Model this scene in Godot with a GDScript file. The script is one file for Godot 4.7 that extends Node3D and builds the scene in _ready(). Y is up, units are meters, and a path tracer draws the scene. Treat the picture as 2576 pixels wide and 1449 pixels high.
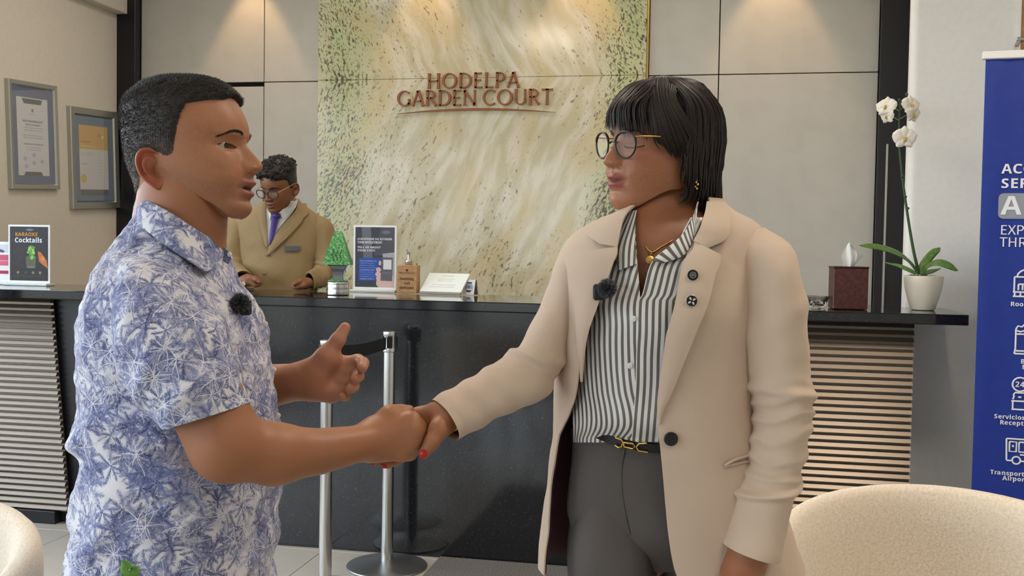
extends Node3D
# A hotel lobby: a man and a woman shake hands in front of a reception counter with a backlit marble panel.
# Units are metres; the camera stands at the origin's plumb line, the back wall is at z = -6.2.

const F_PX := 2600.0            # focal length in pixels of a 2576 x 1449 frame
var cam: Camera3D
var taken := {}
var rng := RandomNumberGenerator.new()
var no_fn: Callable             # stands for «no function given»
var M := {}                     # shared materials

class Mb:
	var v := PackedVector3Array()
	var n := PackedVector3Array()
	var uv := PackedVector2Array()
	var c := PackedColorArray()
	var ix := PackedInt32Array()
	var colored := false
	var tint := Color.WHITE

	func put(p: Vector3, nn: Vector3, t := Vector2.ZERO) -> int:
		v.append(p); n.append(nn); uv.append(t); c.append(tint)
		return v.size() - 1

	func tri(a: int, b: int, d: int) -> void:
		# clockwise seen from outside
		var cr := (v[b] - v[a]).cross(v[d] - v[a])
		if cr.dot(n[a] + n[b] + n[d]) > 0.0:
			ix.append(a); ix.append(d); ix.append(b)
		else:
			ix.append(a); ix.append(b); ix.append(d)

	func face(pts: Array, nn: Vector3, uvs: Array = []) -> void:
		var first := v.size()
		for i in pts.size():
			put(pts[i], nn, uvs[i] if uvs.size() else Vector2(pts[i].x, -pts[i].y))
		for i in range(1, pts.size() - 1):
			tri(first, first + i, first + i + 1)

	# P: nu*nv points, row-major (j rows of nu). cu / cv: closed in u / v.
	func grid(P: PackedVector3Array, nu: int, nv: int, cu := false, cv := false, out := Vector3.ZERO, uvs := PackedVector2Array(), cols := PackedColorArray(), flip := 0) -> int:
		var N := PackedVector3Array()
		N.resize(nu * nv)
		var cen := Vector3.ZERO
		for p in P: cen += p
		cen /= P.size()
		var score := 0.0
		for j in nv:
			var rc := Vector3.ZERO
			if cu:
				for i in nu: rc += P[j * nu + i]
				rc /= nu
			for i in nu:
				var i0 := (i - 1 + nu) % nu if cu else maxi(i - 1, 0)
				var i1 := (i + 1) % nu if cu else mini(i + 1, nu - 1)
				var j0 := (j - 1 + nv) % nv if cv else maxi(j - 1, 0)
				var j1 := (j + 1) % nv if cv else mini(j + 1, nv - 1)
				var du := P[j * nu + i1] - P[j * nu + i0]
				var dv := P[j1 * nu + i] - P[j0 * nu + i]
				var cr := du.cross(dv)
				var l := cr.length()
				if l > 1e-12:
					cr /= l
				N[j * nu + i] = cr
				if out != Vector3.ZERO:
					score += cr.dot(out)
				elif cu:
					score += cr.dot(P[j * nu + i] - rc)
				else:
					score += cr.dot(P[j * nu + i] - cen)
		if flip != 0:
			score = float(flip)
		if score < 0.0:
			for i in N.size(): N[i] = -N[i]
		var first := v.size()
		var hc := cols.size() > 0
		if hc: colored = true
		for k in P.size():
			v.append(P[k])
			var nn := N[k]
			if nn == Vector3.ZERO:
				nn = (P[k] - cen).normalized()
			n.append(nn)
			uv.append(uvs[k] if uvs.size() else Vector2.ZERO)
			c.append(cols[k] if hc else tint)
		var mu := nu if cu else nu - 1
		var mv := nv if cv else nv - 1
		for j in mv:
			for i in mu:
				var a := first + j * nu + i
				var b := first + j * nu + (i + 1) % nu
				var d := first + ((j + 1) % nv) * nu + i
				var e := first + ((j + 1) % nv) * nu + (i + 1) % nu
				tri(a, b, e)
				tri(a, e, d)
		return first

	func fan(P: Array, nn: Vector3) -> void:
		var cen := Vector3.ZERO
		for p in P: cen += p
		cen /= P.size()
		var k := put(cen, nn)
		var first := v.size()
		for p in P: put(p, nn)
		for i in P.size():
			tri(k, first + i, first + (i + 1) % P.size())

	# chamfered box: size s around centre o, turned by b
	func box(o: Vector3, s: Vector3, bev := 0.003, b := Basis.IDENTITY) -> void:
		var h := s * 0.5
		bev = minf(bev, minf(h.x, minf(h.y, h.z)) * 0.9)
		if bev <= 0.0:
			bev = 0.00001
		for ax in 3:
			for sg: float in [-1.0, 1.0]:
				var nn := Vector3.ZERO
				nn[ax] = sg
				var a1 := (ax + 1) % 3
				var a2 := (ax + 2) % 3
				var q := []
				var uvq := []
				for k in [[-1, -1], [1, -1], [1, 1], [-1, 1]]:
					var p := Vector3.ZERO
					p[ax] = sg * h[ax]
					p[a1] = k[0] * (h[a1] - bev)
					p[a2] = k[1] * (h[a2] - bev)
					q.append(o + b * p)
					uvq.append(Vector2(p.x + p.z, -p.y) if ax != 1 else Vector2(p.x, p.z))
				face(q, b * nn, uvq)
		for ax in 3:
			var a1 := (ax + 1) % 3
			var a2 := (ax + 2) % 3
			for s1: float in [-1.0, 1.0]:
				for s2: float in [-1.0, 1.0]:
					var q := []
					for k in [[-1, 0], [1, 0], [1, 1], [-1, 1]]:
						var p := Vector3.ZERO
						p[ax] = k[0] * (h[ax] - bev)
						p[a1] = s1 * (h[a1] - (bev if k[1] == 0 else 0.0))
						p[a2] = s2 * (h[a2] - (bev if k[1] == 1 else 0.0))
						q.append(o + b * p)
					var nn := Vector3.ZERO
					nn[a1] = s1
					nn[a2] = s2
					face(q, (b * nn).normalized())
		for sx: float in [-1.0, 1.0]:
			for sy: float in [-1.0, 1.0]:
				for sz: float in [-1.0, 1.0]:
					var q := []
					for ax in 3:
						var p := Vector3(sx * (h.x - bev), sy * (h.y - bev), sz * (h.z - bev))
						p[ax] += [sx, sy, sz][ax] * bev
						q.append(o + b * p)
					face(q, (b * Vector3(sx, sy, sz)).normalized())

	# profile: Vector2(radius, height) from bottom to top, turned round the y axis of (o, b)
	func lathe(prof: Array, segs := 32, o := Vector3.ZERO, b := Basis.IDENTITY) -> void:
		var P := PackedVector3Array()
		for q in prof:
			for i in segs:
				var a := TAU * i / segs
				P.append(o + b * Vector3(q.x * cos(a), q.y, q.x * sin(a)))
		grid(P, segs, prof.size(), true)

	# a tube through pts with radii (float or Vector2: side, up)
	func tube(pts: Array, radii: Array, segs := 10, caps := true, up0 := Vector3.ZERO) -> void:
		var P := PackedVector3Array()
		var UV := PackedVector2Array()
		var up := up0
		var first_ring := []
		var last_ring := []
		var run := 0.0
		var t0 := Vector3.ZERO
		var t1 := Vector3.ZERO
		for j in pts.size():
			var t: Vector3 = (pts[mini(j + 1, pts.size() - 1)] - pts[maxi(j - 1, 0)]).normalized()
			if up == Vector3.ZERO:
				up = Vector3.UP if absf(t.y) < 0.9 else Vector3.RIGHT
			var side := t.cross(up).normalized()
			up = side.cross(t).normalized()
			var r = radii[mini(j, radii.size() - 1)]
			var ra: float = r.x if r is Vector2 else r
			var rb: float = r.y if r is Vector2 else r
			if j > 0: run += pts[j].distance_to(pts[j - 1])
			for i in segs:
				var a := TAU * i / segs
				var p: Vector3 = pts[j] + side * cos(a) * ra + up * sin(a) * rb
				P.append(p)
				UV.append(Vector2(float(i) / segs, run))
				if j == 0: first_ring.append(p)
				if j == pts.size() - 1: last_ring.append(p)
			if j == 0: t0 = -t
			t1 = t
		grid(P, segs, pts.size(), true, false, Vector3.ZERO, UV)
		if caps:
			fan(first_ring, t0)
			fan(last_ring, t1)

	func ball(o: Vector3, r: Vector3, b := Basis.IDENTITY, nu := 16, nv := 10) -> void:
		var P := PackedVector3Array()
		for j in nv:
			var ph := PI * j / (nv - 1) - PI / 2
			for i in nu:
				var a := TAU * i / nu
				P.append(o + b * Vector3(r.x * cos(ph) * cos(a), r.y * sin(ph), r.z * cos(ph) * sin(a)))
		grid(P, nu, nv, true)

	# outline in the xy plane of (o, b), from z = 0 to z = depth
	func prism(poly: PackedVector2Array, depth: float, o := Vector3.ZERO, b := Basis.IDENTITY, uvs := 1.0) -> void:
		var t := Geometry2D.triangulate_polygon(poly)
		for side in 2:
			var nn := b * Vector3(0, 0, 1 if side else -1)
			var first := v.size()
			for q in poly:
				put(o + b * Vector3(q.x, q.y, depth * side), nn, Vector2(q.x, -q.y) * uvs)
			for k in range(0, t.size(), 3):
				tri(first + t[k], first + t[k + 1], first + t[k + 2])
		var cw := 1.0 if Geometry2D.is_polygon_clockwise(poly) else -1.0
		for i in poly.size():
			var p := poly[i]
			var q := poly[(i + 1) % poly.size()]
			var e := (q - p).normalized()
			var nn := b * (Vector3(-e.y, e.x, 0) * cw)
			face([o + b * Vector3(p.x, p.y, 0), o + b * Vector3(q.x, q.y, 0), o + b * Vector3(q.x, q.y, depth), o + b * Vector3(p.x, p.y, depth)], nn)

	func mesh() -> ArrayMesh:
		var a := []
		a.resize(Mesh.ARRAY_MAX)
		a[Mesh.ARRAY_VERTEX] = v
		a[Mesh.ARRAY_NORMAL] = n
		a[Mesh.ARRAY_TEX_UV] = uv
		if colored or tint != Color.WHITE:
			a[Mesh.ARRAY_COLOR] = c
		a[Mesh.ARRAY_INDEX] = ix
		var m := ArrayMesh.new()
		m.add_surface_from_arrays(Mesh.PRIMITIVE_TRIANGLES, a)
		return m

# ---- naming and parenting
func numbered(called: String) -> String:
	if not taken.has(called):
		taken[called] = 0
		return called
	taken[called] += 1
	return "%s_%03d" % [called, taken[called]]

func tag(o: Node, label := "", category := "", group := "", kind := "") -> Node:
	if label: o.set_meta("label", label)
	if category: o.set_meta("category", category)
	if group: o.set_meta("group", group)
	if kind: o.set_meta("kind", kind)
	return o

func thing(called: String, label: String, category: String, at_ := Vector3.ZERO, turn := 0.0, group := "") -> Node3D:
	var o := Node3D.new()
	o.name = numbered(called)
	add_child(o)
	o.position = at_
	o.rotation.y = turn
	tag(o, label, category, group)
	return o

func part(called: String, m, mat: Material, parent: Node, label := "") -> MeshInstance3D:
	var o := MeshInstance3D.new()
	var me: Mesh = m.mesh() if m is Mb else m
	o.mesh = me
	o.material_override = mat
	o.name = numbered(called) if parent == self else called
	parent.add_child(o, true)
	if label: o.set_meta("label", label)
	return o

func struct(called: String, m, mat: Material, parent: Node = self) -> MeshInstance3D:
	var o := part(called, m, mat, parent)
	if parent == self: o.set_meta("kind", "structure")
	return o

# ---- materials
func mat(col: Color, rough := 0.6, metal := 0.0) -> StandardMaterial3D:
	var m := StandardMaterial3D.new()
	m.albedo_color = col
	m.roughness = rough
	m.metallic = metal
	return m

func hexm(h: String, rough := 0.6, metal := 0.0) -> StandardMaterial3D:
	return mat(Color(h), rough, metal)

func noise(seed_: int, freq: float, oct := 3, kind := FastNoiseLite.TYPE_SIMPLEX_SMOOTH) -> FastNoiseLite:
	var f := FastNoiseLite.new()
	f.seed = seed_
	f.frequency = freq
	f.noise_type = kind
	f.fractal_octaves = oct
	return f

func noise_tex(seed_: int, freq: float, ramp: Array, size := 512, as_normal := false, bump := 4.0, oct := 4) -> NoiseTexture2D:
	var t := NoiseTexture2D.new()
	t.width = size
	t.height = size
	t.seamless = true
	t.noise = noise(seed_, freq, oct)
	if as_normal:
		t.as_normal_map = true
		t.bump_strength = bump
	elif ramp.size():
		var g := Gradient.new()
		var offs := PackedFloat32Array()
		var cols := PackedColorArray()
		for r in ramp:
			offs.append(r[0]); cols.append(r[1])
		g.offsets = offs
		g.colors = cols
		t.color_ramp = g
	return t

func grained(col: Color, var_: float, rough: float, seed_: int, scale_: float, freq := 0.02) -> StandardMaterial3D:
	# a plain material with a fine grain in its colour, laid on in world metres
	var m := mat(Color.WHITE, rough)
	m.albedo_texture = noise_tex(seed_, freq, [[0.0, col.darkened(var_)], [0.5, col], [1.0, col.lightened(var_)]], 256)
	m.uv1_triplanar = true
	m.uv1_scale = Vector3.ONE * scale_
	return m

# ---- places
func at(px: float, py: float, d: float) -> Vector3:
	return cam.transform * Vector3((px - 1288.0) / F_PX * d, -(py - 724.5) / F_PX * d, -d)

func lerp_table(t: Array, x: float, col: int) -> float:
	# t: rows sorted by column 0; smooth (Catmull-Rom) interpolation of column col
	var k := t.size()
	if x <= t[0][0]: return t[0][col]
	if x >= t[k - 1][0]: return t[k - 1][col]
	var i := 0
	while i < k - 2 and x > t[i + 1][0]: i += 1
	var x0: float = t[i][0]
	var x1: float = t[i + 1][0]
	var u := (x - x0) / (x1 - x0)
	var p1: float = t[i][col]
	var p2: float = t[i + 1][col]
	var m1: float
	var m2: float
	if i > 0: m1 = (p2 - t[i - 1][col]) / (x1 - t[i - 1][0]) * (x1 - x0)
	else: m1 = p2 - p1
	if i < k - 2: m2 = (t[i + 2][col] - p1) / (t[i + 2][0] - x0) * (x1 - x0)
	else: m2 = p2 - p1
	var u2 := u * u
	var u3 := u2 * u
	return p1 * (2 * u3 - 3 * u2 + 1) + m1 * (u3 - 2 * u2 + u) + p2 * (-2 * u3 + 3 * u2) + m2 * (u3 - u2)

func curve_pts(ctrl: Array, count: int) -> Array:
	# Catmull-Rom through ctrl (floats, Vector2 or Vector3), count points
	var out := []
	var k := ctrl.size()
	for s in count:
		var f := float(s) / (count - 1) * (k - 1)
		var i := mini(int(f), k - 2)
		var u := f - i
		var p1 = ctrl[i]
		var p2 = ctrl[i + 1]
		var p0 = ctrl[i - 1] if i > 0 else p1 * 2.0 - p2
		var p3 = ctrl[i + 2] if i + 2 < k else p2 * 2.0 - p1
		out.append(p1 * 1.0 + (p2 - p0) * (0.5 * u) + (p0 * 2.0 - p1 * 5.0 + p2 * 4.0 - p3) * (0.5 * u * u) + (p1 * 3.0 - p0 - p2 * 3.0 + p3) * (0.5 * u * u * u))
	return out

func text_mesh(s: String, h: float, bold := true, depth := 0.0006, font := "Droid Sans") -> TextMesh:
	var f := SystemFont.new()
	f.font_names = PackedStringArray([font])
	f.font_weight = 700 if bold else 400
	var t := TextMesh.new()
	t.font = f
	t.text = s
	t.font_size = 32
	t.pixel_size = h / 23.0      # h: height of a capital
	t.depth = depth
	t.curve_step = 1.0
	t.horizontal_alignment = HORIZONTAL_ALIGNMENT_LEFT
	t.vertical_alignment = VERTICAL_ALIGNMENT_BOTTOM
	return t

func write(parent: Node, s: String, h: float, pos: Vector3, m: Material, bold := true, squeeze := 1.0, b := Basis.IDENTITY, font := "Droid Sans", centre := false) -> MeshInstance3D:
	var t := text_mesh(s, h, bold, 0.0008, font)
	if centre: t.horizontal_alignment = HORIZONTAL_ALIGNMENT_CENTER
	var o := part("lettering", t, m, parent)
	# the mesh hangs from its line's descent: bring its baseline to pos
	o.transform = Transform3D(b * Basis.from_scale(Vector3(squeeze, 1, 1)), pos - b.y * (h * 0.33))
	return o
# ------------------------------------------------------------------ scene
func _ready() -> void:
	rng.seed = 7
	cam = Camera3D.new()
	cam.name = "camera"
	cam.position = Vector3(0, 1.32, 0)
	cam.rotation_degrees = Vector3(-2.12, 11.32, 0.95)
	cam.fov = rad_to_deg(2.0 * atan(724.5 / F_PX))
	cam.near = 0.05
	add_child(cam)
	cam.current = true

	var env := Environment.new()
	var sky_m := ProceduralSkyMaterial.new()
	sky_m.sky_top_color = Color(0.80, 0.87, 0.94)
	sky_m.sky_horizon_color = Color(0.93, 0.96, 0.98)
	sky_m.ground_bottom_color = Color(0.42, 0.43, 0.42)
	sky_m.ground_horizon_color = Color(0.62, 0.64, 0.64)
	sky_m.sky_energy_multiplier = 1.0
	var sky := Sky.new()
	sky.sky_material = sky_m
	env.background_mode = Environment.BG_SKY
	env.sky = sky
	env.background_energy_multiplier = SKY_ENERGY
	env.tonemap_mode = Environment.TONE_MAPPER_LINEAR
	env.tonemap_exposure = 0.9
	env.sdfgi_enabled = true
	env.ssao_enabled = true
	env.ssil_enabled = true
	var we := WorldEnvironment.new()
	we.name = "world_environment"
	we.environment = env
	add_child(we)

	make_materials()
	build_room()
	build_lamps()
	build_counter()
	build_back_wall()
	build_left_wall_things()
	build_counter_things()
	build_right_things()
	build_floor_things()
	build_people()

const SKY_ENERGY := 8.0
const LAMP_WARM := Color(1.0, 0.80, 0.58)
const LAMP_SOFT := Color(1.0, 0.94, 0.87)

func make_materials() -> void:
	M.panel = grained(Color("b9b8b1"), 0.03, 0.55, 3, 1.3, 0.012)
	M.wall = grained(Color("d6d0c5"), 0.02, 0.8, 4, 2.0, 0.05)
	M.white_wall = grained(Color("efefeb"), 0.015, 0.75, 5, 2.0, 0.05)
	M.ceiling = grained(Color("e6e2da"), 0.01, 0.9, 6, 1.0)
	M.black = mat(Color("0c0e14"), 0.32)
	M.black_panel = mat(Color("17181e"), 0.38)
	M.void = mat(Color("040405"), 0.9)
	M.tile = grained(Color("b9b3a8"), 0.03, 0.28, 8, 1.5)
	M.grout = mat(Color("a9a398"), 0.9)
	M.rug = grained(Color("6a6560"), 0.35, 0.95, 9, 9.0, 0.06)
	M.steel = mat(Color("c9c9c8"), 0.22, 1.0)
	M.steel_rough = mat(Color("b4b4b2"), 0.38, 1.0)
	M.alu = mat(Color("b9bab4"), 0.34, 0.9)
	M.bronze = mat(Color("8a5638"), 0.48, 0.45)
	M.brass = mat(Color("a98a4f"), 0.35, 0.9)
	M.gold = mat(Color("d9b163"), 0.25, 1.0)
	M.white = mat(Color("e9e9e6"), 0.5)
	M.paper = mat(Color("dedede"), 0.7)
	M.ink = mat(Color("2a2a2c"), 0.8)
	M.black_plastic = mat(Color("101012"), 0.35)
	M.glass = mat(Color(0.94, 0.97, 0.96, 0.08), 0.03)
	M.glass.transparency = BaseMaterial3D.TRANSPARENCY_ALPHA
	# polished black granite with fine grey and white crystals
	M.granite = mat(Color.WHITE, 0.10)
	M.granite.albedo_texture = ImageTexture.create_from_image(granite_image())
	M.granite.uv1_triplanar = true
	M.granite.uv1_scale = Vector3.ONE * 0.9
	M.granite.metallic_specular = 0.55
	M.slab = M.granite.duplicate()
	M.slab.roughness = 0.07
	M.rib = mat(Color("7a6f63"), 0.34, 0.85)
	# fabric of the tub chairs
	M.chair = mat(Color.WHITE, 0.95)
	M.chair.albedo_texture = noise_tex(31, 0.09, [[0.0, Color("c7b299")], [0.35, Color("dccdb8")], [0.6, Color("e6dac8")], [1.0, Color("f0e8db")]], 512, false, 4.0, 5)
	M.chair.uv1_triplanar = true
	M.chair.uv1_scale = Vector3.ONE * 3.0
	M.chair.normal_enabled = true
	M.chair.normal_texture = noise_tex(32, 0.16, [], 512, true, 3.0)
	M.chair.normal_scale = 0.2
	M.chair.rim_enabled = true
	M.chair.rim = 0.3

func granite_image() -> Image:
	var w := 768
	var im := Image.create_empty(w, w, false, Image.FORMAT_RGB8)
	im.fill(Color("1a1b1e"))
	var r := RandomNumberGenerator.new()
	r.seed = 5
	for k in 26000:
		var g := r.randf()
		var v := 0.07 + 0.10 * g * g
		if r.randf() < 0.05: v = 0.22 + 0.18 * r.randf()
		var sz := r.randi_range(1, 4) if v < 0.2 else r.randi_range(1, 2)
		im.fill_rect(Rect2i(r.randi_range(0, w - 1), r.randi_range(0, w - 1), sz, maxi(1, sz - r.randi_range(0, 1))), Color(v, v * 1.01, v * 1.03))
	return im

# ------------------------------------------------------------------ room shell
func slab_box(lo: Vector3, hi: Vector3, bev := 0.0) -> Mb:
	var b := Mb.new()
	b.box((lo + hi) / 2, hi - lo, bev)
	return b

func build_room() -> void:
	struct("floor", slab_box(Vector3(-4.2, -0.15, -6.5), Vector3(4.6, -0.012, 4.6)), M.grout)
	var fl: Node = get_node("floor")
	for i in 14:
		for j in 11:
			var x0 := -4.06 + i * 0.6
			var z0 := -6.0 + j * 0.6
			if x0 + 0.6 < -3.3 and z0 < -5.0: continue
			part("tile", slab_box(Vector3(x0 + 0.0015, -0.011, z0 + 0.0015), Vector3(x0 + 0.5985, 0, z0 + 0.5985), 0.0012), M.tile, fl)
	struct("ceiling", slab_box(Vector3(-4.2, 3.3, -6.5), Vector3(4.6, 3.45, 4.6)), M.ceiling)
	struct("wall_left", slab_box(Vector3(-4.1, 0, -6.3), Vector3(-3.876, 3.3, -4.7)), M.wall)
	struct("trim_1", slab_box(Vector3(-3.876, 2.805, -6.195), Vector3(-3.80, 3.3, -4.7), 0.004), M.wall)
	struct("wall_right", slab_box(Vector3(4.2, 0, -6.3), Vector3(4.4, 3.3, 4.4)), M.white_wall)
	# the white wall block to the right of the counter, with a rounded corner
	var b := Mb.new()
	var poly := PackedVector2Array([Vector2(4.2, 6.2), Vector2(1.02, 6.2), Vector2(0.785, 4.76)])
	for k in 7:
		var a := PI - 0.2 + (PI / 2 + 0.2) * k / 6.0
		poly.append(Vector2(0.815 + 0.03 * cos(a), 4.73 + 0.03 * sin(a)))
	poly.append(Vector2(4.2, 4.70))
	b.prism(poly, 3.3, Vector3.ZERO, Basis(Vector3.RIGHT, Vector3(0, 0, -1), Vector3.UP))
	struct("wall_front_right", b, M.white_wall)
	# glazed wall to the left and a smaller glazed opening behind the camera: daylight
	struct("wall_sill_left", slab_box(Vector3(-4.1, 0, -4.7), Vector3(-3.876, 0.3, 4.4)), M.white_wall)
	struct("wall_head_left", slab_box(Vector3(-4.1, 2.9, -4.7), Vector3(-3.876, 3.3, 4.4)), M.white_wall)
	var win := struct("window_1", slab_box(Vector3(-4.025, 0.30, -4.7), Vector3(-3.935, 0.365, 4.4), 0.004), M.black)
	part("head_rail", slab_box(Vector3(-4.025, 2.825, -4.7), Vector3(-3.935, 2.90, 4.4), 0.004), M.black, win)
	for k in 7:
		part("mullion", slab_box(Vector3(-4.025, 0.365, -4.70 + k * 1.49), Vector3(-3.935, 2.825, -4.61 + k * 1.49), 0.004), M.black, win)
	for k in 6:
		part("pane", slab_box(Vector3(-3.985, 0.365, -4.61 + k * 1.49), Vector3(-3.979, 2.825, -3.21 + k * 1.49)), M.glass, win)
	struct("wall_rear_head", slab_box(Vector3(-4.1, 2.75, 4.2), Vector3(4.4, 3.3, 4.4)), M.white_wall)
	struct("wall_rear_right", slab_box(Vector3(-1.9, 0, 4.2), Vector3(4.4, 2.75, 4.4)), M.white_wall)
	struct("wall_rear_sill", slab_box(Vector3(-4.1, 0, 4.2), Vector3(-1.9, 0.25, 4.4)), M.white_wall)
	var win2 := struct("window_2", slab_box(Vector3(-4.1, 0.25, 4.24), Vector3(-1.9, 0.33, 4.36), 0.004), M.black)
	part("head_rail", slab_box(Vector3(-4.1, 2.67, 4.24), Vector3(-1.9, 2.75, 4.36), 0.004), M.black, win2)
	for x: float in [-3.67, -3.18, -1.96]:
		part("mullion", slab_box(Vector3(x - 0.11, 0.33, 4.24), Vector3(x + 0.11 if x < -2.0 else x + 0.06, 2.67, 4.36), 0.004), M.black, win2)
	for q in [[-4.05, -3.78], [-3.56, -3.29], [-3.07, -2.07]]:
		part("pane", slab_box(Vector3(q[0], 0.33, 4.297), Vector3(q[1], 2.67, 4.303)), M.glass, win2)

func lamp_panel(x: float, z: float, sx: float, sz: float, energy: float, where: String) -> void:
	var t := thing("ceiling_light", "square recessed ceiling light panel " + where, "light", Vector3(x, 3.3, z), 0.0, "recessed ceiling panels")
	var fr := Mb.new()
	for s: float in [-1.0, 1.0]:
		fr.box(Vector3(s * (sx / 2 + 0.015), -0.008, 0), Vector3(0.03, 0.016, sz + 0.06), 0.002)
		fr.box(Vector3(0, -0.008, s * (sz / 2 + 0.015)), Vector3(sx, 0.016, 0.03), 0.002)
	part("frame", fr, M.white, t)
	var d := Mb.new()
	d.box(Vector3(0, -0.004, 0), Vector3(sx, 0.008, sz), 0.001)
	var dm := mat(Color("fff4e4"), 0.6)
	dm.emission_enabled = true
	dm.emission = LAMP_SOFT
	dm.emission_energy_multiplier = 1.5
	part("diffuser", d, dm, t)
	var l := AreaLight3D.new()
	l.name = "panel_light"
	l.area_size = Vector2(sx, sz)
	l.light_color = LAMP_SOFT
	l.light_energy = energy
	l.rotation.x = -PI / 2
	l.position = Vector3(0, -0.03, 0)
	l.shadow_enabled = true
	l.area_range = 14.0
	l.area_attenuation = 2.0
	t.add_child(l)

func downlight(x: float, z: float, energy: float, where: String, tilt := 0.0, angle := 29.0) -> void:
	var t := thing("downlight", "small round recessed downlight " + where, "light", Vector3(x, 3.3, z), 0.0, "downlights along the back wall")
	var rg := Mb.new()
	rg.lathe([Vector2(0.045, -0.001), Vector2(0.06, -0.001), Vector2(0.06, -0.008), Vector2(0.05, -0.012), Vector2(0.043, -0.010), Vector2(0.045, -0.001)], 24)
	part("ring", rg, M.white, t)
	var d := Mb.new()
	d.lathe([Vector2(0.0, -0.006), Vector2(0.043, -0.006), Vector2(0.043, -0.002), Vector2(0.0, -0.002)], 24)
	var dm := mat(Color("fff0d8"), 0.6)
	dm.emission_enabled = true
	dm.emission = LAMP_WARM
	dm.emission_energy_multiplier = 4.0
	part("lens", d, dm, t)
	var l := SpotLight3D.new()
	l.name = "downlight_beam"
	l.light_color = LAMP_WARM
	l.light_energy = energy
	l.spot_angle = angle
	l.spot_range = 8.0
	l.spot_attenuation = 2.0
	l.spot_angle_attenuation = 0.35
	l.light_size = 0.04
	l.rotation.x = -PI / 2 - tilt
	l.position = Vector3(0, -0.02, 0)
	l.shadow_enabled = true
	t.add_child(l)

func build_lamps() -> void:
	lamp_panel(-1.6, -2.9, 0.6, 0.6, 3.0, "over the stanchions, on the man's side")
	lamp_panel(0.8, -2.3, 0.6, 0.6, 3.4, "over the floor mat, on the woman's side")
	lamp_panel(-1.6, 0.4, 0.6, 0.6, 0.9, "behind the camera, nearer the glazed wall")
	lamp_panel(1.3, 0.2, 0.6, 0.6, 2.0, "behind the camera, nearer the white wall")
	lamp_panel(-2.6, -5.0, 0.6, 0.6, 1.25, "added unseen over the left counter end to brighten the back wall")  # added lamp, out of view: lifts the walls behind the counter
	lamp_panel(-0.2, -5.0, 0.6, 0.6, 1.25, "added unseen over the right counter end to brighten the back wall")  # its added partner, there only to brighten the back wall
	downlight(-2.95, -6.03, 0.9, "above the beige panels left of the marble")
	downlight(-1.79, -6.03, 0.9, "above the left half of the marble")
	downlight(-0.85, -6.03, 0.9, "above the right half of the marble")
	downlight(0.28, -6.03, 0.9, "above the beige panels right of the marble")

# ------------------------------------------------------------------ counter
func build_counter() -> void:
	var t := thing("reception_counter", "long dark granite reception counter with ribbed ends and polished top", "counter", Vector3(-1.45, 0, -4.55))
	var o := -t.position
	var top := Mb.new()
	var poly := PackedVector2Array([Vector2(-3.872, 4.95), Vector2(-3.872, 4.20), Vector2(0.925, 4.20), Vector2(0.937, 4.205), Vector2(0.942, 4.217), Vector2(0.942, 4.69), Vector2(0.76, 4.69), Vector2(0.76, 4.95)])
	top.prism(poly, 0.033, o + Vector3(0, 1.063, 0), Basis(Vector3.RIGHT, Vector3(0, 0, -1), Vector3.UP))
	for k in 2:
		top.box(o + Vector3(-1.464, 1.0615 if k == 0 else 1.0975, -4.4525), Vector3(4.806, 0.005, 0.50), 0.0024)
	part("top_slab", top, M.slab, t, "polished black granite slab")
	var body := Mb.new()
	body.box(o + Vector3(-1.05, 0.53, -4.43), Vector3(2.24, 1.06, 0.40), 0.004)
	part("front_panel", body, M.granite, t)
	var back := Mb.new()
	back.box(o + Vector3(-1.6, 0.52, -4.75), Vector3(4.5, 1.04, 0.20), 0.004)
	part("rear_panel", back, M.black_panel, t)
	var shade := Mb.new()
	shade.box(o + Vector3(-2.55, 0.53, -4.48), Vector3(1.10, 1.05, 0.30), 0.003)
	part("recess_panel", shade, M.black_panel, t)
	# ridges: one V-shaped batten after another, slanted end on the left
	var pitch := 0.0285
	for k in 35:
		var y0 := 1.055 - pitch * k
		var y1 := y0 - pitch
		if y1 < 0.055: break
		var xr := -3.045 + 0.09 * (1.055 - y0)
		part("ridge", ridge(-3.87, xr, y0, y1, o), M.rib, t)
		part("ridge", ridge(0.02, 0.757, y0, y1, o), M.rib, t)
	var pl := Mb.new()
	pl.box(o + Vector3(-3.45, 0.03, -4.43), Vector3(0.86, 0.06, 0.30), 0.003)
	part("plinth", pl, M.black_panel, t)
	pl = Mb.new()
	pl.box(o + Vector3(0.39, 0.03, -4.43), Vector3(0.72, 0.06, 0.30), 0.003)
	part("plinth", pl, M.black_panel, t)

func ridge(x0: float, x1: float, y0: float, y1: float, o: Vector3) -> Mb:
	var b := Mb.new()
	var ym := (y0 + y1) / 2 - 0.002
	var poly := PackedVector2Array([Vector2(0, y0), Vector2(0.0105, ym + 0.0006), Vector2(0.0100, ym - 0.0010), Vector2(-0.016, ym - 0.0030), Vector2(-0.016, y1), Vector2(-0.02, y1), Vector2(-0.02, y0)])
	# local x of the outline points towards the room, local y up, extruded along the counter
	b.prism(poly, x1 - x0, o + Vector3(x0, 0, -4.29), Basis(Vector3(0, 0, 1), Vector3(0, 1, 0), Vector3(1, 0, 0)))
	return b

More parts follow.
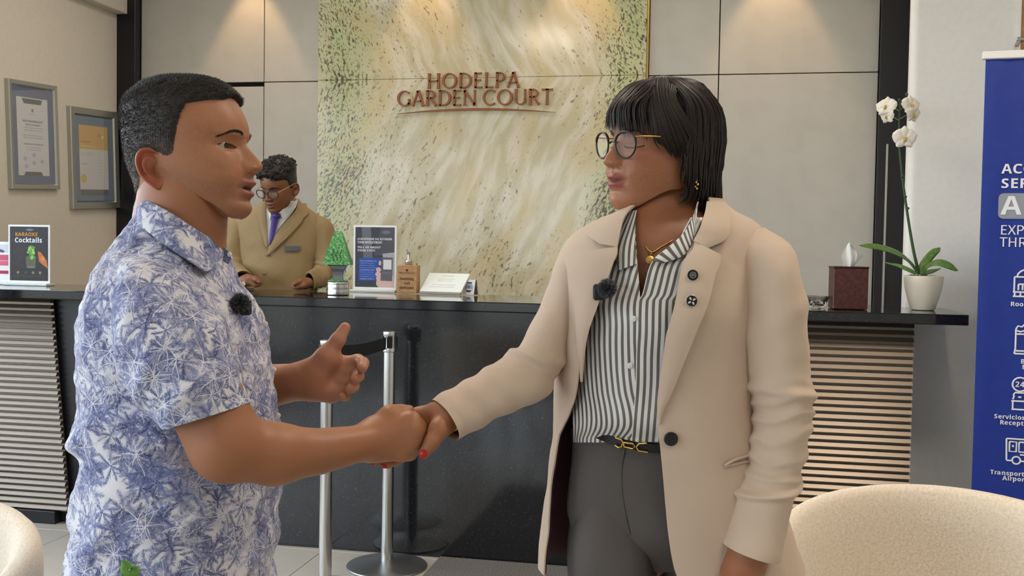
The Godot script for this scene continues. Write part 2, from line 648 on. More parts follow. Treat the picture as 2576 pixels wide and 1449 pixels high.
# ------------------------------------------------------------------ back wall
func marble_images() -> Array:
	# bookmatched stone: the upper slab mirrors the lower one about the joint
	var w := 820
	var h := 620
	var im := Image.create_empty(w, h, false, Image.FORMAT_RGB8)
	var em := Image.create_empty(w, h, false, Image.FORMAT_RGB8)
	var warp := noise(41, 1.6, 3)
	var low := noise(42, 1.5, 2)
	var mid := noise(43, 5.0, 4)
	var speck := noise(44, 1.0, 3)
	var fine := noise(45, 1.0, 2)
	var c_base := Color("cfc8ab")
	var c_pale := Color("e5e1d2")
	var c_green := Color("b7c08c")
	var c_ochre := Color("d8c79b")
	var c_dark := Color("77745f")
	var c_black := Color("3c3d36")
	for j in h:
		var y := j * 0.0025
		for i in w:
			var u := i * 0.0025
			var wv := warp.get_noise_2d(u, y) * 0.05
			var s := u + 0.42 * y + wv
			var l := low.get_noise_2d(s * 1.6, y * 0.7)
			var m := mid.get_noise_2d(s * 2.0, y * 0.55)
			var left := exp(-pow((s - 0.20 - 0.30 * y) / 0.17, 2.0))
			var right := exp(-pow((s - 1.97 - 0.32 * y) / 0.13, 2.0))
			var mass := maxf(left, right)
			var c := c_base.lerp(c_pale, clampf(0.5 + m * 1.4, 0, 1))
			c = c.lerp(c_ochre, clampf(l * 1.5 - 0.15, 0, 0.6))
			c = c.lerp(c_green, clampf(mass * 0.9 * (0.55 + m), 0, 0.8))
			var vein := exp(-pow((s - 1.27 - 0.05 * m) / 0.022, 2.0)) * clampf(0.95 - y * 0.8, 0.0, 1.0)
			c = c.lerp(Color("eeebe2"), vein)
			var a := speck.get_noise_2d(s * 34.0, y * 14.0)
			var b := fine.get_noise_2d(s * 70.0, y * 34.0)
			var dens := -0.20 + 0.56 * mass + 0.42 * low.get_noise_2d(s * 1.5 + 7.0, y * 0.9)
			var d := smoothstep(0.36, 0.60, a + dens * 0.8 + b * 0.22)
			c = c.lerp(c_dark, d * 0.6)
			c = c.lerp(c_black, smoothstep(0.30, 0.6, b + dens * 0.8 + a * 0.3) * 0.62 * clampf(0.3 + mass, 0, 1))
			im.set_pixel(i, j, c)
			# the stone is lit evenly from behind: it glows in its own colours, least where it is dark
			var g := c.srgb_to_linear()
			var e := 0.5 * (1.0 - 0.5 * d)
			em.set_pixel(i, j, Color(g.r * e * 1.05, g.g * e * (0.98 + 0.12 * mass), g.b * e * 0.72).linear_to_srgb().clamp())
	return [im, em]

func marble_mat(im: Image, em: Image) -> StandardMaterial3D:
	var m := mat(Color(0.80, 0.80, 0.80), 0.16)
	m.albedo_texture = ImageTexture.create_from_image(im)
	m.emission_enabled = true
	m.emission = Color.WHITE
	m.emission_operator = BaseMaterial3D.EMISSION_OP_MULTIPLY
	m.emission_texture = ImageTexture.create_from_image(em)
	m.emission_energy_multiplier = MARBLE_GLOW
	m.texture_repeat = false
	return m

const MARBLE_GLOW := 0.42

func stone_slab(x0: float, x1: float, y0: float, y1: float, flip: bool) -> Mb:
	var b := Mb.new()
	var z0 := -6.2
	var z1 := -6.165
	b.box(Vector3((x0 + x1) / 2, (y0 + y1) / 2, (z0 + z1) / 2 - 0.001), Vector3(x1 - x0, y1 - y0, z1 - z0 - 0.002), 0.002)
	for k in b.v.size():
		var p := b.v[k]
		var v := (y1 - p.y) / 1.55 if not flip else (p.y - y0) / 1.55
		b.uv[k] = Vector2((p.x - x0) / 2.05, v)
	return b

func build_back_wall() -> void:
	var wall := struct("wall_back", slab_box(Vector3(-4.1, 0, -6.45), Vector3(4.4, 3.3, -6.225)), M.void)
	var cols := [[-3.740, -2.882], [-2.876, -2.502], [-0.435, -0.033], [-0.027, 0.858]]
	for k in 4:
		var x0: float = cols[k][0]
		var x1: float = cols[k][1]
		part("panel", slab_box(Vector3(x0, 2.366, -6.223), Vector3(x1, 3.3, -6.2), 0.0015), M.panel, wall)
		part("panel", slab_box(Vector3(x0, 0, -6.223), Vector3(x1, 2.336 if k == 0 else 2.360, -6.2), 0.0015), M.panel, wall)
	var ims := marble_images()
	var mm := marble_mat(ims[0], ims[1])
	part("marble_slab", stone_slab(-2.50, -0.452, 0.811, 2.361, false), mm, wall, "green and cream backlit marble slab")
	part("marble_slab", stone_slab(-2.50, -0.452, 2.365, 3.3, true), mm, wall, "green and cream backlit marble slab")
	part("brass_strip", slab_box(Vector3(-0.450, 0, -6.22), Vector3(-0.438, 3.3, -6.172), 0.001), M.brass, wall)
	struct("trim_2", slab_box(Vector3(-3.875, 0, -6.224), Vector3(-3.744, 3.3, -6.13), 0.003), M.black)
	var tr := struct("trim_3", slab_box(Vector3(0.862, 0, -6.224), Vector3(1.10, 3.3, -6.15), 0.003), M.black_panel)
	part("strip", slab_box(Vector3(0.905, 0, -6.152), Vector3(0.917, 1.95, -6.135), 0.002), M.alu, tr)
	# sign
	var t := thing("hotel_sign", "raised bronze letters of the hotel name over a curved underline on marble", "sign", Vector3(-1.48, 2.14, -6.165))
	var o := -t.position
	set_line(t, "HODELPA", -1.780, -1.205, 2.297, 0.093, o)
	set_line(t, "GARDEN COURT", -1.972, -1.000, 2.192, 0.095, o)
	var un := Mb.new()
	var up := PackedVector2Array()
	for k in 25:
		var f := k / 24.0
		up.append(Vector2(lerpf(-1.975, -0.980, f), 2.146 + 0.024 * (1.0 - pow(2 * f - 1, 2.0)) + 0.0065 * sin(PI * f)))
	for k in 25:
		var f := 1.0 - k / 24.0
		up.append(Vector2(lerpf(-1.975, -0.980, f), 2.146 + 0.024 * (1.0 - pow(2 * f - 1, 2.0)) - 0.0065 * sin(PI * f) - 0.0004))
	un.prism(up, 0.016, o + Vector3(0, 0, -6.159))
	part("underline", un, M.bronze, t)

const GLYPH_WIDTH := {"H": 0.86, "O": 1.02, "D": 0.86, "E": 0.60, "L": 0.58, "P": 0.66, "A": 0.82, "G": 0.90, "R": 0.74, "N": 0.88, "C": 0.84, "U": 0.82, "T": 0.74, " ": 0.22}

func set_line(t: Node3D, s: String, x0: float, x1: float, y: float, h: float, o: Vector3) -> void:
	var total := 0.0
	for ch in s: total += GLYPH_WIDTH[ch] * h
	var gap := (x1 - x0 - total) / (s.length() - 1)
	var x := x0
	for ch in s:
		if ch != " ":
			var b := Mb.new()
			for poly: PackedVector2Array in glyph(ch):
				var q := PackedVector2Array()
				for p in poly: q.append(Vector2(x + p.x * h, y + p.y * h))
				b.prism(q, 0.018, o + Vector3(0, 0, -6.158))
			part("letter", b, M.bronze, t)
		x += GLYPH_WIDTH[ch] * h + gap

func stem(a: Vector2, b: Vector2, w := 0.15) -> PackedVector2Array:
	var d := (b - a).normalized()
	var s := Vector2(-d.y, d.x)
	var q := PackedVector2Array()
	var fs := [[0.0, 0.74], [0.12, 0.58], [0.35, 0.5], [0.65, 0.5], [0.88, 0.58], [1.0, 0.74]]
	for f in fs: q.append(a.lerp(b, f[0]) + s * w * f[1])
	fs.reverse()
	for f in fs: q.append(a.lerp(b, f[0]) - s * w * f[1])
	return q

func bow(c: Vector2, rx: float, ry: float, a0: float, a1: float, thick := 0.16, thin := 0.085) -> Array:
	# pieces of a bowed stroke, thick at the sides
	var out := []
	var k := 8
	var seg := 4
	for s in k:
		var q := PackedVector2Array()
		for side in 2:
			for i in seg + 1:
				var ii := i if side == 0 else seg - i
				var a := deg_to_rad(lerpf(a0, a1, (s + float(ii) / seg) / k))
				var w := lerpf(thin, thick, pow(absf(cos(a)), 1.4))
				var r := (0.5 if side == 0 else -0.5) * w
				q.append(c + Vector2(cos(a) * (rx + r), sin(a) * (ry + r)))
		out.append(q)
	return out

func glyph(ch: String) -> Array:
	match ch:
		"H": return [stem(Vector2(0.12, 0), Vector2(0.12, 1)), stem(Vector2(0.74, 0), Vector2(0.74, 1)), stem(Vector2(0.12, 0.5), Vector2(0.74, 0.5), 0.10)]
		"O": return bow(Vector2(0.51, 0.5), 0.43, 0.465, 0, 360)
		"D": return [stem(Vector2(0.12, 0), Vector2(0.12, 1)), stem(Vector2(0.10, 0.955), Vector2(0.34, 0.955), 0.085), stem(Vector2(0.10, 0.045), Vector2(0.34, 0.045), 0.085)] + bow(Vector2(0.32, 0.5), 0.46, 0.457, -90, 90)
		"E": return [stem(Vector2(0.12, 0), Vector2(0.12, 1)), stem(Vector2(0.10, 0.955), Vector2(0.53, 0.955), 0.09), stem(Vector2(0.10, 0.51), Vector2(0.48, 0.51), 0.09), stem(Vector2(0.10, 0.045), Vector2(0.56, 0.045), 0.09)]
		"L": return [stem(Vector2(0.12, 0), Vector2(0.12, 1)), stem(Vector2(0.10, 0.045), Vector2(0.56, 0.045), 0.09)]
		"P": return [stem(Vector2(0.12, 0), Vector2(0.12, 1)), stem(Vector2(0.10, 0.957), Vector2(0.34, 0.957), 0.085), stem(Vector2(0.10, 0.45), Vector2(0.34, 0.45), 0.085)] + bow(Vector2(0.32, 0.703), 0.26, 0.253, -90, 90, 0.15)
		"A": return [stem(Vector2(0.05, 0), Vector2(0.40, 0.98), 0.11), stem(Vector2(0.42, 1.0), Vector2(0.76, 0), 0.16), stem(Vector2(0.18, 0.32), Vector2(0.64, 0.32), 0.085)]
		"G": return bow(Vector2(0.50, 0.5), 0.42, 0.465, 48, 322) + [stem(Vector2(0.80, 0.10), Vector2(0.80, 0.46), 0.13)]
		"R": return [stem(Vector2(0.12, 0), Vector2(0.12, 1)), stem(Vector2(0.10, 0.957), Vector2(0.34, 0.957), 0.085), stem(Vector2(0.10, 0.50), Vector2(0.34, 0.50), 0.085), stem(Vector2(0.32, 0.50), Vector2(0.70, 0.02), 0.15)] + bow(Vector2(0.32, 0.728), 0.25, 0.228, -90, 90, 0.15)
		"N": return [stem(Vector2(0.11, 0), Vector2(0.11, 1), 0.11), stem(Vector2(0.77, 0), Vector2(0.77, 1), 0.11), stem(Vector2(0.11, 0.97), Vector2(0.77, 0.03), 0.15)]
		"C": return bow(Vector2(0.51, 0.5), 0.43, 0.465, 48, 312)
		"U": return [stem(Vector2(0.12, 0.34), Vector2(0.12, 1)), stem(Vector2(0.70, 0.34), Vector2(0.70, 1), 0.12)] + bow(Vector2(0.41, 0.36), 0.29, 0.32, 180, 360, 0.145)
		"T": return [stem(Vector2(0.37, 0), Vector2(0.37, 1)), stem(Vector2(0.02, 0.95), Vector2(0.72, 0.95), 0.09)]
	return []
# ------------------------------------------------------------------ flat print
func blank(w: int, h: int, c: Color) -> Image:
	var im := Image.create_empty(w, h, false, Image.FORMAT_RGB8)
	im.fill(c)
	return im

func disc(im: Image, x: float, y: float, rx: float, ry: float, c: Color, soft := 0.0) -> void:
	for j in range(maxi(0, int(y - ry)), mini(im.get_height(), int(y + ry) + 1)):
		for i in range(maxi(0, int(x - rx)), mini(im.get_width(), int(x + rx) + 1)):
			var d := pow((i - x) / rx, 2.0) + pow((j - y) / ry, 2.0)
			if d <= 1.0:
				im.set_pixel(i, j, c if soft <= 0.0 else im.get_pixel(i, j).lerp(c, clampf((1.0 - d) / soft, 0.0, 1.0)))

func poly_fill(im: Image, poly: PackedVector2Array, c: Color) -> void:
	var lo := Vector2(1e9, 1e9)
	var hi := -lo
	for p in poly:
		lo = lo.min(p); hi = hi.max(p)
	for j in range(maxi(0, int(lo.y)), mini(im.get_height(), int(hi.y) + 1)):
		for i in range(maxi(0, int(lo.x)), mini(im.get_width(), int(hi.x) + 1)):
			if Geometry2D.is_point_in_polygon(Vector2(i, j), poly): im.set_pixel(i, j, c)

func scribble(im: Image, x: int, y: int, w: int, h: int, c: Color) -> void:
	# a line of print too small to read
	var i := x
	while i < x + w:
		var k := rng.randi_range(1, 3)
		var up := rng.randi_range(0, maxi(1, h / 3))
		im.fill_rect(Rect2i(i, y + up, k, h - up), c)
		i += k + rng.randi_range(1, 2)

func print_mat(im: Image, rough := 0.5) -> StandardMaterial3D:
	var m := mat(Color.WHITE, rough)
	m.albedo_texture = ImageTexture.create_from_image(im)
	m.texture_repeat = false
	return m

func sheet(x0: float, x1: float, y0: float, y1: float, z: float, thick := 0.0006) -> Mb:
	# a printed sheet: front face with the whole picture, plus edges and back
	var b := Mb.new()
	b.face([Vector3(x0, y0, z), Vector3(x1, y0, z), Vector3(x1, y1, z), Vector3(x0, y1, z)], Vector3.BACK, [Vector2(0, 1), Vector2(1, 1), Vector2(1, 0), Vector2(0, 0)])
	var e := Vector2(0.002, 0.002)
	b.face([Vector3(x0, y0, z - thick), Vector3(x1, y0, z - thick), Vector3(x1, y1, z - thick), Vector3(x0, y1, z - thick)], Vector3.FORWARD, [e, e, e, e])
	for s in 4:
		var q := [Vector3(x0, y0, z), Vector3(x1, y0, z), Vector3(x1, y1, z), Vector3(x0, y1, z)]
		var a: Vector3 = q[s]
		var d: Vector3 = q[(s + 1) % 4]
		var back := Vector3(0, 0, -thick)
		b.face([a, d, d + back, a + back], (d - a).cross(Vector3.BACK).normalized(), [e, e, e, e])
	return b

func one_box(c: Vector3, s: Vector3, bev := 0.002, b := Basis.IDENTITY) -> Mb:
	var m := Mb.new()
	m.box(c, s, bev, b)
	return m

# ------------------------------------------------------------------ framed certificates
func frame_rails(w: float, h: float, fw: float, d: float) -> Mb:
	# mitred aluminium profile round a picture centred at the origin, back at z = 0
	var b := Mb.new()
	var prof := [Vector2(0, 0), Vector2(0, d * 0.8), Vector2(0.004, d), Vector2(fw - 0.006, d * 0.9), Vector2(fw, d * 0.55), Vector2(fw, 0)]
	var corner := [Vector2(-1, -1), Vector2(1, -1), Vector2(1, 1), Vector2(-1, 1)]
	for s in 4:
		var c0: Vector2 = corner[s]
		var c1: Vector2 = corner[(s + 1) % 4]
		for k in prof.size() - 1:
			var q := []
			for e in [[c0, k], [c1, k], [c1, k + 1], [c0, k + 1]]:
				var cc: Vector2 = e[0]
				var pr: Vector2 = prof[e[1]]
				q.append(Vector3(cc.x * (w / 2 - pr.x), cc.y * (h / 2 - pr.x), pr.y))
			var nn: Vector3 = (q[1] - q[0]).cross(q[3] - q[0]).normalized()
			b.face(q, nn if nn.dot(Vector3(c0.x + c1.x, c0.y + c1.y, 1.0 if prof[k].y > 0.001 else 0.0)) > 0 or k > 2 else -nn)
	return b

func build_left_wall_things() -> void:
	var turn := Basis(Vector3.UP, PI / 2)
	var f1 := thing("framed_certificate", "aluminium frame with blue mat and white certificate, nearer the picture's left edge", "picture frame", Vector3(-3.8755, 1.925, -5.280), 0.0, "framed certificates on the left wall")
	f1.basis = turn * Basis(Vector3.BACK, deg_to_rad(3.0))
	part("frame", frame_rails(0.425, 0.605, 0.030, 0.03), M.alu, f1)
	part("mat_board", one_box(Vector3(0, 0, 0.006), Vector3(0.372, 0.552, 0.008), 0), mat(Color("31477c"), 0.7), f1)
	var im := blank(280, 450, Color("d3d3da"))
	poly_fill(im, PackedVector2Array([Vector2(48, 6), Vector2(232, 6), Vector2(218, 34), Vector2(64, 34)]), Color("1c1c20"))
	poly_fill(im, PackedVector2Array([Vector2(62, 428), Vector2(205, 428), Vector2(220, 449), Vector2(48, 449)]), Color("1c1c20"))
	disc(im, 140, 72, 9, 10, Color("53535e"))
	scribble(im, 110, 92, 62, 6, Color("a0a0ac"))
	scribble(im, 50, 128, 180, 13, Color("47474f"))
	scribble(im, 74, 150, 134, 10, Color("55555d"))
	for k in 2: scribble(im, 56, 170 + k * 14, 172, 7, Color("8a8a92"))
	for k in 2: scribble(im, 50, 214 + k * 13, 180, 7, Color("8f8f97"))
	scribble(im, 50, 262, 178, 10, Color("5b5b63"))
	for k in 2: scribble(im, 70, 284 + k * 13, 140, 6, Color("9494a0"))
	for q in [[62, 352], [140, 376], [214, 366], [70, 396], [142, 330]]:
		disc(im, q[0], q[1], 20, 15, Color("a9adc4"), 0.8)
	part("certificate", sheet(-0.136, 0.136, -0.226, 0.213, 0.0125), print_mat(im), f1)
	part("glass", one_box(Vector3(0, 0, 0.0165), Vector3(0.366, 0.546, 0.002), 0), M.glass, f1)
	var f2 := thing("framed_certificate", "aluminium frame with blue mat and certificate with a yellow upper half, beside the black column", "picture frame", Vector3(-3.8755, 1.845, -5.868), 0.0, "framed certificates on the left wall")
	f2.basis = turn * Basis(Vector3.BACK, deg_to_rad(3.0))
	part("frame", frame_rails(0.50, 0.62, 0.046, 0.03), M.alu, f2)
	part("mat_board", one_box(Vector3(0, 0, 0.006), Vector3(0.412, 0.532, 0.008), 0), mat(Color("3a5c88"), 0.7), f2)
	var i2 := blank(300, 480, Color("d2d0d3"))
	i2.fill_rect(Rect2i(0, 0, 300, 178), Color("d3a52c"))
	disc(i2, 214, 70, 22, 16, Color("b98d20"), 0.6)
	disc(i2, 246, 78, 16, 14, Color("e9d9a4"), 0.6)
	scribble(i2, 18, 116, 92, 14, Color("8d6d1c"))
	scribble(i2, 18, 150, 150, 12, Color("e3cf9a"))
	for k in 2: scribble(i2, 18, 204 + k * 13, 120, 6, Color("a6a6ad"))
	for k in 8: scribble(i2, 180, 204 + k * 24, 52, 8, Color("b3bcb6"))
	scribble(i2, 18, 284, 56, 9, Color("7d7d85"))
	disc(i2, 40, 398, 30, 33, Color("d3b02f"))
	part("certificate", sheet(-0.152, 0.150, -0.190, 0.206, 0.0125), print_mat(i2), f2)
	part("clip", one_box(Vector3(0, -0.208, 0.0135), Vector3(0.27, 0.03, 0.006), 0.001), M.ink, f2)
	part("glass", one_box(Vector3(0, 0, 0.0195), Vector3(0.402, 0.522, 0.002), 0), M.glass, f2)

# ------------------------------------------------------------------ on the counter
const TOP := 1.1005

func poster_stand(called: String, label: String, cat: String, pos: Vector3, w: float, h: float, im: Image) -> Node3D:
	var t := thing(called, label, cat, pos, 0.0)
	part("base", one_box(Vector3(0, 0.006, 0.0), Vector3(w + 0.012, 0.012, 0.07), 0.002), mat(Color("c9cfcc"), 0.15), t)
	part("backing", one_box(Vector3(0, 0.012 + h / 2, -0.003), Vector3(w, h, 0.005), 0.001), M.white, t, "white acrylic back with a white margin")
	part("print", sheet(-w / 2 + 0.010, w / 2 - 0.010, 0.024, h + 0.003, 0.0006), print_mat(im, 0.55), t)
	return t

func build_counter_things() -> void:
	var ora := mat(Color("c98a3a"), 0.6)
	var wh := mat(Color("e6e6ea"), 0.6)
	# karaoke poster
	var im := blank(230, 290, Color("1b1a1d"))
	for k in 26:
		disc(im, 20 + rng.randf() * 60, 110 + rng.randf() * 100, 14, 12, Color("32201b"), 1.2)
	disc(im, 120, 16, 30, 8, Color("70737c"), 0.8)
	poly_fill(im, PackedVector2Array([Vector2(95, 160), Vector2(158, 160), Vector2(154, 220), Vector2(100, 220)]), Color("55563f"))
	disc(im, 127, 216, 27, 7, Color("6d6d55"))
	for k in 34:
		disc(im, 108 + rng.randf() * 38, 104 + rng.randf() * 66, 10, 8, [Color("5f9a34"), Color("8fbf52"), Color("3f7a2a"), Color("a9cf6a")][k % 4], 0.7)
	poly_fill(im, PackedVector2Array([Vector2(168, 132), Vector2(186, 136), Vector2(222, 180), Vector2(229, 224), Vector2(200, 204), Vector2(176, 186)]), Color("c0682f"))
	disc(im, 198, 170, 14, 16, Color("d98a3c"), 0.8)
	for q in [48, 95, 140, 182]:
		disc(im, q, 246, 8, 8, Color("8d7452") if q != 95 else Color("3a3a44"))
	scribble(im, 20, 262, 190, 5, Color("47402f"))
	var k1 := poster_stand("karaoke_poster", "dark karaoke cocktails poster in a white acrylic stand on the counter's left end", "poster", Vector3(-3.401, TOP, -4.615), 0.235, 0.292, im)
	write(k1, "KARAOKE", 0.0185, Vector3(-0.078, 0.247, 0.001), ora, true, 1.12)
	write(k1, "Cocktails", 0.024, Vector3(-0.080, 0.215, 0.001), wh, true, 1.05)
	# pink leaflet cut by the frame
	var i2 := blank(120, 200, Color("e7e4e4"))
	i2.fill_rect(Rect2i(0, 6, 120, 44), Color("cfd0da"))
	for k in 10: disc(i2, rng.randf() * 120, 36 + rng.randf() * 12, 12, 8, Color("47475a"), 0.6)
	i2.fill_rect(Rect2i(0, 62, 120, 32), Color("c94a6c"))
	i2.fill_rect(Rect2i(0, 96, 120, 26), Color("d65a74"))
	i2.fill_rect(Rect2i(0, 150, 120, 18), Color("a01c3a"))
	poster_stand("leaflet_stand", "pink and white leaflet stand cut off by the picture's left edge", "leaflet", Vector3(-3.615, TOP, -4.66), 0.15, 0.205, i2)
	# trophy
	var t := thing("trophy", "green stone pyramid trophy on a grey neck and round steel base", "trophy", Vector3(-1.706, TOP, -4.47), 0.22)
	var b := Mb.new()
	b.lathe([Vector2(0, 0), Vector2(0.049, 0), Vector2(0.051, 0.003), Vector2(0.051, 0.024), Vector2(0.0495, 0.026), Vector2(0.051, 0.028), Vector2(0.051, 0.046), Vector2(0.0495, 0.048), Vector2(0.051, 0.050), Vector2(0.051, 0.058), Vector2(0.048, 0.061), Vector2(0, 0.061)], 40)
	part("base", b, M.steel, t, "round brushed steel base")
	b = Mb.new()
	b.lathe([Vector2(0.0, 0.061), Vector2(0.044, 0.061), Vector2(0.046, 0.065), Vector2(0.042, 0.069), Vector2(0, 0.069)], 32)
	var green := mat(Color.WHITE, 0.42)
	green.albedo_texture = noise_tex(51, 0.03, [[0.0, Color("245a2c")], [0.45, Color("3a8444")], [0.6, Color("5aa45c")], [0.75, Color("8fbf85")], [1.0, Color("2f7038")]], 256)
	green.uv1_triplanar = true
	green.uv1_scale = Vector3.ONE * 9.0
	part("ring", b, green, t)
	b = Mb.new()
	var P := PackedVector3Array()
	var secs := [[0.069, 0.026], [0.090, 0.026], [0.105, 0.029], [0.120, 0.036], [0.132, 0.045], [0.140, 0.056]]
	for s in secs:
		for k in 4:
			var a := PI / 4 + k * PI / 2
			P.append(Vector3(cos(a) * s[1] * 1.2, s[0], sin(a) * s[1] * 1.0))
	for j in secs.size() - 1:
		for k in 4:
			var q := [P[j * 4 + k], P[j * 4 + (k + 1) % 4], P[j * 4 + 4 + (k + 1) % 4], P[j * 4 + 4 + k]]
			b.face(q, ((q[1] - q[0]).cross(q[2] - q[0])).normalized() * -1.0)
	part("neck", b, mat(Color("75767c"), 0.2, 0.3), t, "polished grey flaring neck")
	b = Mb.new()
	P = PackedVector3Array()
	for s in [[0.138, 0.088, 0.066], [0.150, 0.086, 0.064], [0.284, 0.025, 0.022], [0.291, 0.018, 0.016]]:
		for k in 4:
			var a := PI / 4 + k * PI / 2
			P.append(Vector3(cos(a) * s[1], s[0], sin(a) * s[2] * 1.1))
	for j in 3:
		for k in 4:
			var q := [P[j * 4 + k], P[j * 4 + (k + 1) % 4], P[j * 4 + 4 + (k + 1) % 4], P[j * 4 + 4 + k]]
			b.face(q, ((q[1] - q[0]).cross(q[2] - q[0])).normalized() * -1.0)
	b.face([P[12], P[13], P[14], P[15]], Vector3.UP)
	b.face([P[0], P[1], P[2], P[3]], Vector3.DOWN)
	var stone := part("stone", b, green, t, "rough green stone pyramid with carved waves")
	b = Mb.new()
	for w in 3:
		var pts := []
		for k in 9:
			var f := k / 8.0
			pts.append(Vector3(-0.018 + w * 0.017 + sin(f * 9.0) * 0.004, 0.156 + f * 0.05, 0.0508 - (0.006 + f * 0.05) * 0.255))
		b.tube(pts, [0.0022], 6)
	tag(part("carved_wave", b, mat(Color("2b5a35"), 0.7), stone), "", "", "", "stuff")
	# survey poster
	im = blank(230, 320, Color("34353f"))
	for j in 320:
		for i in range(112, 230):
			if i + j * 0.3 > 150 and j < 150: im.set_pixel(i, j, Color("464954"))
	poly_fill(im, PackedVector2Array([Vector2(36, 0), Vector2(90, 0), Vector2(102, 170), Vector2(48, 170)]), Color("62646f"))
	poly_fill(im, PackedVector2Array([Vector2(155, 60), Vector2(230, 60), Vector2(230, 140), Vector2(160, 140)]), Color("4b4c55"))
	poly_fill(im, PackedVector2Array([Vector2(160, 140), Vector2(230, 132), Vector2(230, 320), Vector2(190, 320)]), Color("a3a7b0"))
	im.fill_rect(Rect2i(22, 164, 130, 122), Color("24489a"))
	for k in 9: scribble(im, 30, 178 + k * 12, 84 if k % 3 else 100, 5, Color("6f8fd0") if k % 4 else Color("a9bde6"))
	for q in [[146, 190, 8, 13], [138, 226, 15, 13], [136, 250, 17, 14], [142, 272, 18, 14], [164, 296, 40, 30], [206, 290, 26, 40]]:
		disc(im, q[0], q[1], q[2], q[3], Color("d2b0a8"))
	poly_fill(im, PackedVector2Array([Vector2(158, 160), Vector2(222, 160), Vector2(218, 286), Vector2(150, 284)]), Color("5c5c62"))
	im.fill_rect(Rect2i(166, 172, 48, 52), Color("d9d9dc"))
	scribble(im, 160, 240, 50, 5, Color("828288"))
	disc(im, 180, 26, 32, 12, Color("6b6e78"), 0.7)
	im.fill_rect(Rect2i(20, 86, 122, 2), Color("9a9aa2"))
	var sv := poster_stand("survey_poster", "grey and blue guest survey poster in a white stand beside the trophy", "poster", Vector3(-1.665, TOP, -4.86), 0.222, 0.316, im)
	write(sv, "¡CALIFIQUE SU ESTADÍA", 0.0098, Vector3(-0.090, 0.256, 0.001), wh, true, 1.17)
	write(sv, "CON NOSOTROS!", 0.0098, Vector3(-0.090, 0.240, 0.001), wh, true, 1.17)
	write(sv, "TELL US ABOUT", 0.0098, Vector3(-0.090, 0.215, 0.001), wh, true, 1.22)
	write(sv, "YOUR STAY!", 0.0098, Vector3(-0.090, 0.199, 0.001), wh, true, 1.22)
	# wooden gel dispenser
	var wood := mat(Color.WHITE, 0.6)
	wood.albedo_texture = noise_tex(52, 0.02, [[0.0, Color("9b7650")], [0.5, Color("b88f62")], [1.0, Color("c9a274")]], 256)
	wood.uv1_triplanar = true
	wood.uv1_scale = Vector3(5, 24, 5)
	t = thing("gel_dispenser", "light wooden sanitizing gel box with chrome pump on the counter", "dispenser", Vector3(-1.487, TOP, -4.85), 0.10)
	part("box", one_box(Vector3(0, 0.068, 0), Vector3(0.098, 0.136, 0.085), 0.002), wood, t)
	b = Mb.new()
	b.lathe([Vector2(0, 0.136), Vector2(0.018, 0.136), Vector2(0.018, 0.158), Vector2(0.013, 0.163), Vector2(0.006, 0.165), Vector2(0.006, 0.193), Vector2(0.010, 0.195), Vector2(0.010, 0.201), Vector2(0, 0.203)], 20)
	b.tube([Vector3(0, 0.197, 0), Vector3(0, 0.198, 0.02), Vector3(0, 0.192, 0.034)], [0.005, 0.0045, 0.0035], 10)
	part("pump", b, M.steel, t, "chrome pump")
	var brn := mat(Color("4a3320"), 0.8)
	b = Mb.new()
	b.lathe([Vector2(0, 0), Vector2(0.006, 0), Vector2(0.006, 0.0006), Vector2(0, 0.0006)], 16, Vector3(0, 0.112, 0.0426), Basis(Vector3.RIGHT, PI / 2))
	part("emblem", b, brn, t)
	write(t, "HODELPA", 0.0075, Vector3(0, 0.0955, 0.043), brn, false, 1.5, Basis.IDENTITY, "Droid Serif", true)
	write(t, "Sanitizing", 0.0125, Vector3(0, 0.064, 0.043), brn, true, 0.8, Basis.IDENTITY, "Droid Serif", true)
	write(t, "Gel", 0.0135, Vector3(0, 0.042, 0.043), brn, true, 0.9, Basis.IDENTITY, "Droid Serif", true)
	write(t, "Sanitizante", 0.0125, Vector3(0, 0.021, 0.043), brn, true, 0.72, Basis.IDENTITY, "Droid Serif", true)
	# slanted white sign
	t = thing("slanted_notice", "white slanted notice plate with faint grey lines beside the wooden dispenser", "notice", Vector3(-1.300, TOP, -4.83), -0.18)
	im = blank(230, 120, Color("dfe6e4"))
	for q in [[80, 14, 70, 8], [62, 34, 100, 7], [70, 46, 84, 7], [50, 72, 130, 8], [40, 86, 140, 7]]: scribble(im, q[0], q[1], q[2], q[3], Color("b9c1bf"))
	var lean := Basis(Vector3.RIGHT, -0.88)
	part("plate", one_box(Vector3(0, 0.012, 0.045) + lean * Vector3(0, 0.066, 0), Vector3(0.218, 0.138, 0.004), 0.001, lean), M.white, t)
	var pr := part("print", sheet(-0.108, 0.108, -0.068, 0.068, 0), print_mat(im), t)
	pr.transform = Transform3D(lean, Vector3(0, 0.012, 0.045) + lean * Vector3(0, 0.066, 0.0027))
	b = Mb.new()
	b.box(Vector3(0, 0.0065, 0.045), Vector3(0.218, 0.013, 0.016), 0.002)
	part("foot", b, mat(Color("9a948c"), 0.4), t)
	b = Mb.new()
	b.box(Vector3(0, 0.044, -0.05), Vector3(0.05, 0.088, 0.006), 0.001)
	part("strut", b, M.white, t)
	# small tent card
	t = thing("tent_card", "small white tent card with a round grey picture beside the slanted notice", "card", Vector3(-1.176, TOP, -4.85), -0.12)
	im = blank(60, 76, Color("d9dce0"))
	disc(im, 30, 40, 21, 23, Color("8fa0ae"))
	im.fill_rect(Rect2i(18, 12, 25, 7), Color("2a2c30"))
	poly_fill(im, PackedVector2Array([Vector2(14, 52), Vector2(46, 52), Vector2(38, 63), Vector2(22, 63)]), Color("2a2c30"))
	im.fill_rect(Rect2i(14, 47, 32, 6), Color("d9dce0"))
	disc(im, 30, 36, 7, 7, Color("5f6a74"))
	b = Mb.new()
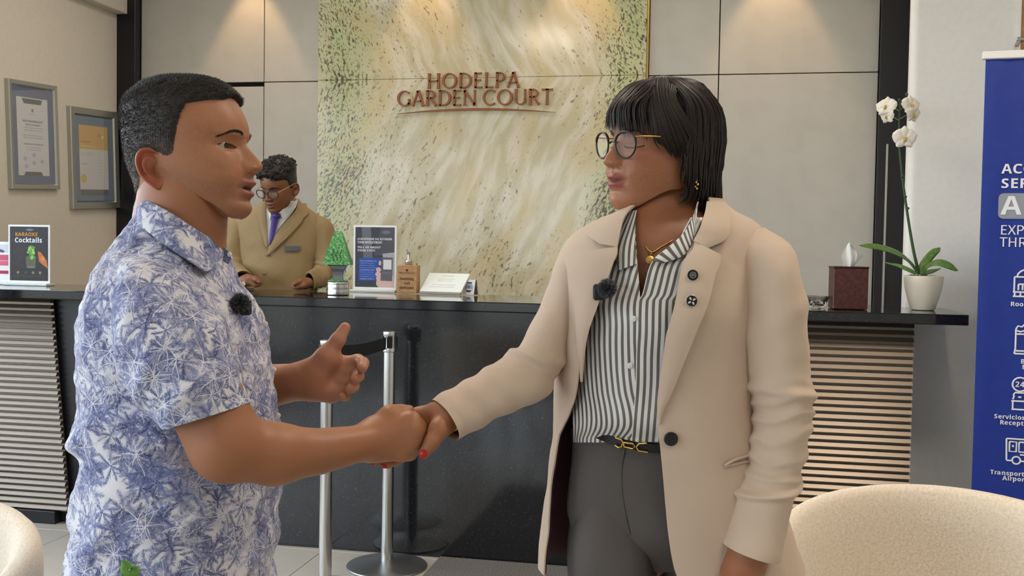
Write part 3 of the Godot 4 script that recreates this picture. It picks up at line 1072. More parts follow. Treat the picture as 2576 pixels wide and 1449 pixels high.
	b.prism(PackedVector2Array([Vector2(-0.03, 0), Vector2(0.03, 0), Vector2(0.006, 0.072), Vector2(-0.006, 0.072)]), 0.058, Vector3(-0.029, 0, 0), Basis(Vector3(0, 0, 1), Vector3(0, 1, 0), Vector3(1, 0, 0)))
	part("body", b, M.black_plastic, t)
	var ln := Basis(Vector3.RIGHT, -0.322)
	var fr := part("print", sheet(-0.029, 0.029, 0, 0.0755, 0), print_mat(im), t)
	fr.transform = Transform3D(ln, Vector3(0, 0.0002, 0.0306))
	# glass ashtray
	t = thing("glass_ashtray", "clear cut glass ashtray on the counter left of the tissue box", "ashtray", Vector3(0.397, TOP, -4.45))
	b = Mb.new()
	b.lathe([Vector2(0, 0), Vector2(0.032, 0), Vector2(0.036, 0.004), Vector2(0.054, 0.046), Vector2(0.052, 0.049), Vector2(0.047, 0.047), Vector2(0.031, 0.014), Vector2(0.0, 0.011)], 10)
	var gl := mat(Color(1, 1, 1, 0.02), 0.02)
	gl.refraction_enabled = true
	gl.refraction_scale = 0.05
	part("bowl", b, gl, t)
	# tissue box
	t = thing("tissue_box", "dark reddish brown tissue box with a white tissue standing out of its top", "tissue box", Vector3(0.520, TOP, -4.43), 0.05)
	var br := mat(Color.WHITE, 0.45)
	br.albedo_texture = noise_tex(53, 0.03, [[0.0, Color("3a1816")], [0.5, Color("4c2320")], [1.0, Color("57302a")]], 256)
	br.uv1_triplanar = true
	br.uv1_scale = Vector3.ONE * 6.0
	part("box", one_box(Vector3(0, 0.085, 0), Vector3(0.136, 0.168, 0.130), 0.003), br, t)
	part("rim", one_box(Vector3(0, 0.1705, 0), Vector3(0.140, 0.007, 0.134), 0.002), mat(Color("2a1412"), 0.4), t)
	b = Mb.new()
	var G := PackedVector3Array()
	for j in 15:
		var f := j / 14.0
		var wd := 0.018 + 0.016 * sin(minf(f * 1.5, 1.0) * PI / 2) - 0.028 * pow(f, 4.0)
		for i in 13:
			var s := i / 12.0 * 2 - 1
			G.append(Vector3(-0.006 + s * wd + 0.008 * sin(f * 2.2), 0.17 + f * 0.103 * (1.0 - 0.12 * s * s), 0.012 * sin(s * 4.0 + f * 2.0) + 0.010 * s * s))
	b.grid(G, 13, 15, false, false, Vector3.BACK)
	var G2 := PackedVector3Array()
	for j in 11:
		var f := j / 10.0
		for i in 9:
			var s := i / 8.0
			G2.append(Vector3(0.002 + s * (0.022 + 0.03 * f) + 0.01 * f, 0.17 + f * 0.082 * (1.0 - 0.4 * s), -0.016 - 0.02 * s + 0.005 * sin(s * 7.0 + f * 3.0)))
	b.grid(G2, 9, 11, false, false, Vector3.BACK)
	var tis := mat(Color("eceeec"), 0.9)
	tis.backlight_enabled = true
	tis.backlight = Color(0.35, 0.35, 0.35)
	part("tissue", b, tis, t, "white tissue")
	build_orchid()

func leaf_blade(pts: Array, wid: Array, thick := 0.003, fold := 0.25, up := Vector3.UP) -> Mb:
	# a strap leaf along pts: closed cross-section with a folded midrib
	var b := Mb.new()
	var c := curve_pts(pts, 18)
	var P := PackedVector3Array()
	for j in 18:
		var f := j / 17.0
		var w: float = maxf(lerp_table(wid, f, 1), 0.0006)
		var tg: Vector3 = (c[mini(j + 1, 17)] - c[maxi(j - 1, 0)]).normalized()
		var sd := tg.cross(up).normalized()
		var nn := sd.cross(tg).normalized()
		for k in 8:
			var s: float = [-1.0, -0.5, 0.0, 0.5, 1.0, 0.5, 0.0, -0.5][k]
			var top: bool = k < 5
			var q: Vector3 = c[j]
			q += sd * (s * w)
			q += nn * (absf(s) * fold * w + (thick if top and absf(s) < 0.9 else 0.0))
			P.append(q)
	b.grid(P, 8, 18, true)
	return b

func build_orchid() -> void:
	var D := 4.25
	var base := at(2321, 781, D)
	base.y = TOP
	var t := thing("potted_orchid", "white orchid in a cream ceramic pot at the counter's right end", "potted plant", base)
	var b := Mb.new()
	b.lathe([Vector2(0, 0.002), Vector2(0.042, 0.0), Vector2(0.047, 0.003), Vector2(0.060, 0.04), Vector2(0.072, 0.085), Vector2(0.0765, 0.115), Vector2(0.0775, 0.138), Vector2(0.0755, 0.141), Vector2(0.072, 0.138), Vector2(0.070, 0.118), Vector2(0, 0.116)], 48)
	part("pot", b, mat(Color("e6dfcd"), 0.28), t, "cream glazed pot")
	b = Mb.new()
	for k in 46:
		var a := rng.randf() * TAU
		var r := sqrt(rng.randf()) * 0.062
		b.ball(Vector3(cos(a) * r, 0.122 + rng.randf() * 0.016, sin(a) * r), Vector3(0.009 + rng.randf() * 0.007, 0.006, 0.006 + rng.randf() * 0.006), Basis(Vector3.UP, a * 3), 7, 5)
	tag(part("bark_chips", b, grained(Color("4a4034"), 0.4, 0.95, 55, 20.0), t), "", "", "", "stuff")
	var gm := grained(Color("4f7a2e"), 0.22, 0.42, 56, 7.0, 0.03)
	var L := func(px: float, py: float, dz: float) -> Vector3: return at(px, py, D + dz) - base
	var W := [[0.0, 0.013], [0.15, 0.016], [0.5, 0.024], [0.8, 0.021], [0.95, 0.010], [1.0, 0.002]]
	var tilt := Vector3(0.1, 0.8, 0.65).normalized()
	part("leaf", leaf_blade([L.call(2310, 690, 0), L.call(2290, 664, -0.02), L.call(2262, 642, -0.05), L.call(2215, 625, -0.08), L.call(2162, 618, -0.10)], W, 0.003, 0.2, tilt), gm, t)
	part("leaf", leaf_blade([L.call(2305, 690, 0), L.call(2285, 680, 0.03), L.call(2260, 669, 0.06), L.call(2226, 661, 0.09)], [[0.0, 0.010], [0.5, 0.014], [1.0, 0.002]], 0.003, 0.2, tilt), gm, t)
	part("leaf", leaf_blade([L.call(2312, 690, 0), L.call(2325, 665, 0), L.call(2345, 640, 0.02), L.call(2364, 624, 0.04)], [[0.0, 0.012], [0.4, 0.017], [0.85, 0.015], [1.0, 0.003]], 0.003, 0.2, tilt), gm, t)
	part("leaf", leaf_blade([L.call(2318, 692, 0), L.call(2335, 670, -0.03), L.call(2360, 663, -0.06), L.call(2385, 670, -0.08), L.call(2409, 682, -0.09)], W, 0.003, 0.2, tilt), gm, t)
	part("leaf", leaf_blade([L.call(2316, 692, 0.0), L.call(2340, 684, 0.05), L.call(2366, 676, 0.08)], [[0.0, 0.010], [0.5, 0.013], [1.0, 0.002]], 0.003, 0.2, tilt), gm, t)
	var sm := mat(Color("33512e"), 0.5)
	b = Mb.new()
	var sp := curve_pts([L.call(2312, 690, 0), L.call(2296, 620, 0.0), L.call(2280, 520, 0.0), L.call(2268, 430, 0), L.call(2262, 360, 0), L.call(2262, 300, 0), L.call(2264, 253, 0)], 40)
	var rr := []
	for k in 40: rr.append(lerpf(0.0065, 0.0028, k / 39.0))
	b.tube(sp, rr, 8)
	var stem_ := part("stem", b, sm, t)
	for q in [[2270, 444], [2283, 524], [2277, 495]]:
		b = Mb.new()
		b.ball(L.call(q[0], q[1], -0.002), Vector3(0.008, 0.006, 0.008), Basis.IDENTITY, 8, 6)
		part("stem_joint", b, sm, stem_)
	var spec := [[2229, 268, 0.55, 0.3, 1.0], [2231, 292, 0.9, -0.2, 0.8], [2292, 265, -0.5, 0.2, 1.0], [2298, 288, -0.7, -0.3, 0.85], [2276, 347, -0.1, 0.0, 1.12]]
	for q in spec:
		var c: Vector3 = L.call(q[0], q[1], -0.03)
		orchid_flower(t, c, Basis(Vector3.UP, -q[2]) * Basis(Vector3.RIGHT, -q[3]), 0.047 * q[4], L.call(2263, q[1] + 12, 0))
	b = Mb.new()
	b.ball(L.call(2281, 238, 0), Vector3(0.006, 0.010, 0.006), Basis.IDENTITY, 10, 8)
	part("bud", b, sm, t)
	b = Mb.new()
	b.ball(L.call(2262, 252, 0), Vector3(0.005, 0.007, 0.005), Basis.IDENTITY, 10, 8)
	part("bud", b, sm, t)

func orchid_flower(t: Node3D, c: Vector3, bs: Basis, r: float, foot: Vector3) -> void:
	if not M.has("petal"):
		M.petal = mat(Color("f0ece2"), 0.6)
		M.petal.backlight_enabled = true
		M.petal.backlight = Color(0.5, 0.48, 0.42)
		M.lip = mat(Color("c9a54a"), 0.6)
	var st := Mb.new()
	st.tube([foot, (foot + c) / 2 + Vector3(0, 0.008, -0.01), c + bs * Vector3(0, 0, -0.004)], [0.0018], 6)
	var fl := part("flower", st, mat(Color("8fa35e"), 0.6), t)
	# five petals: two broad at the sides, one above, two below
	for p in [[0.0, 0.62, 0.95], [-1.28, 0.98, 0.98], [1.28, 0.98, 0.98], [-2.45, 0.60, 0.90], [2.45, 0.60, 0.90]]:
		var b := Mb.new()
		var G := PackedVector3Array()
		for j in 8:
			var f := j / 7.0
			var w: float = r * p[1] * pow(sin(PI * (0.08 + 0.86 * f)), 0.75)
			for i in 7:
				var s := i / 6.0 * 2 - 1
				var q := Vector3(s * w * 0.62, f * r * p[2] * (1.0 - 0.06 * s * s), 0.20 * r * sin(f * 2.6) - 0.16 * r * s * s - 0.10 * r * f + 0.03 * r * sin(f * 8.0 + s * 5.0))
				G.append(c + bs * (Basis(Vector3.BACK, p[0]) * q))
		b.grid(G, 7, 8, false, false, bs.z)
		part("petal", b, M.petal, fl)
	var lb := Mb.new()
	lb.ball(c + bs * Vector3(0, -0.12 * r, 0.16 * r), Vector3(0.13, 0.2, 0.16) * r, bs, 10, 7)
	part("lip", lb, M.lip, fl, "yellow centre")

# ------------------------------------------------------------------ right side
func build_right_things() -> void:
	var blue := grained(Color("12308e"), 0.03, 0.42, 61, 3.0)
	var t := thing("banner_stand", "tall blue roll-up banner with white print at the right edge", "banner", Vector3(0.886, 0, -3.85), deg_to_rad(-7.0))
	var b := Mb.new()
	var G := PackedVector3Array()
	for j in 12:
		for i in 26:
			var x := i / 25.0 * 0.85
			G.append(Vector3(x, 0.09 + j / 11.0 * 1.915, 0.006 * exp(-pow((x - 0.03) / 0.02, 2.0)) - 0.004 * exp(-pow((x - 0.055) / 0.02, 2.0))))
	b.grid(G, 26, 12, false, false, Vector3.BACK)
	part("print", b, blue, t, "blue printed sheet")
	part("top_rail", one_box(Vector3(0.424, 2.017, 0.002), Vector3(0.872, 0.027, 0.022), 0.003), M.white, t)
	part("base", one_box(Vector3(0.425, 0.045, 0), Vector3(0.87, 0.09, 0.16), 0.01), M.alu, t)
	b = Mb.new()
	b.tube([Vector3(0.425, 0.05, -0.03), Vector3(0.425, 2.0, -0.02)], [0.009], 10)
	part("pole", b, M.alu, t)
	var w := mat(Color("e4e6ee"), 0.6)
	var z := 0.0035
	write(t, "ACC", 0.033, Vector3(0.061, 1.610, z), w, true, 1.12)
	write(t, "SER", 0.033, Vector3(0.061, 1.560, z), w, true, 1.12)
	b = Mb.new()
	var poly := PackedVector2Array()
	for q in [[0.072, 1.472, PI], [0.40, 1.472, -PI / 2], [0.40, 1.526, 0.0], [0.072, 1.526, PI / 2]]:
		for k in 6:
			var a: float = q[2] + k * PI / 10.0
			poly.append(Vector2(q[0] + 0.017 * cos(a), q[1] + 0.017 * sin(a)))
	b.prism(poly, 0.001, Vector3(0, 0, 0.002))
	part("grey_field", b, mat(Color("8f949e"), 0.6), t)
	write(t, "AL", 0.064, Vector3(0.062, 1.468, 0.0042), w, true, 1.15)
	write(t, "EXPE", 0.031, Vector3(0.062, 1.400, z), w, false, 1.1)
	write(t, "THR", 0.031, Vector3(0.062, 1.358, z), w, false, 1.1)
	write(t, "Room", 0.015, Vector3(0.103, 1.154, z), w, true, 1.1)
	write(t, "B", 0.015, Vector3(0.141, 0.957, z), w, true, 1.1)
	write(t, "B", 0.015, Vector3(0.146, 0.938, z), w, true, 1.1)
	write(t, "Servicios d", 0.015, Vector3(0.064, 0.762, z), w, true, 1.1)
	write(t, "Receptio", 0.015, Vector3(0.082, 0.742, z), w, true, 1.1)
	write(t, "Transporte a", 0.015, Vector3(0.057, 0.566, z), w, true, 1.1)
	write(t, "Airport", 0.015, Vector3(0.097, 0.548, z), w, true, 1.1)
	var ln := func(called: String, pts: Array, r := 0.003) -> void:
		var q := Mb.new()
		for s in pts:
			var v3 := []
			for p in s: v3.append(Vector3(p[0], p[1], 0.003))
			q.tube(v3, [Vector2(r, 0.0008)], 6, true, Vector3.BACK)
		part(called, q, w, t)
	var dome := []
	for k in 9: dome.append([0.158 - 0.036 * cos(k * PI / 8), 1.256 + 0.026 * sin(k * PI / 8)])
	ln.call("bell_pictogram", [dome, [[0.158, 1.280], [0.158, 1.288]], [[0.113, 1.255], [0.205, 1.255]], [[0.114, 1.255], [0.114, 1.205]], [[0.110, 1.203], [0.205, 1.203]], [[0.110, 1.188], [0.205, 1.188]], [[0.127, 1.230], [0.127, 1.210]], [[0.140, 1.230], [0.140, 1.210]], [[0.127, 1.230], [0.150, 1.230]], [[0.116, 1.203], [0.116, 1.188]], [[0.134, 1.203], [0.134, 1.188]]])
	ln.call("beer_pictogram", [[[0.124, 1.075], [0.124, 1.005]], [[0.122, 1.000], [0.22, 1.000]], [[0.121, 0.990], [0.22, 0.990]], [[0.124, 1.075], [0.130, 1.086], [0.142, 1.083], [0.152, 1.094], [0.170, 1.098]], [[0.126, 1.070], [0.138, 1.066], [0.150, 1.070], [0.2, 1.070]], [[0.126, 1.058], [0.2, 1.058]], [[0.121, 0.990], [0.124, 1.008]]])
	var ring := []
	for k in 17: ring.append([0.143 + 0.024 * cos(k * TAU / 16), 0.884 + 0.024 * sin(k * TAU / 16)])
	ln.call("telephone_pictogram", [ring, [[0.117, 0.826], [0.21, 0.826]], [[0.122, 0.824], [0.122, 0.797]], [[0.118, 0.797], [0.21, 0.797]], [[0.122, 0.846], [0.128, 0.855], [0.160, 0.855], [0.166, 0.846]], [[0.126, 0.846], [0.122, 0.832]], [[0.162, 0.846], [0.166, 0.832]], [[0.138, 0.840], [0.148, 0.840]]])
	write(t, "24", 0.019, Vector3(0.127, 0.875, z), w, true, 1.0)
	var wheel := []
	for k in 13: wheel.append([0.139 + 0.013 * cos(k * TAU / 12), 0.620 + 0.013 * sin(k * TAU / 12)])
	ln.call("bus_pictogram", [[[0.106, 0.694], [0.23, 0.694]], [[0.106, 0.694], [0.108, 0.620]], [[0.108, 0.618], [0.126, 0.618]], [[0.152, 0.618], [0.23, 0.618]], wheel, [[0.116, 0.684], [0.138, 0.684], [0.138, 0.650], [0.116, 0.650], [0.116, 0.684]], [[0.146, 0.684], [0.19, 0.684], [0.19, 0.650], [0.146, 0.650], [0.146, 0.684]], [[0.150, 0.640], [0.19, 0.640]], [[0.127, 0.673], [0.127, 0.666]]])
	# framed wooden board on the wall above the banner
	t = thing("wooden_board", "wooden board with a metal clip on the white wall, above the banner", "board", Vector3(1.45, 2.17, -4.70))
	part("panel", one_box(Vector3(0, 0.42, 0.014), Vector3(0.478, 0.86, 0.026), 0.003), grained(Color("b07c42"), 0.12, 0.5, 62, 3.0), t)
	part("edge", one_box(Vector3(-0.2435, 0.42, 0.014), Vector3(0.007, 0.86, 0.027), 0.001), M.white, t)
	b = Mb.new()
	b.box(Vector3(-0.236, 0.062, 0.030), Vector3(0.046, 0.016, 0.012), 0.003)
	b.box(Vector3(-0.252, 0.046, 0.026), Vector3(0.014, 0.034, 0.018), 0.004, Basis(Vector3.BACK, -0.5))
	part("clip", b, M.steel_rough, t, "grey metal clip")

# ------------------------------------------------------------------ floor standing things
func stanchion(pos: Vector3, h: float, label: String) -> Node3D:
	var t := thing("stanchion", label, "stanchion", pos, 0.0, "chrome queue posts before the counter")
	var b := Mb.new()
	b.lathe([Vector2(0, 0), Vector2(0.164, 0), Vector2(0.168, 0.004), Vector2(0.164, 0.010), Vector2(0.12, 0.017), Vector2(0.06, 0.026), Vector2(0.034, 0.032), Vector2(0, 0.033)], 56)
	part("base", b, M.steel_rough, t, "round domed steel base")
	b = Mb.new()
	b.lathe([Vector2(0, 0.03), Vector2(0.0245, 0.03), Vector2(0.0245, h - 0.085), Vector2(0, h - 0.085)], 32)
	part("post", b, M.steel, t)
	b = Mb.new()
	b.lathe([Vector2(0, h - 0.085), Vector2(0.0275, h - 0.085), Vector2(0.0285, h - 0.083), Vector2(0.0285, h - 0.068), Vector2(0.026, h - 0.066), Vector2(0.026, h - 0.02), Vector2(0.0285, h - 0.018), Vector2(0.0285, h - 0.003), Vector2(0.026, h), Vector2(0, h)], 32)
	part("head", b, M.steel, t)
	b = Mb.new()
	for k in 4:
		b.box(Vector3(0, h - 0.043, 0) + Basis(Vector3.UP, k * PI / 2 + 0.35) * Vector3(0, 0, 0.026), Vector3(0.022, 0.05, 0.014), 0.003, Basis(Vector3.UP, k * PI / 2 + 0.35))
	part("belt_slot", b, M.black_plastic, t, "black belt cassette")
	return t

func build_floor_things() -> void:
	var a := Vector3(-1.321, 0.0, -4.055)
	var c := Vector3(-1.452, 0.0, -3.70)
	stanchion(a, 0.977, "chrome queue post closest to the counter, its round base on the tiles")
	stanchion(c, 0.966, "chrome queue post behind the man's forearm, its base below the frame")
	var b := Mb.new()
	var G := PackedVector3Array()
	var p0 := a + Vector3(-0.006, 0.955, 0.03)
	var p1 := c + Vector3(0.008, 0.945, -0.03)
	for j in 12:
		var f := j / 11.0
		var m := p0.lerp(p1, f) + Vector3(0, -0.012 * sin(PI * f), 0)
		G.append(m + Vector3(0.001, 0, 0))
		G.append(m + Vector3(0.001, -0.05, 0))
		G.append(m + Vector3(-0.001, -0.05, 0))
		G.append(m + Vector3(-0.001, 0, 0))
	b.grid(G, 4, 12, true)
	tag(part("queue_belt", b, mat(Color("14181a"), 0.8), self), "black retractable belt stretched between the two chrome posts", "belt")
	var rug := Mb.new()
	rug.box(Vector3(0.03, 0.005, -3.52), Vector3(2.34, 0.010, 1.40), 0.004)
	tag(part("floor_mat", rug, M.rug, self), "dark grey ribbed mat on the tiles before the counter", "mat")
	tub_chair(Vector3(0.43, 0, -1.98), -0.10, 0.83, "cream tub chair at the right, behind the woman's hanging arm")
	tub_chair(Vector3(-1.52, 0, -1.52), 0.30, 0.79, "cream tub chair at the left, behind the man's back")
	# low table with the plant whose leaf tip shows at the bottom edge
	var t := thing("side_table", "small round table in front of the man, below the picture", "table", Vector3(-0.60, 0, -0.92))
	b = Mb.new()
	b.lathe([Vector2(0, 0.47), Vector2(0.20, 0.47), Vector2(0.205, 0.48), Vector2(0.20, 0.49), Vector2(0, 0.49)], 40)
	part("top", b, M.black_panel, t)
	b = Mb.new()
	b.lathe([Vector2(0, 0), Vector2(0.15, 0), Vector2(0.15, 0.01), Vector2(0.03, 0.02), Vector2(0.022, 0.04), Vector2(0.022, 0.47), Vector2(0, 0.47)], 28)
	part("leg", b, M.steel_rough, t)
	t = thing("potted_plant", "green leaf tip of a potted plant at the bottom edge before the man's shirt", "potted plant", Vector3(-0.60, 0.49, -0.92))
	b = Mb.new()
	b.lathe([Vector2(0, 0), Vector2(0.05, 0), Vector2(0.065, 0.11), Vector2(0.06, 0.112), Vector2(0.055, 0.1), Vector2(0, 0.1)], 28)
	part("pot", b, M.white, t)
	var base := t.position
	var lf := grained(Color("50842c"), 0.2, 0.4, 63, 9.0, 0.03)
	var tip := at(310, 1408, 1.06) - base
	var belly := at(326, 1440, 1.06) - base
	part("leaf", leaf_blade([Vector3(0, 0.1, 0), belly.lerp(Vector3(0, 0.1, 0), 0.55) + Vector3(0.01, 0, 0), at(338, 1475, 1.06) - base, belly, tip], [[0.0, 0.003], [0.45, 0.004], [0.72, 0.009], [0.9, 0.006], [1.0, 0.0006]], 0.002, 0.2, Vector3(0.2, 0.1, 1)), lf, t)
	for k in 5:
		var an := k * 1.25 + 0.4
		var dr := Vector3(cos(an), 0, sin(an))
		part("leaf", leaf_blade([Vector3(0, 0.1, 0), Vector3(0, 0.2, 0) + dr * 0.03, Vector3(0, 0.26, 0) + dr * 0.09, Vector3(0, 0.27, 0) + dr * 0.15], [[0.0, 0.003], [0.5, 0.016], [1.0, 0.001]], 0.002, 0.2), lf, t)

func tub_chair(pos: Vector3, turn: float, h: float, label: String) -> void:
	# a curved back that sweeps into arms, open to the front (+z), on four tapered legs
	var t := thing("tub_chair", label, "armchair", pos, turn, "cream tub chairs")
	var b := Mb.new()
	var P := PackedVector3Array()
	var nu := 18
	var nv := 49
	for j in nv:
		var a := lerpf(-2.25, 2.25, j / (nv - 1.0))       # 0 = straight back
		var dirv := Vector3(sin(a), 0, -cos(a))
		var hh := lerpf(0.62, h, pow(clampf(cos(a * 0.66), 0, 1), 0.7))
		var r := 0.29 - 0.012 * absf(a)
		for i in nu:
			var q := float(i) / nu * TAU
			# a rounded slab section: thickness 0.075, from y = 0.30 to hh
			var cy := cos(q)
			var sy := sin(q)
			var ex := signf(cy) * pow(absf(cy), 0.7) * 0.036
			var ey := signf(sy) * pow(absf(sy), 0.35) * (hh - 0.29) / 2
			var y := (hh + 0.29) / 2 + ey
			var lean := (y - 0.3) * 0.13 * clampf(cos(a * 0.6), 0, 1)
			P.append(dirv * (r + ex + lean) + Vector3(0, y, 0))
	b.grid(P, nu, nv, true)
	var cap0 := []
	var cap1 := []
	for i in nu:
		cap0.append(P[i]); cap1.append(P[(nv - 1) * nu + i])
	b.fan(cap0, Vector3(0, 0, 1)); b.fan(cap1, Vector3(0, 0, 1))
	part("back_shell", b, M.chair, t)
	b = Mb.new()
	var S := PackedVector3Array()
	for s in [[0.0, 0.30], [0.20, 0.30], [0.243, 0.31], [0.252, 0.36], [0.252, 0.42], [0.24, 0.455], [0.20, 0.468], [0.0, 0.472]]:
		for i in 40:
			var q := TAU * i / 40
			var rr: float = s[0]
			S.append(Vector3(cos(q) * rr, s[1], sin(q) * rr * 1.0 + 0.03))
	b.grid(S, 40, 8, true)
	part("seat", b, M.chair, t)
	b = Mb.new()
	b.tube([Vector3(0.03, 0.47, -0.262), Vector3(0.032, h * 0.8, -0.308), Vector3(0.033, h - 0.05, -0.326)], [0.0035], 6)
	part("seam", b, M.chair, t)
	for sx: float in [-1.0, 1.0]:
		for sz: float in [-1.0, 1.0]:
			b = Mb.new()
			b.tube([Vector3(sx * 0.24, 0.0, sz * 0.2), Vector3(sx * 0.18, 0.31, sz * 0.16)], [0.011, 0.018], 12)
			part("leg", b, M.black_panel, t)
# ------------------------------------------------------------------ tools for figures
func loft(b: Mb, rings: Array, nseg: int, ncur: int, wr: Callable = no_fn, power := 1.0) -> PackedVector3Array:
	# rings: [centre, half axis A, half axis B]; closed tube through them. wr(point, angle, run) -> outward offset
	var cs := []; var As := []; var Bs := []
	for r in rings:
		cs.append(r[0]); As.append(r[1]); Bs.append(r[2])
	var C := curve_pts(cs, ncur)
	var A := curve_pts(As, ncur)
	var B := curve_pts(Bs, ncur)
	var P := PackedVector3Array()
	var UV := PackedVector2Array()
	var run := 0.0
	for j in ncur:
		if j > 0: run += C[j].distance_to(C[j - 1])
		var per: float = PI * (A[j].length() + B[j].length())
		for i in nseg:
			var a := TAU * i / nseg
			var ca := cos(a)
			var sa := sin(a)
			if power != 1.0:
				ca = signf(ca) * pow(absf(ca), power)
				sa = signf(sa) * pow(absf(sa), power)
			var d: Vector3 = A[j] * ca + B[j] * sa
			var p: Vector3 = C[j] + d
			if wr.is_valid():
				p += d.normalized() * wr.call(p, a, run)
			P.append(p)
			var k := i if i <= nseg / 2 else nseg - i
			UV.append(Vector2(float(k) / nseg * per, run))
	b.grid(P, nseg, ncur, true, false, Vector3.ZERO, UV)
	return P

func thick_sheet(b: Mb, P: PackedVector3Array, nu: int, nv: int, t: float, uvs := PackedVector2Array(), out := Vector3.ZERO) -> void:
	# a sheet of thickness t: front face, back face and edges
	var N := PackedVector3Array()
	N.resize(nu * nv)
	var score := 0.0
	var cen := Vector3.ZERO
	for p in P: cen += p
	cen /= P.size()
	for j in nv:
		for i in nu:
			var du := P[j * nu + mini(i + 1, nu - 1)] - P[j * nu + maxi(i - 1, 0)]
			var dv := P[mini(j + 1, nv - 1) * nu + i] - P[maxi(j - 1, 0) * nu + i]
			N[j * nu + i] = du.cross(dv).normalized()
			score += N[j * nu + i].dot(out if out != Vector3.ZERO else P[j * nu + i] - cen)
	var sg := 1.0 if score >= 0 else -1.0
	var F := PackedVector3Array()
	var K := PackedVector3Array()
	for k in P.size():
		F.append(P[k] + N[k] * (sg * t * 0.5))
		K.append(P[k] - N[k] * (sg * t * 0.5))
	b.grid(F, nu, nv, false, false, Vector3.ZERO, uvs, PackedColorArray(), 0)
	var f0 := b.v.size() - nu * nv
	# make sure that the front looks outwards
	if b.n[f0].dot(N[0] * sg) < 0.0:
		for k in range(f0, b.v.size()): b.n[k] = -b.n[k]
	b.grid(K, nu, nv, false, false, Vector3.ZERO, uvs)
	var k0 := b.v.size() - nu * nv
	if b.n[k0].dot(N[0] * sg) > 0.0:
		for k in range(k0, b.v.size()): b.n[k] = -b.n[k]
	var loop := []
	for i in nu: loop.append(i)
	for j in range(1, nv): loop.append(j * nu + nu - 1)
	for i in range(nu - 2, -1, -1): loop.append((nv - 1) * nu + i)
	for j in range(nv - 2, 0, -1): loop.append(j * nu)
	var E := PackedVector3Array()
	var EU := PackedVector2Array()
	for row in 3:
		for k in loop.size():
			var q: int = loop[k]
			var m := (F[q] + K[q]) * 0.5
			var o := m - (F[loop[(k + loop.size() - 3) % loop.size()]] + F[loop[(k + 3) % loop.size()]]) * 0.5
			E.append(F[q] if row == 0 else K[q] if row == 2 else m + o.normalized() * (t * 0.35 if o.length() > 1e-6 else 0.0))
			EU.append(uvs[q] if uvs.size() else Vector2.ZERO)
	b.grid(E, loop.size(), 3, true, false, Vector3.ZERO, EU)

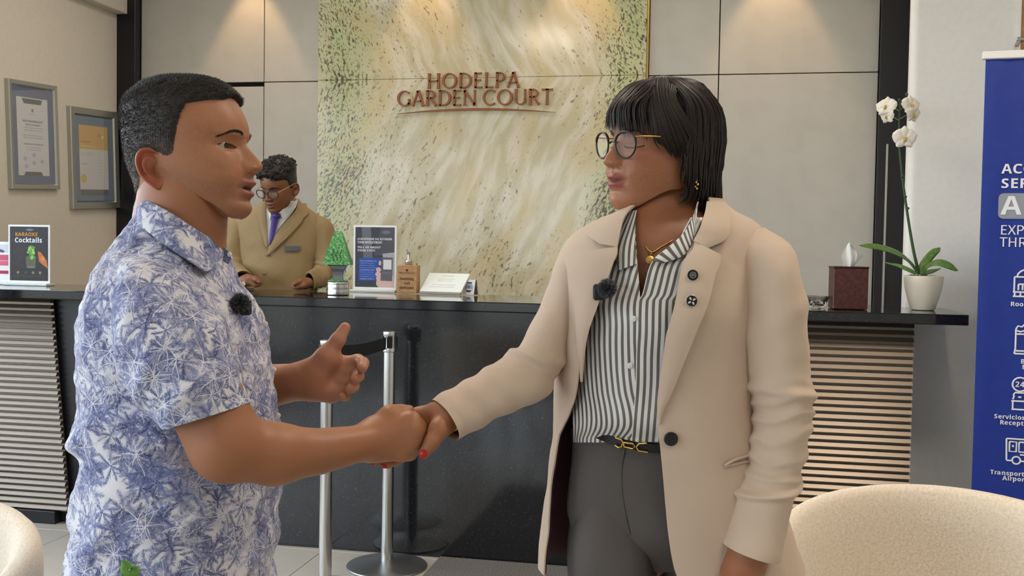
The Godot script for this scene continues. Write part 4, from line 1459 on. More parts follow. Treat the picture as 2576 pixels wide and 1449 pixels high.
func nets(b: Mb, bones: Array, cell: float, tint_of: Callable = no_fn) -> void:
	# surface nets over the smooth union of tapered capsules; bone: [a, b, ra, rb, blend]
	var lo := Vector3(1e9, 1e9, 1e9)
	var hi := -lo
	for q in bones:
		var r: float = maxf(q[2], q[3]) + 0.004
		for e in 2:
			lo = lo.min(q[e] - Vector3.ONE * r)
			hi = hi.max(q[e] + Vector3.ONE * r)
	lo -= Vector3.ONE * cell * 2.0
	var n := ((hi - lo) / cell).ceil() + Vector3.ONE * 3.0
	var nx := int(n.x); var ny := int(n.y); var nz := int(n.z)
	var f := PackedFloat32Array()
	f.resize(nx * ny * nz)
	f.fill(1.0)
	for q in bones:
		var a: Vector3 = q[0]
		var ba: Vector3 = q[1] - a
		var ra: float = q[2]
		var rb: float = q[3]
		var k: float = q[4] if q.size() > 4 else 0.008
		var l2 := maxf(ba.length_squared(), 1e-9)
		var reach := maxf(ra, rb) + k + cell * 2.5
		var qb: Vector3 = q[1]
		var l: Vector3 = (a.min(qb) - Vector3.ONE * reach - lo) / cell
		var h: Vector3 = (a.max(qb) + Vector3.ONE * reach - lo) / cell
		for z in range(maxi(0, int(l.z)), mini(nz, int(h.z) + 2)):
			for y in range(maxi(0, int(l.y)), mini(ny, int(h.y) + 2)):
				var at_ := (z * ny + y) * nx
				for x in range(maxi(0, int(l.x)), mini(nx, int(h.x) + 2)):
					var pa := lo + Vector3(x, y, z) * cell - a
					var t := clampf(pa.dot(ba) / l2, 0.0, 1.0)
					var d := (pa - ba * t).length() - lerpf(ra, rb, t)
					var c := f[at_ + x]
					if c > 0.9:
						f[at_ + x] = d
					else:
						var hh := maxf(k - absf(c - d), 0.0) / k
						f[at_ + x] = minf(c, d) - hh * hh * k * 0.25
	var id := PackedInt32Array()
	id.resize(nx * ny * nz)
	id.fill(-1)
	var off := [0, 1, nx, nx + 1, nx * ny, nx * ny + 1, nx * ny + nx, nx * ny + nx + 1]
	var edges := [[0, 1], [2, 3], [4, 5], [6, 7], [0, 2], [1, 3], [4, 6], [5, 7], [0, 4], [1, 5], [2, 6], [3, 7]]
	var first := b.v.size()
	for z in nz - 1:
		for y in ny - 1:
			for x in nx - 1:
				var o := (z * ny + y) * nx + x
				var neg := 0
				for e in 8:
					if f[o + off[e]] < 0.0: neg += 1
				if neg == 0 or neg == 8: continue
				var s := Vector3.ZERO
				var cnt := 0
				for e in edges:
					var v0 := f[o + off[e[0]]]
					var v1 := f[o + off[e[1]]]
					if (v0 < 0.0) != (v1 < 0.0):
						var t := v0 / (v0 - v1)
						var p0 := Vector3(e[0] & 1, (e[0] >> 1) & 1, e[0] >> 2)
						var p1 := Vector3(e[1] & 1, (e[1] >> 1) & 1, e[1] >> 2)
						s += p0.lerp(p1, t)
						cnt += 1
				var g := Vector3(f[o + 1] - f[o] + f[o + off[7]] - f[o + off[6]] + f[o + off[3]] - f[o + off[2]] + f[o + off[5]] - f[o + off[4]],
					f[o + off[2]] - f[o] + f[o + off[7]] - f[o + off[5]] + f[o + off[3]] - f[o + 1] + f[o + off[6]] - f[o + off[4]],
					f[o + off[4]] - f[o] + f[o + off[7]] - f[o + off[3]] + f[o + off[5]] - f[o + 1] + f[o + off[6]] - f[o + off[2]]).normalized()
				var p := lo + (Vector3(x, y, z) + s / cnt) * cell
				if tint_of.is_valid(): b.tint = tint_of.call(p)
				id[o] = b.put(p, g)
	var ax := [1, nx, nx * ny]
	for z in range(1, nz - 1):
		for y in range(1, ny - 1):
			for x in range(1, nx - 1):
				var o := (z * ny + y) * nx + x
				var v0 := f[o] < 0.0
				for d in 3:
					if v0 != (f[o + ax[d]] < 0.0):
						var u: int = ax[(d + 1) % 3]
						var w: int = ax[(d + 2) % 3]
						var q := [id[o], id[o - u], id[o - u - w], id[o - w]]
						if q.min() < 0: continue
						b.tri(q[0], q[1], q[2])
						b.tri(q[0], q[2], q[3])
	# even out the steps of the grid
	b.colored = b.colored or tint_of.is_valid()
	b.tint = Color.WHITE
	if first == b.v.size(): push_warning("empty field")

# ------------------------------------------------------------------ heads
# A head in its own axes: x forward, y up, z to its right (towards the viewer for a face turned to the picture's right).
# h: tables in millimetres: rows of [y, front, back, half width]; nose rows [y, height, half width].
class Head:
	var P := PackedVector3Array()
	var nu := 216
	var nv := 190
	var xf: Transform3D
	var h: Dictionary
	func at_yz(y: float, z: float, lift := 0.0) -> Vector3:
		# the point of the face at height y (m) and side z (m), in head axes
		var best := 1e9
		var k := 0
		for j in nv:
			if absf(P[j * nu + nu / 2].y - y) > 0.008: continue
			for i in range(nu / 5, nu - nu / 5):
				var p := P[j * nu + i]
				if p.x < 0.02: continue
				var d := (p.y - y) * (p.y - y) + (p.z - z) * (p.z - z)
				if d < best:
					best = d; k = j * nu + i
		var r := P[k]
		var out := Vector3(r.x - 0.02, 0, r.z).normalized()
		return Vector3(r.x, y, z) + out * lift

func gauss(d: float, s: float) -> float:
	return exp(-(d * d) / (s * s))

func head_points(h: Dictionary) -> Head:
	var H := Head.new()
	H.h = h
	if h.has("res"):
		H.nu = int(H.nu * h.res); H.nv = int(H.nv * h.res)
	var nu := H.nu
	var nv := H.nv
	var tab: Array = h.rows
	var ytop: float = tab[-1][0]
	var bumps: Array = h.bumps
	var nz := noise(h.get("seed", 1), 1.0, 2)
	for j in nv:
		# rows: from under the chin up to the crown; the first rows close the underside
		var s := float(j - 8) / (nv - 9)
		var under := clampf(float(8 - j) / 8.0, 0.0, 1.0)
		s = maxf(s, 0.0)
		var sy := 1.0 - pow(1.0 - s, 1.0) if s < 0.7 else 0.7 + 0.3 * sin((s - 0.7) / 0.3 * PI / 2)
		for i in nu:
			var u := (float(i) / nu) * 2.0 - 1.0
			var phi := PI * (0.38 * u + 0.62 * u * u * u)
			var c := cos(phi)
			var sn := sin(phi)
			var side := 1.0 - maxf(c, 0.0)
			var ybot: float = lerpf(h.chin, h.jaw, smoothstep(0.05, 0.85, side))
			var y := lerpf(ybot, ytop, sy)
			var fr := lerp_table(tab, y, 1)
			var bk := lerp_table(tab, y, 2)
			var wd := lerp_table(tab, y, 3)
			var cx := lerpf(bk, fr, 0.47)
			var n: float = h.get("box", 1.0)
			var cc := signf(c) * pow(absf(c), n)
			var ss := signf(sn) * pow(absf(sn), n)
			var x := cx + (fr - cx if c > 0 else cx - bk) * cc
			var z := wd * ss
			if under > 0.0:
				var k := 1.0 - under * under * 0.62
				x = lerpf(h.neck_x, x, k)
				z *= k
				y += under * 7.0
			if c > -0.1 and under < 1.0:
				var az := absf(z)
				var d := 0.0
				var nh := lerp_table(h.nose, y, 1)
				if nh > 0.01 and az < 40.0:
					var nw := lerp_table(h.nose, y, 2)
					d += nh * exp(-pow(az / nw, 2.3))
				for q in bumps:
					# [y, z, amount, sigma y, sigma z, (flat power)]
					var dy: float = y - q[0]
					if absf(dy) > q[3] * 2.6: continue
					var dz: float = az - q[1]
					if absf(dz) > q[4] * 2.6: continue
					if q.size() > 5:
						d += q[2] * exp(-pow(absf(dy) / q[3], 2.0) - pow(absf(dz) / q[4], q[5]))
					else:
						d += q[2] * exp(-dy * dy / (q[3] * q[3]) - dz * dz / (q[4] * q[4]))
				# eye opening: an almond where the skin steps back behind the lids
				var ez: float = az - h.eye_z
				if absf(ez) < h.eye_w:
					var t: float = ez / h.eye_w
					var up: float = h.eye_y + h.eye_up * pow(1.0 - t * t, 0.75) + 0.8 * t
					var dn: float = h.eye_y - h.eye_dn * pow(1.0 - t * t, 0.7) + 0.8 * t
					var ins := minf(up - y, y - dn)
					d -= h.eye_in * smoothstep(-0.7, 0.9, ins)
					# lid rims
					d += 1.3 * exp(-pow((y - up - 1.4) / 1.6, 2.0)) + 0.9 * exp(-pow((y - dn + 1.4) / 1.6, 2.0))
				var fw := clampf(c * 3.0, 0.0, 1.0)
				var dirx := lerpf(c, 1.0, 0.72 * fw)
				x += d * dirx
				z += d * sn * (1.0 - 0.72 * fw)
			H.P.append(Vector3(x, y, z) * 0.001)
	return H

func head_mesh(b: Mb, H: Head, xf: Transform3D, color_of: Callable) -> void:
	H.xf = xf
	var W := PackedVector3Array()
	var C := PackedColorArray()
	for p in H.P:
		W.append(xf * p)
		C.append(color_of.call(p * 1000.0))
	b.grid(W, H.nu, H.nv, true, false, Vector3.ZERO, PackedVector2Array(), C)

func ear(b: Mb, xf: Transform3D, col: Color, red: Color, s := 1.0) -> void:
	# xf: origin at the ear canal, x forward, y up, z outward
	var nu := 56
	var nv := 26
	var P := PackedVector3Array()
	var C := PackedColorArray()
	for j in nv:
		var r := float(j) / (nv - 6) if j < nv - 5 else 1.0
		for i in nu:
			var a := TAU * i / nu
			var ca := cos(a)
			var sa := sin(a)
			var ox := 0.0195 * ca * (1.0 + 0.22 * sa) - 0.003 - 0.003 * sa
			var oy := 0.0325 * sa
			if sa < -0.3: ox = lerpf(ox, ox * 0.86 + 0.004, smoothstep(0.3, 1.0, -sa))
			var x := ox * r
			var y := oy * r
			var rear := clampf(0.5 - ca * 0.5, 0, 1)
			var hgt := 0.003 + 0.013 * smoothstep(0.0, 0.035, 0.018 - x) 
			var top := smoothstep(-0.5, 0.2, sa)
			hgt += 0.0046 * exp(-pow((r - 0.90) / 0.085, 2.0)) * (0.35 + 0.65 * maxf(rear, top))
			hgt -= 0.0042 * exp(-pow((r - 0.72) / 0.10, 2.0)) * maxf(rear, top * 0.8) * smoothstep(-0.75, -0.2, sa)
			hgt += 0.0044 * exp(-pow((r - 0.50) / 0.10, 2.0)) * rear
			var cd := Vector2(x - 0.003, y + 0.004).length()
			hgt -= 0.0130 * exp(-pow(cd / 0.0088, 2.0))
			hgt += 0.0050 * exp(-pow((x - 0.0125) / 0.0042, 2.0) - pow((y + 0.003) / 0.006, 2.0))
			hgt += 0.0028 * exp(-pow((x + 0.001) / 0.005, 2.0) - pow((y + 0.0145) / 0.0045, 2.0))
			if j >= nv - 5:
				var k := float(j - (nv - 6)) / 5.0
				hgt -= 0.0045 * sin(minf(k * 1.6, 1.0) * PI / 2) + maxf(k - 0.55, 0.0) * 0.028 * rear
				var sh := 1.0 + 0.03 * sin(k * PI) - 0.55 * maxf(k - 0.4, 0.0)
				x *= sh; y *= sh
			P.append(xf * (Vector3(x, y, hgt) * s))
			C.append(col.lerp(red, clampf(0.75 * exp(-pow((r - 0.7) / 0.25, 2.0)) + (0.5 if cd < 0.009 else 0.0), 0, 1)))
	b.grid(P, nu, nv, true, false, Vector3.ZERO, PackedVector2Array(), C)

func eyes(root: Node3D, H: Head, iris: Color, look := Vector3(1, 0, 0), rad := 12.0) -> void:
	var h := H.h
	var whites := Mb.new()
	for sd: float in [-1.0, 1.0]:
		var f: Vector3 = H.at_yz((h.eye_y + h.eye_up + 4.0) * 0.001, sd * h.eye_z * 0.001)
		var c := Vector3(f.x - (rad + h.get("eye_sink", 1.6)) * 0.001, h.eye_y * 0.001, sd * h.eye_z * 0.001)
		var e := Mb.new()
		e.ball(H.xf * c, Vector3.ONE * rad * 0.001, H.xf.basis, 28, 20)
		var eye := part("eye", e, M.shaded_sclera, root)
		var g: Vector3 = (look + Vector3(0, 0, sd * 0.04)).normalized()
		var bs := H.xf.basis * Basis(Quaternion(Vector3.UP, g))
		var ir := Mb.new()
		ir.lathe([Vector2(0.0, (rad + 0.32) * 0.001), Vector2(0.0024, (rad + 0.26) * 0.001), Vector2(0.0042, (rad - 0.30) * 0.001), Vector2(0.0058, (rad - 1.25) * 0.001)], 24, H.xf * c, bs)
		part("iris", ir, mat(iris, 0.08), eye)
		var pu := Mb.new()
		pu.lathe([Vector2(0.0, (rad + 0.40) * 0.001), Vector2(0.0017, (rad + 0.36) * 0.001), Vector2(0.0021, (rad + 0.22) * 0.001)], 16, H.xf * c, bs)
		part("pupil", pu, M.ink, eye)

func lashes(root: Node3D, H: Head, m: Material, r := 0.0007) -> void:
	var h := H.h
	for sd: float in [-1.0, 1.0]:
		var pts := []
		for k in 13:
			var t := -1.02 + 2.04 * k / 12.0
			var y: float = h.eye_y + h.eye_up * pow(maxf(1.0 - t * t, 0.0), 0.75) + 0.8 * t + 0.3
			if h.has("closed"): y = h.eye_y - h.eye_dn * pow(maxf(1.0 - t * t, 0.0), 0.7) + 0.4 * t
			pts.append(H.xf * H.at_yz(y * 0.001, sd * (h.eye_z + t * h.eye_w) * 0.001, 0.0004))
		var b := Mb.new()
		b.tube(pts, [r], 6)
		part("eyelash", b, m, root)

func eyebrow(root: Node3D, H: Head, ctrl: Array, thick: Array, m: Material, seed_ := 3) -> void:
	# short hairs laid along a curve of (y, z) in mm, on both sides
	var r := RandomNumberGenerator.new()
	r.seed = seed_
	for sd: float in [-1.0, 1.0]:
		var b := Mb.new()
		var line := curve_pts(ctrl, 26)
		var pts := []
		for q in line: pts.append(H.at_yz(q.x * 0.001, sd * q.y * 0.001, 0.0))
		for k in 240:
			var f := r.randf()
			var idx := f * 25.0
			var i0 := int(idx)
			var p: Vector3 = pts[i0].lerp(pts[mini(i0 + 1, 25)], idx - i0)
			var t: Vector3 = (pts[mini(i0 + 2, 25)] - pts[maxi(i0 - 2, 0)]).normalized()
			var w := lerp_table(thick, f, 1) * 0.001
			var out := Vector3(p.x - 0.02, 0, p.z).normalized()
			var upv := out.cross(t).normalized()
			if upv.y < 0: upv = -upv
			var off := (r.randf() * 2 - 1) * w
			var q0 := p + upv * off - out * 0.0004
			var dirv := (t * 0.9 + upv * (0.35 - 0.5 * f - off / w * 0.4) + out * 0.16).normalized()
			var ln := 0.0055 + 0.003 * r.randf()
			b.tube([H.xf * q0, H.xf * (q0 + dirv * ln * 0.55 + out * 0.0006), H.xf * (q0 + dirv * ln)], [0.00055, 0.00048, 0.0001], 4, false)
		tag(part("eyebrow", b, m, root), "", "", "", "stuff")

# ------------------------------------------------------------------ trunks measured in the picture
func px_of(w: Vector3) -> Vector2:
	var q := cam.transform.affine_inverse() * w
	return Vector2(1288.0 - F_PX * q.x / q.z, 724.5 + F_PX * q.y / q.z)

func silhouettes(tab: Array, d0: float, power := 1.0) -> Array:
	# a trunk's near side looks wider than its middle plane: correct the rows so that its outline has the given width
	var out := []
	for r in tab:
		var xl: float = r[1]
		var xr: float = r[2]
		for it in 4:
			var c := at((xl + xr) / 2, r[0], d0 + r[4])
			var A := at(xr, r[0], d0 + r[4]) - c
			var B: Vector3 = cam.transform.basis.z * r[3]
			var lo := 1e9
			var hi := -1e9
			for k in 48:
				var a := TAU * k / 48
				var ca := signf(cos(a)) * pow(absf(cos(a)), power)
				var sa := signf(sin(a)) * pow(absf(sin(a)), power)
				var x := px_of(c + A * ca + B * sa).x
				lo = minf(lo, x); hi = maxf(hi, x)
			xl += r[1] - lo
			xr += r[2] - hi
		out.append([r[0], xl, xr, r[3], r[4]])
	return out
# ------------------------------------------------------------------ the man in the printed shirt
const DM := 1.667

func lin(h: String) -> Color:
	return Color(h).srgb_to_linear()

func head_frame(px: float, py: float, d: float, yaw: float, pitch := 0.0, roll := 0.0, face := 1.0) -> Transform3D:
	# yaw: turn of the face towards the camera away from the picture's right (face 1) or left (-1)
	var b := cam.transform.basis
	var x := (b.x * face * cos(yaw) + b.z * sin(yaw)).normalized()
	var y := b.y
	x = (x * cos(pitch) + y * sin(pitch)).normalized()
	var z := x.cross(y).normalized()
	y = z.cross(x).normalized()
	y = y.rotated(x, roll)
	z = x.cross(y).normalized()
	return Transform3D(Basis(x, y, z), at(px, py, d))

func fingers(chains: Array, d0: float, base: Vector3) -> Array:
	# chains of [px, py, depth offset, radius]
	var out := []
	for c in chains:
		for k in c.size() - 1:
			var p: Array = c[k]
			var q: Array = c[k + 1]
			var bl: float = p[4] if p.size() > 4 else 0.005
			out.append([at(p[0], p[1], d0 + p[2]) - base, at(q[0], q[1], d0 + q[2]) - base, p[3], q[3], bl])
	return out

func seg_dist(p: Vector2, a: Vector2, b: Vector2) -> float:
	return p.distance_to(Geometry2D.get_closest_point_to_segment(p, a, b))

func build_man() -> void:
	var base := at(440, 1000, DM)
	base.y = 0.0
	var t := thing("person", "man with cropped dark hair in a white shirt with a blue palm print, shaking hands", "person", base)
	var skin := lin("a06a48")
	var fair := lin("ab7553")
	var lip := lin("94564f")
	var red := lin("aa5a45")
	var tone := noise(71, 90.0, 3)
	var grain := noise(72, 0.5, 2)
	var xf := head_frame(470, 400, DM, deg_to_rad(9.0))
	xf.origin -= base
	var h := {
		"chin": -98.0, "jaw": -58.0, "neck_x": 5.0, "box": 0.96,
		"rows": [[-100.0, 84, -58, 36], [-95.5, 97, -60, 42], [-88, 105, -63, 47], [-79.5, 107.5, -66, 52], [-69, 104.5, -72, 57], [-60, 105, -77, 61], [-51, 107, -81, 64], [-35, 109, -85, 67], [-20, 107, -90, 70], [0, 101, -95, 72], [16, 97.5, -98, 74], [28, 98.5, -99.5, 75], [35, 100.5, -100, 76], [50, 99.5, -100.5, 77.5], [68, 94, -99, 76.5], [82, 86.5, -95, 73], [92, 80, -89, 69], [102, 70, -79, 61], [111, 59, -69, 51], [117, 47, -58, 40], [121, 34, -46, 28], [123.4, 16, -28, 14], [124, 0, -12, 1]],
		"nose": [[-32, 0.0, 13], [-27.5, 2.0, 14], [-24, 10, 13.5], [-20, 18.5, 13], [-15, 22.5, 12.6], [-10, 23.0, 11.6], [-4, 20.5, 10.5], [4, 15.5, 9.2], [12, 9.8, 8.4], [20, 4.6, 8.4], [27, 1.4, 9.5], [34, 0.0, 10]],
		"eye_z": 31.0, "eye_y": 15.0, "eye_w": 14.5, "eye_up": 3.4, "eye_dn": 3.0, "eye_in": 5.5, "eye_sink": 1.0,
		"bumps": [
			[17, 31, -9.5, 11, 17], [33, 26, 3.2, 6.5, 20], [21, 30, 2.6, 5, 15], [6, 30, 1.6, 4.5, 14], [3, 44, 2.0, 12, 14], [-8, 50, 3.5, 15, 17],
			[-17, 14.5, 8.5, 7, 6], [-15, 21, -2.5, 8, 4], [-24.5, 7.5, -4.5, 3.2, 3.4], [-30, 0, -1.2, 5, 3],
			[-40.5, 0, 7.0, 4.6, 19, 3.5], [-49.5, 0, -6.5, 2.6, 17, 4], [-58.5, 0, 7.5, 5.2, 17, 3.5], [-50, 24, -2.6, 6, 5], [-69, 0, -1.5, 4, 16],
			[-36, 28, -1.8, 12, 5], [-34, 44, 3.5, 18, 16], [-82, 0, 1.5, 9, 15], [48, 0, 1.0, 16, 30],
		],
	}
	var H := head_points(h)
	var body := Mb.new()
	var paint := func(p: Vector3) -> Color:
		var c := skin.lerp(fair, clampf(0.5 + tone.get_noise_3d(p.x * 0.01, p.y * 0.01, p.z * 0.01), 0, 1))
		var az := absf(p.z)
		c = c.lerp(skin.darkened(0.25), 0.5 * clampf(grain.get_noise_3d(p.x, p.y, p.z) - 0.12, 0, 1))
		# shaved beard: a greyer tone over jaw, chin and upper lip
		var beard := smoothstep(-28.0, -50.0, p.y + 0.25 * (p.x - 60.0) * (1.0 if p.x < 60.0 else 0.0)) * smoothstep(-12.0, 18.0, p.x)
		beard = maxf(beard, exp(-pow((p.y + 33.0) / 5.0, 2.0) - pow(az / 22.0, 4.0)) * smoothstep(70.0, 90.0, p.x))
		c = c.lerp(lin("7d5844"), 0.42 * beard * (0.75 + 0.8 * grain.get_noise_3d(p.x * 2.0, p.y * 2.0, p.z * 2.0)))
		if p.x > 60.0:
			var upper := exp(-pow((p.y + 41.0) / 5.0, 4.0))
			var lower := exp(-pow((p.y + 58.0) / 5.8, 4.0))
			c = c.lerp(lip, 0.85 * maxf(upper, lower) * (1.0 - smoothstep(18.0, 24.0, az)))
			c = c.lerp(lin("4a2019"), 0.9 * exp(-pow((p.y + 49.5) / 2.2, 2.0)) * (1.0 - smoothstep(15.0, 20.0, az)))
		return c
	head_mesh(body, H, xf, paint)
	for sd: float in [1.0, -1.0]:
		# ears
		var e := Transform3D(xf.basis * Basis(Vector3.BACK, 0.10 * sd * 0.0) * Basis.from_scale(Vector3(1, 1, sd)), xf * Vector3(-0.020, -0.024, 0.0655 * sd))
		e.basis = e.basis * Basis(Vector3.BACK, 0.14) * Basis(Vector3.UP, 0.24)
		ear(body, e, skin.lerp(red, 0.25), red, 1.02)
	# neck, trunk and arms
	var bones := []
	var P := func(px: float, py: float, d: float) -> Vector3: return at(px, py, d) - base
	bones.append([P.call(448, 470, DM), P.call(432, 640, DM), 0.060, 0.068, 0.03])
	bones.append([P.call(470, 505, DM - 0.018), P.call(455, 620, DM - 0.012), 0.052, 0.060, 0.03])
	bones.append([P.call(470, 505, DM + 0.018), P.call(455, 620, DM + 0.012), 0.052, 0.060, 0.03])
	bones.append([P.call(510, 530, DM), P.call(468, 620, DM), 0.030, 0.052, 0.03])
	bones.append([P.call(440, 860, DM), P.call(440, 1300, DM), 0.11, 0.12, 0.05])
	bones.append([P.call(420, 790, DM - 0.08), P.call(420, 790, DM + 0.08), 0.06, 0.06, 0.05])
	nets(body, bones, 0.009, func(_p): return skin)
	# right arm, reaching out
	bones = []
	bones.append([P.call(450, 860, 1.475), P.call(560, 1105, 1.455), 0.050, 0.047, 0.02])
	bones.append([P.call(520, 1010, 1.455), P.call(575, 1125, 1.455), 0.050, 0.046, 0.02])
	bones.append([P.call(575, 1125, 1.455), P.call(690, 1142, 1.49), 0.0455, 0.0415, 0.02])
	bones.append([P.call(690, 1142, 1.49), P.call(800, 1136, 1.53), 0.0415, 0.0345, 0.02])
	# left forearm
	bones.append([P.call(560, 990, 1.86), P.call(690, 969, 1.83), 0.040, 0.0375, 0.02])
	nets(body, bones, 0.0052, func(_p): return skin)
	# right hand, closed round the woman's
	var pink := lin("a87050")
	bones = fingers([
		[[900, 1117, 0.0, 0.0245, 0.02], [945, 1105, 0.005, 0.0265, 0.02]],
		[[940, 1085, 0.008, 0.0205, 0.014], [1034, 1060, 0.006, 0.0142, 0.009], [1053, 1072, 0.020, 0.0110, 0.006], [1044, 1078, 0.058, 0.0095], [1014, 1082, 0.066, 0.0085]],
		[[940, 1098, 0.004, 0.0215, 0.014], [1038, 1085, -0.001, 0.0148, 0.009], [1055, 1096, 0.018, 0.0115, 0.006], [1044, 1102, 0.058, 0.0098], [1008, 1104, 0.066, 0.0088]],
		[[938, 1114, 0.004, 0.0215, 0.014], [1030, 1112, 0.000, 0.0144, 0.009], [1047, 1120, 0.018, 0.0110, 0.006], [1036, 1126, 0.055, 0.0095], [1000, 1126, 0.062, 0.0085]],
		[[938, 1128, 0.006, 0.0195, 0.014], [1012, 1137, 0.005, 0.0132, 0.009], [1031, 1142, 0.020, 0.0100, 0.006], [1022, 1146, 0.048, 0.0085], [996, 1144, 0.056, 0.0078]],
		[[945, 1090, 0.012, 0.020, 0.014], [982, 1048, 0.018, 0.0165, 0.012], [1010, 1038, 0.024, 0.0125], [1029, 1032, 0.028, 0.0085]],
	], 1.60, base)
	bones.push_front([P.call(800, 1136, 1.53), P.call(955, 1106, 1.603), 0.0345, 0.0240, 0.02])
	nets(body, bones, 0.0026, func(p):
		return skin.lerp(pink, 0.0))
	# left hand, open, the thumb up
	var palm := lin("b07a60")
	bones = fingers([
		[[765, 957, 0.0, 0.029, 0.02], [790, 953, 0.0, 0.029, 0.02]],
		[[785, 935, 0.004, 0.022, 0.012], [856, 916, 0.006, 0.0130, 0.010], [900, 908, 0.002, 0.0115, 0.005], [913, 914, -0.018, 0.0105, 0.004], [911, 926, -0.034, 0.0092, 0.004]],
		[[785, 948, 0.004, 0.022, 0.012], [854, 938, 0.005, 0.0135, 0.010], [894, 938, 0.000, 0.0112, 0.005], [901, 946, -0.020, 0.0102, 0.004], [893, 954, -0.037, 0.0092, 0.004]],
		[[785, 962, 0.004, 0.022, 0.012], [848, 962, 0.003, 0.0130, 0.010], [884, 964, -0.004, 0.0108, 0.005], [889, 973, -0.023, 0.0098, 0.004], [880, 979, -0.037, 0.0090, 0.004]],
		[[788, 974, 0.004, 0.021, 0.012], [838, 984, 0.000, 0.0122, 0.010], [866, 989, -0.008, 0.0098, 0.005], [868, 996, -0.023, 0.0088, 0.004], [860, 997, -0.034, 0.0080, 0.004]],
		[[786, 946, -0.006, 0.022, 0.014], [819, 900, -0.012, 0.0178, 0.012], [850, 855, -0.010, 0.0125, 0.006], [868, 824, -0.004, 0.0093, 0.005]],
		[[800, 932, -0.008, 0.020, 0.014], [834, 905, -0.006, 0.014, 0.014]],
		[[796, 976, -0.004, 0.020, 0.014], [832, 992, -0.004, 0.0150, 0.012]],
	], 1.80, base)
	bones.push_front([P.call(690, 969, 1.83), P.call(785, 955, 1.80), 0.0375, 0.0290, 0.02])
	var wrist := P.call(775, 955, 1.80)
	nets(body, bones, 0.0026, func(p): return skin.lerp(palm, smoothstep(-0.005, 0.05, (p - wrist).dot(cam.transform.basis.x))))
	part("body", body, M.skin, t)
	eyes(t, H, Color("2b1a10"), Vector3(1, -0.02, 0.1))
	lashes(t, H, M.hair, 0.0006)
	eyebrow(t, H, [Vector2(35, 12), Vector2(38, 24), Vector2(37, 36), Vector2(30, 47)], [[0.0, 2.8], [0.4, 3.2], [0.8, 2.0], [1.0, 0.6]], M.hair)
	cropped_hair(t, H)
	man_shirt(t, base)
	man_legs(t, base)
	fur_mic(Vector3(), t, P.call(604, 763, DM - 0.075), 0.0125, P.call(618, 772, DM - 0.07), "furry black microphone clipped to the man's palm print shirt")

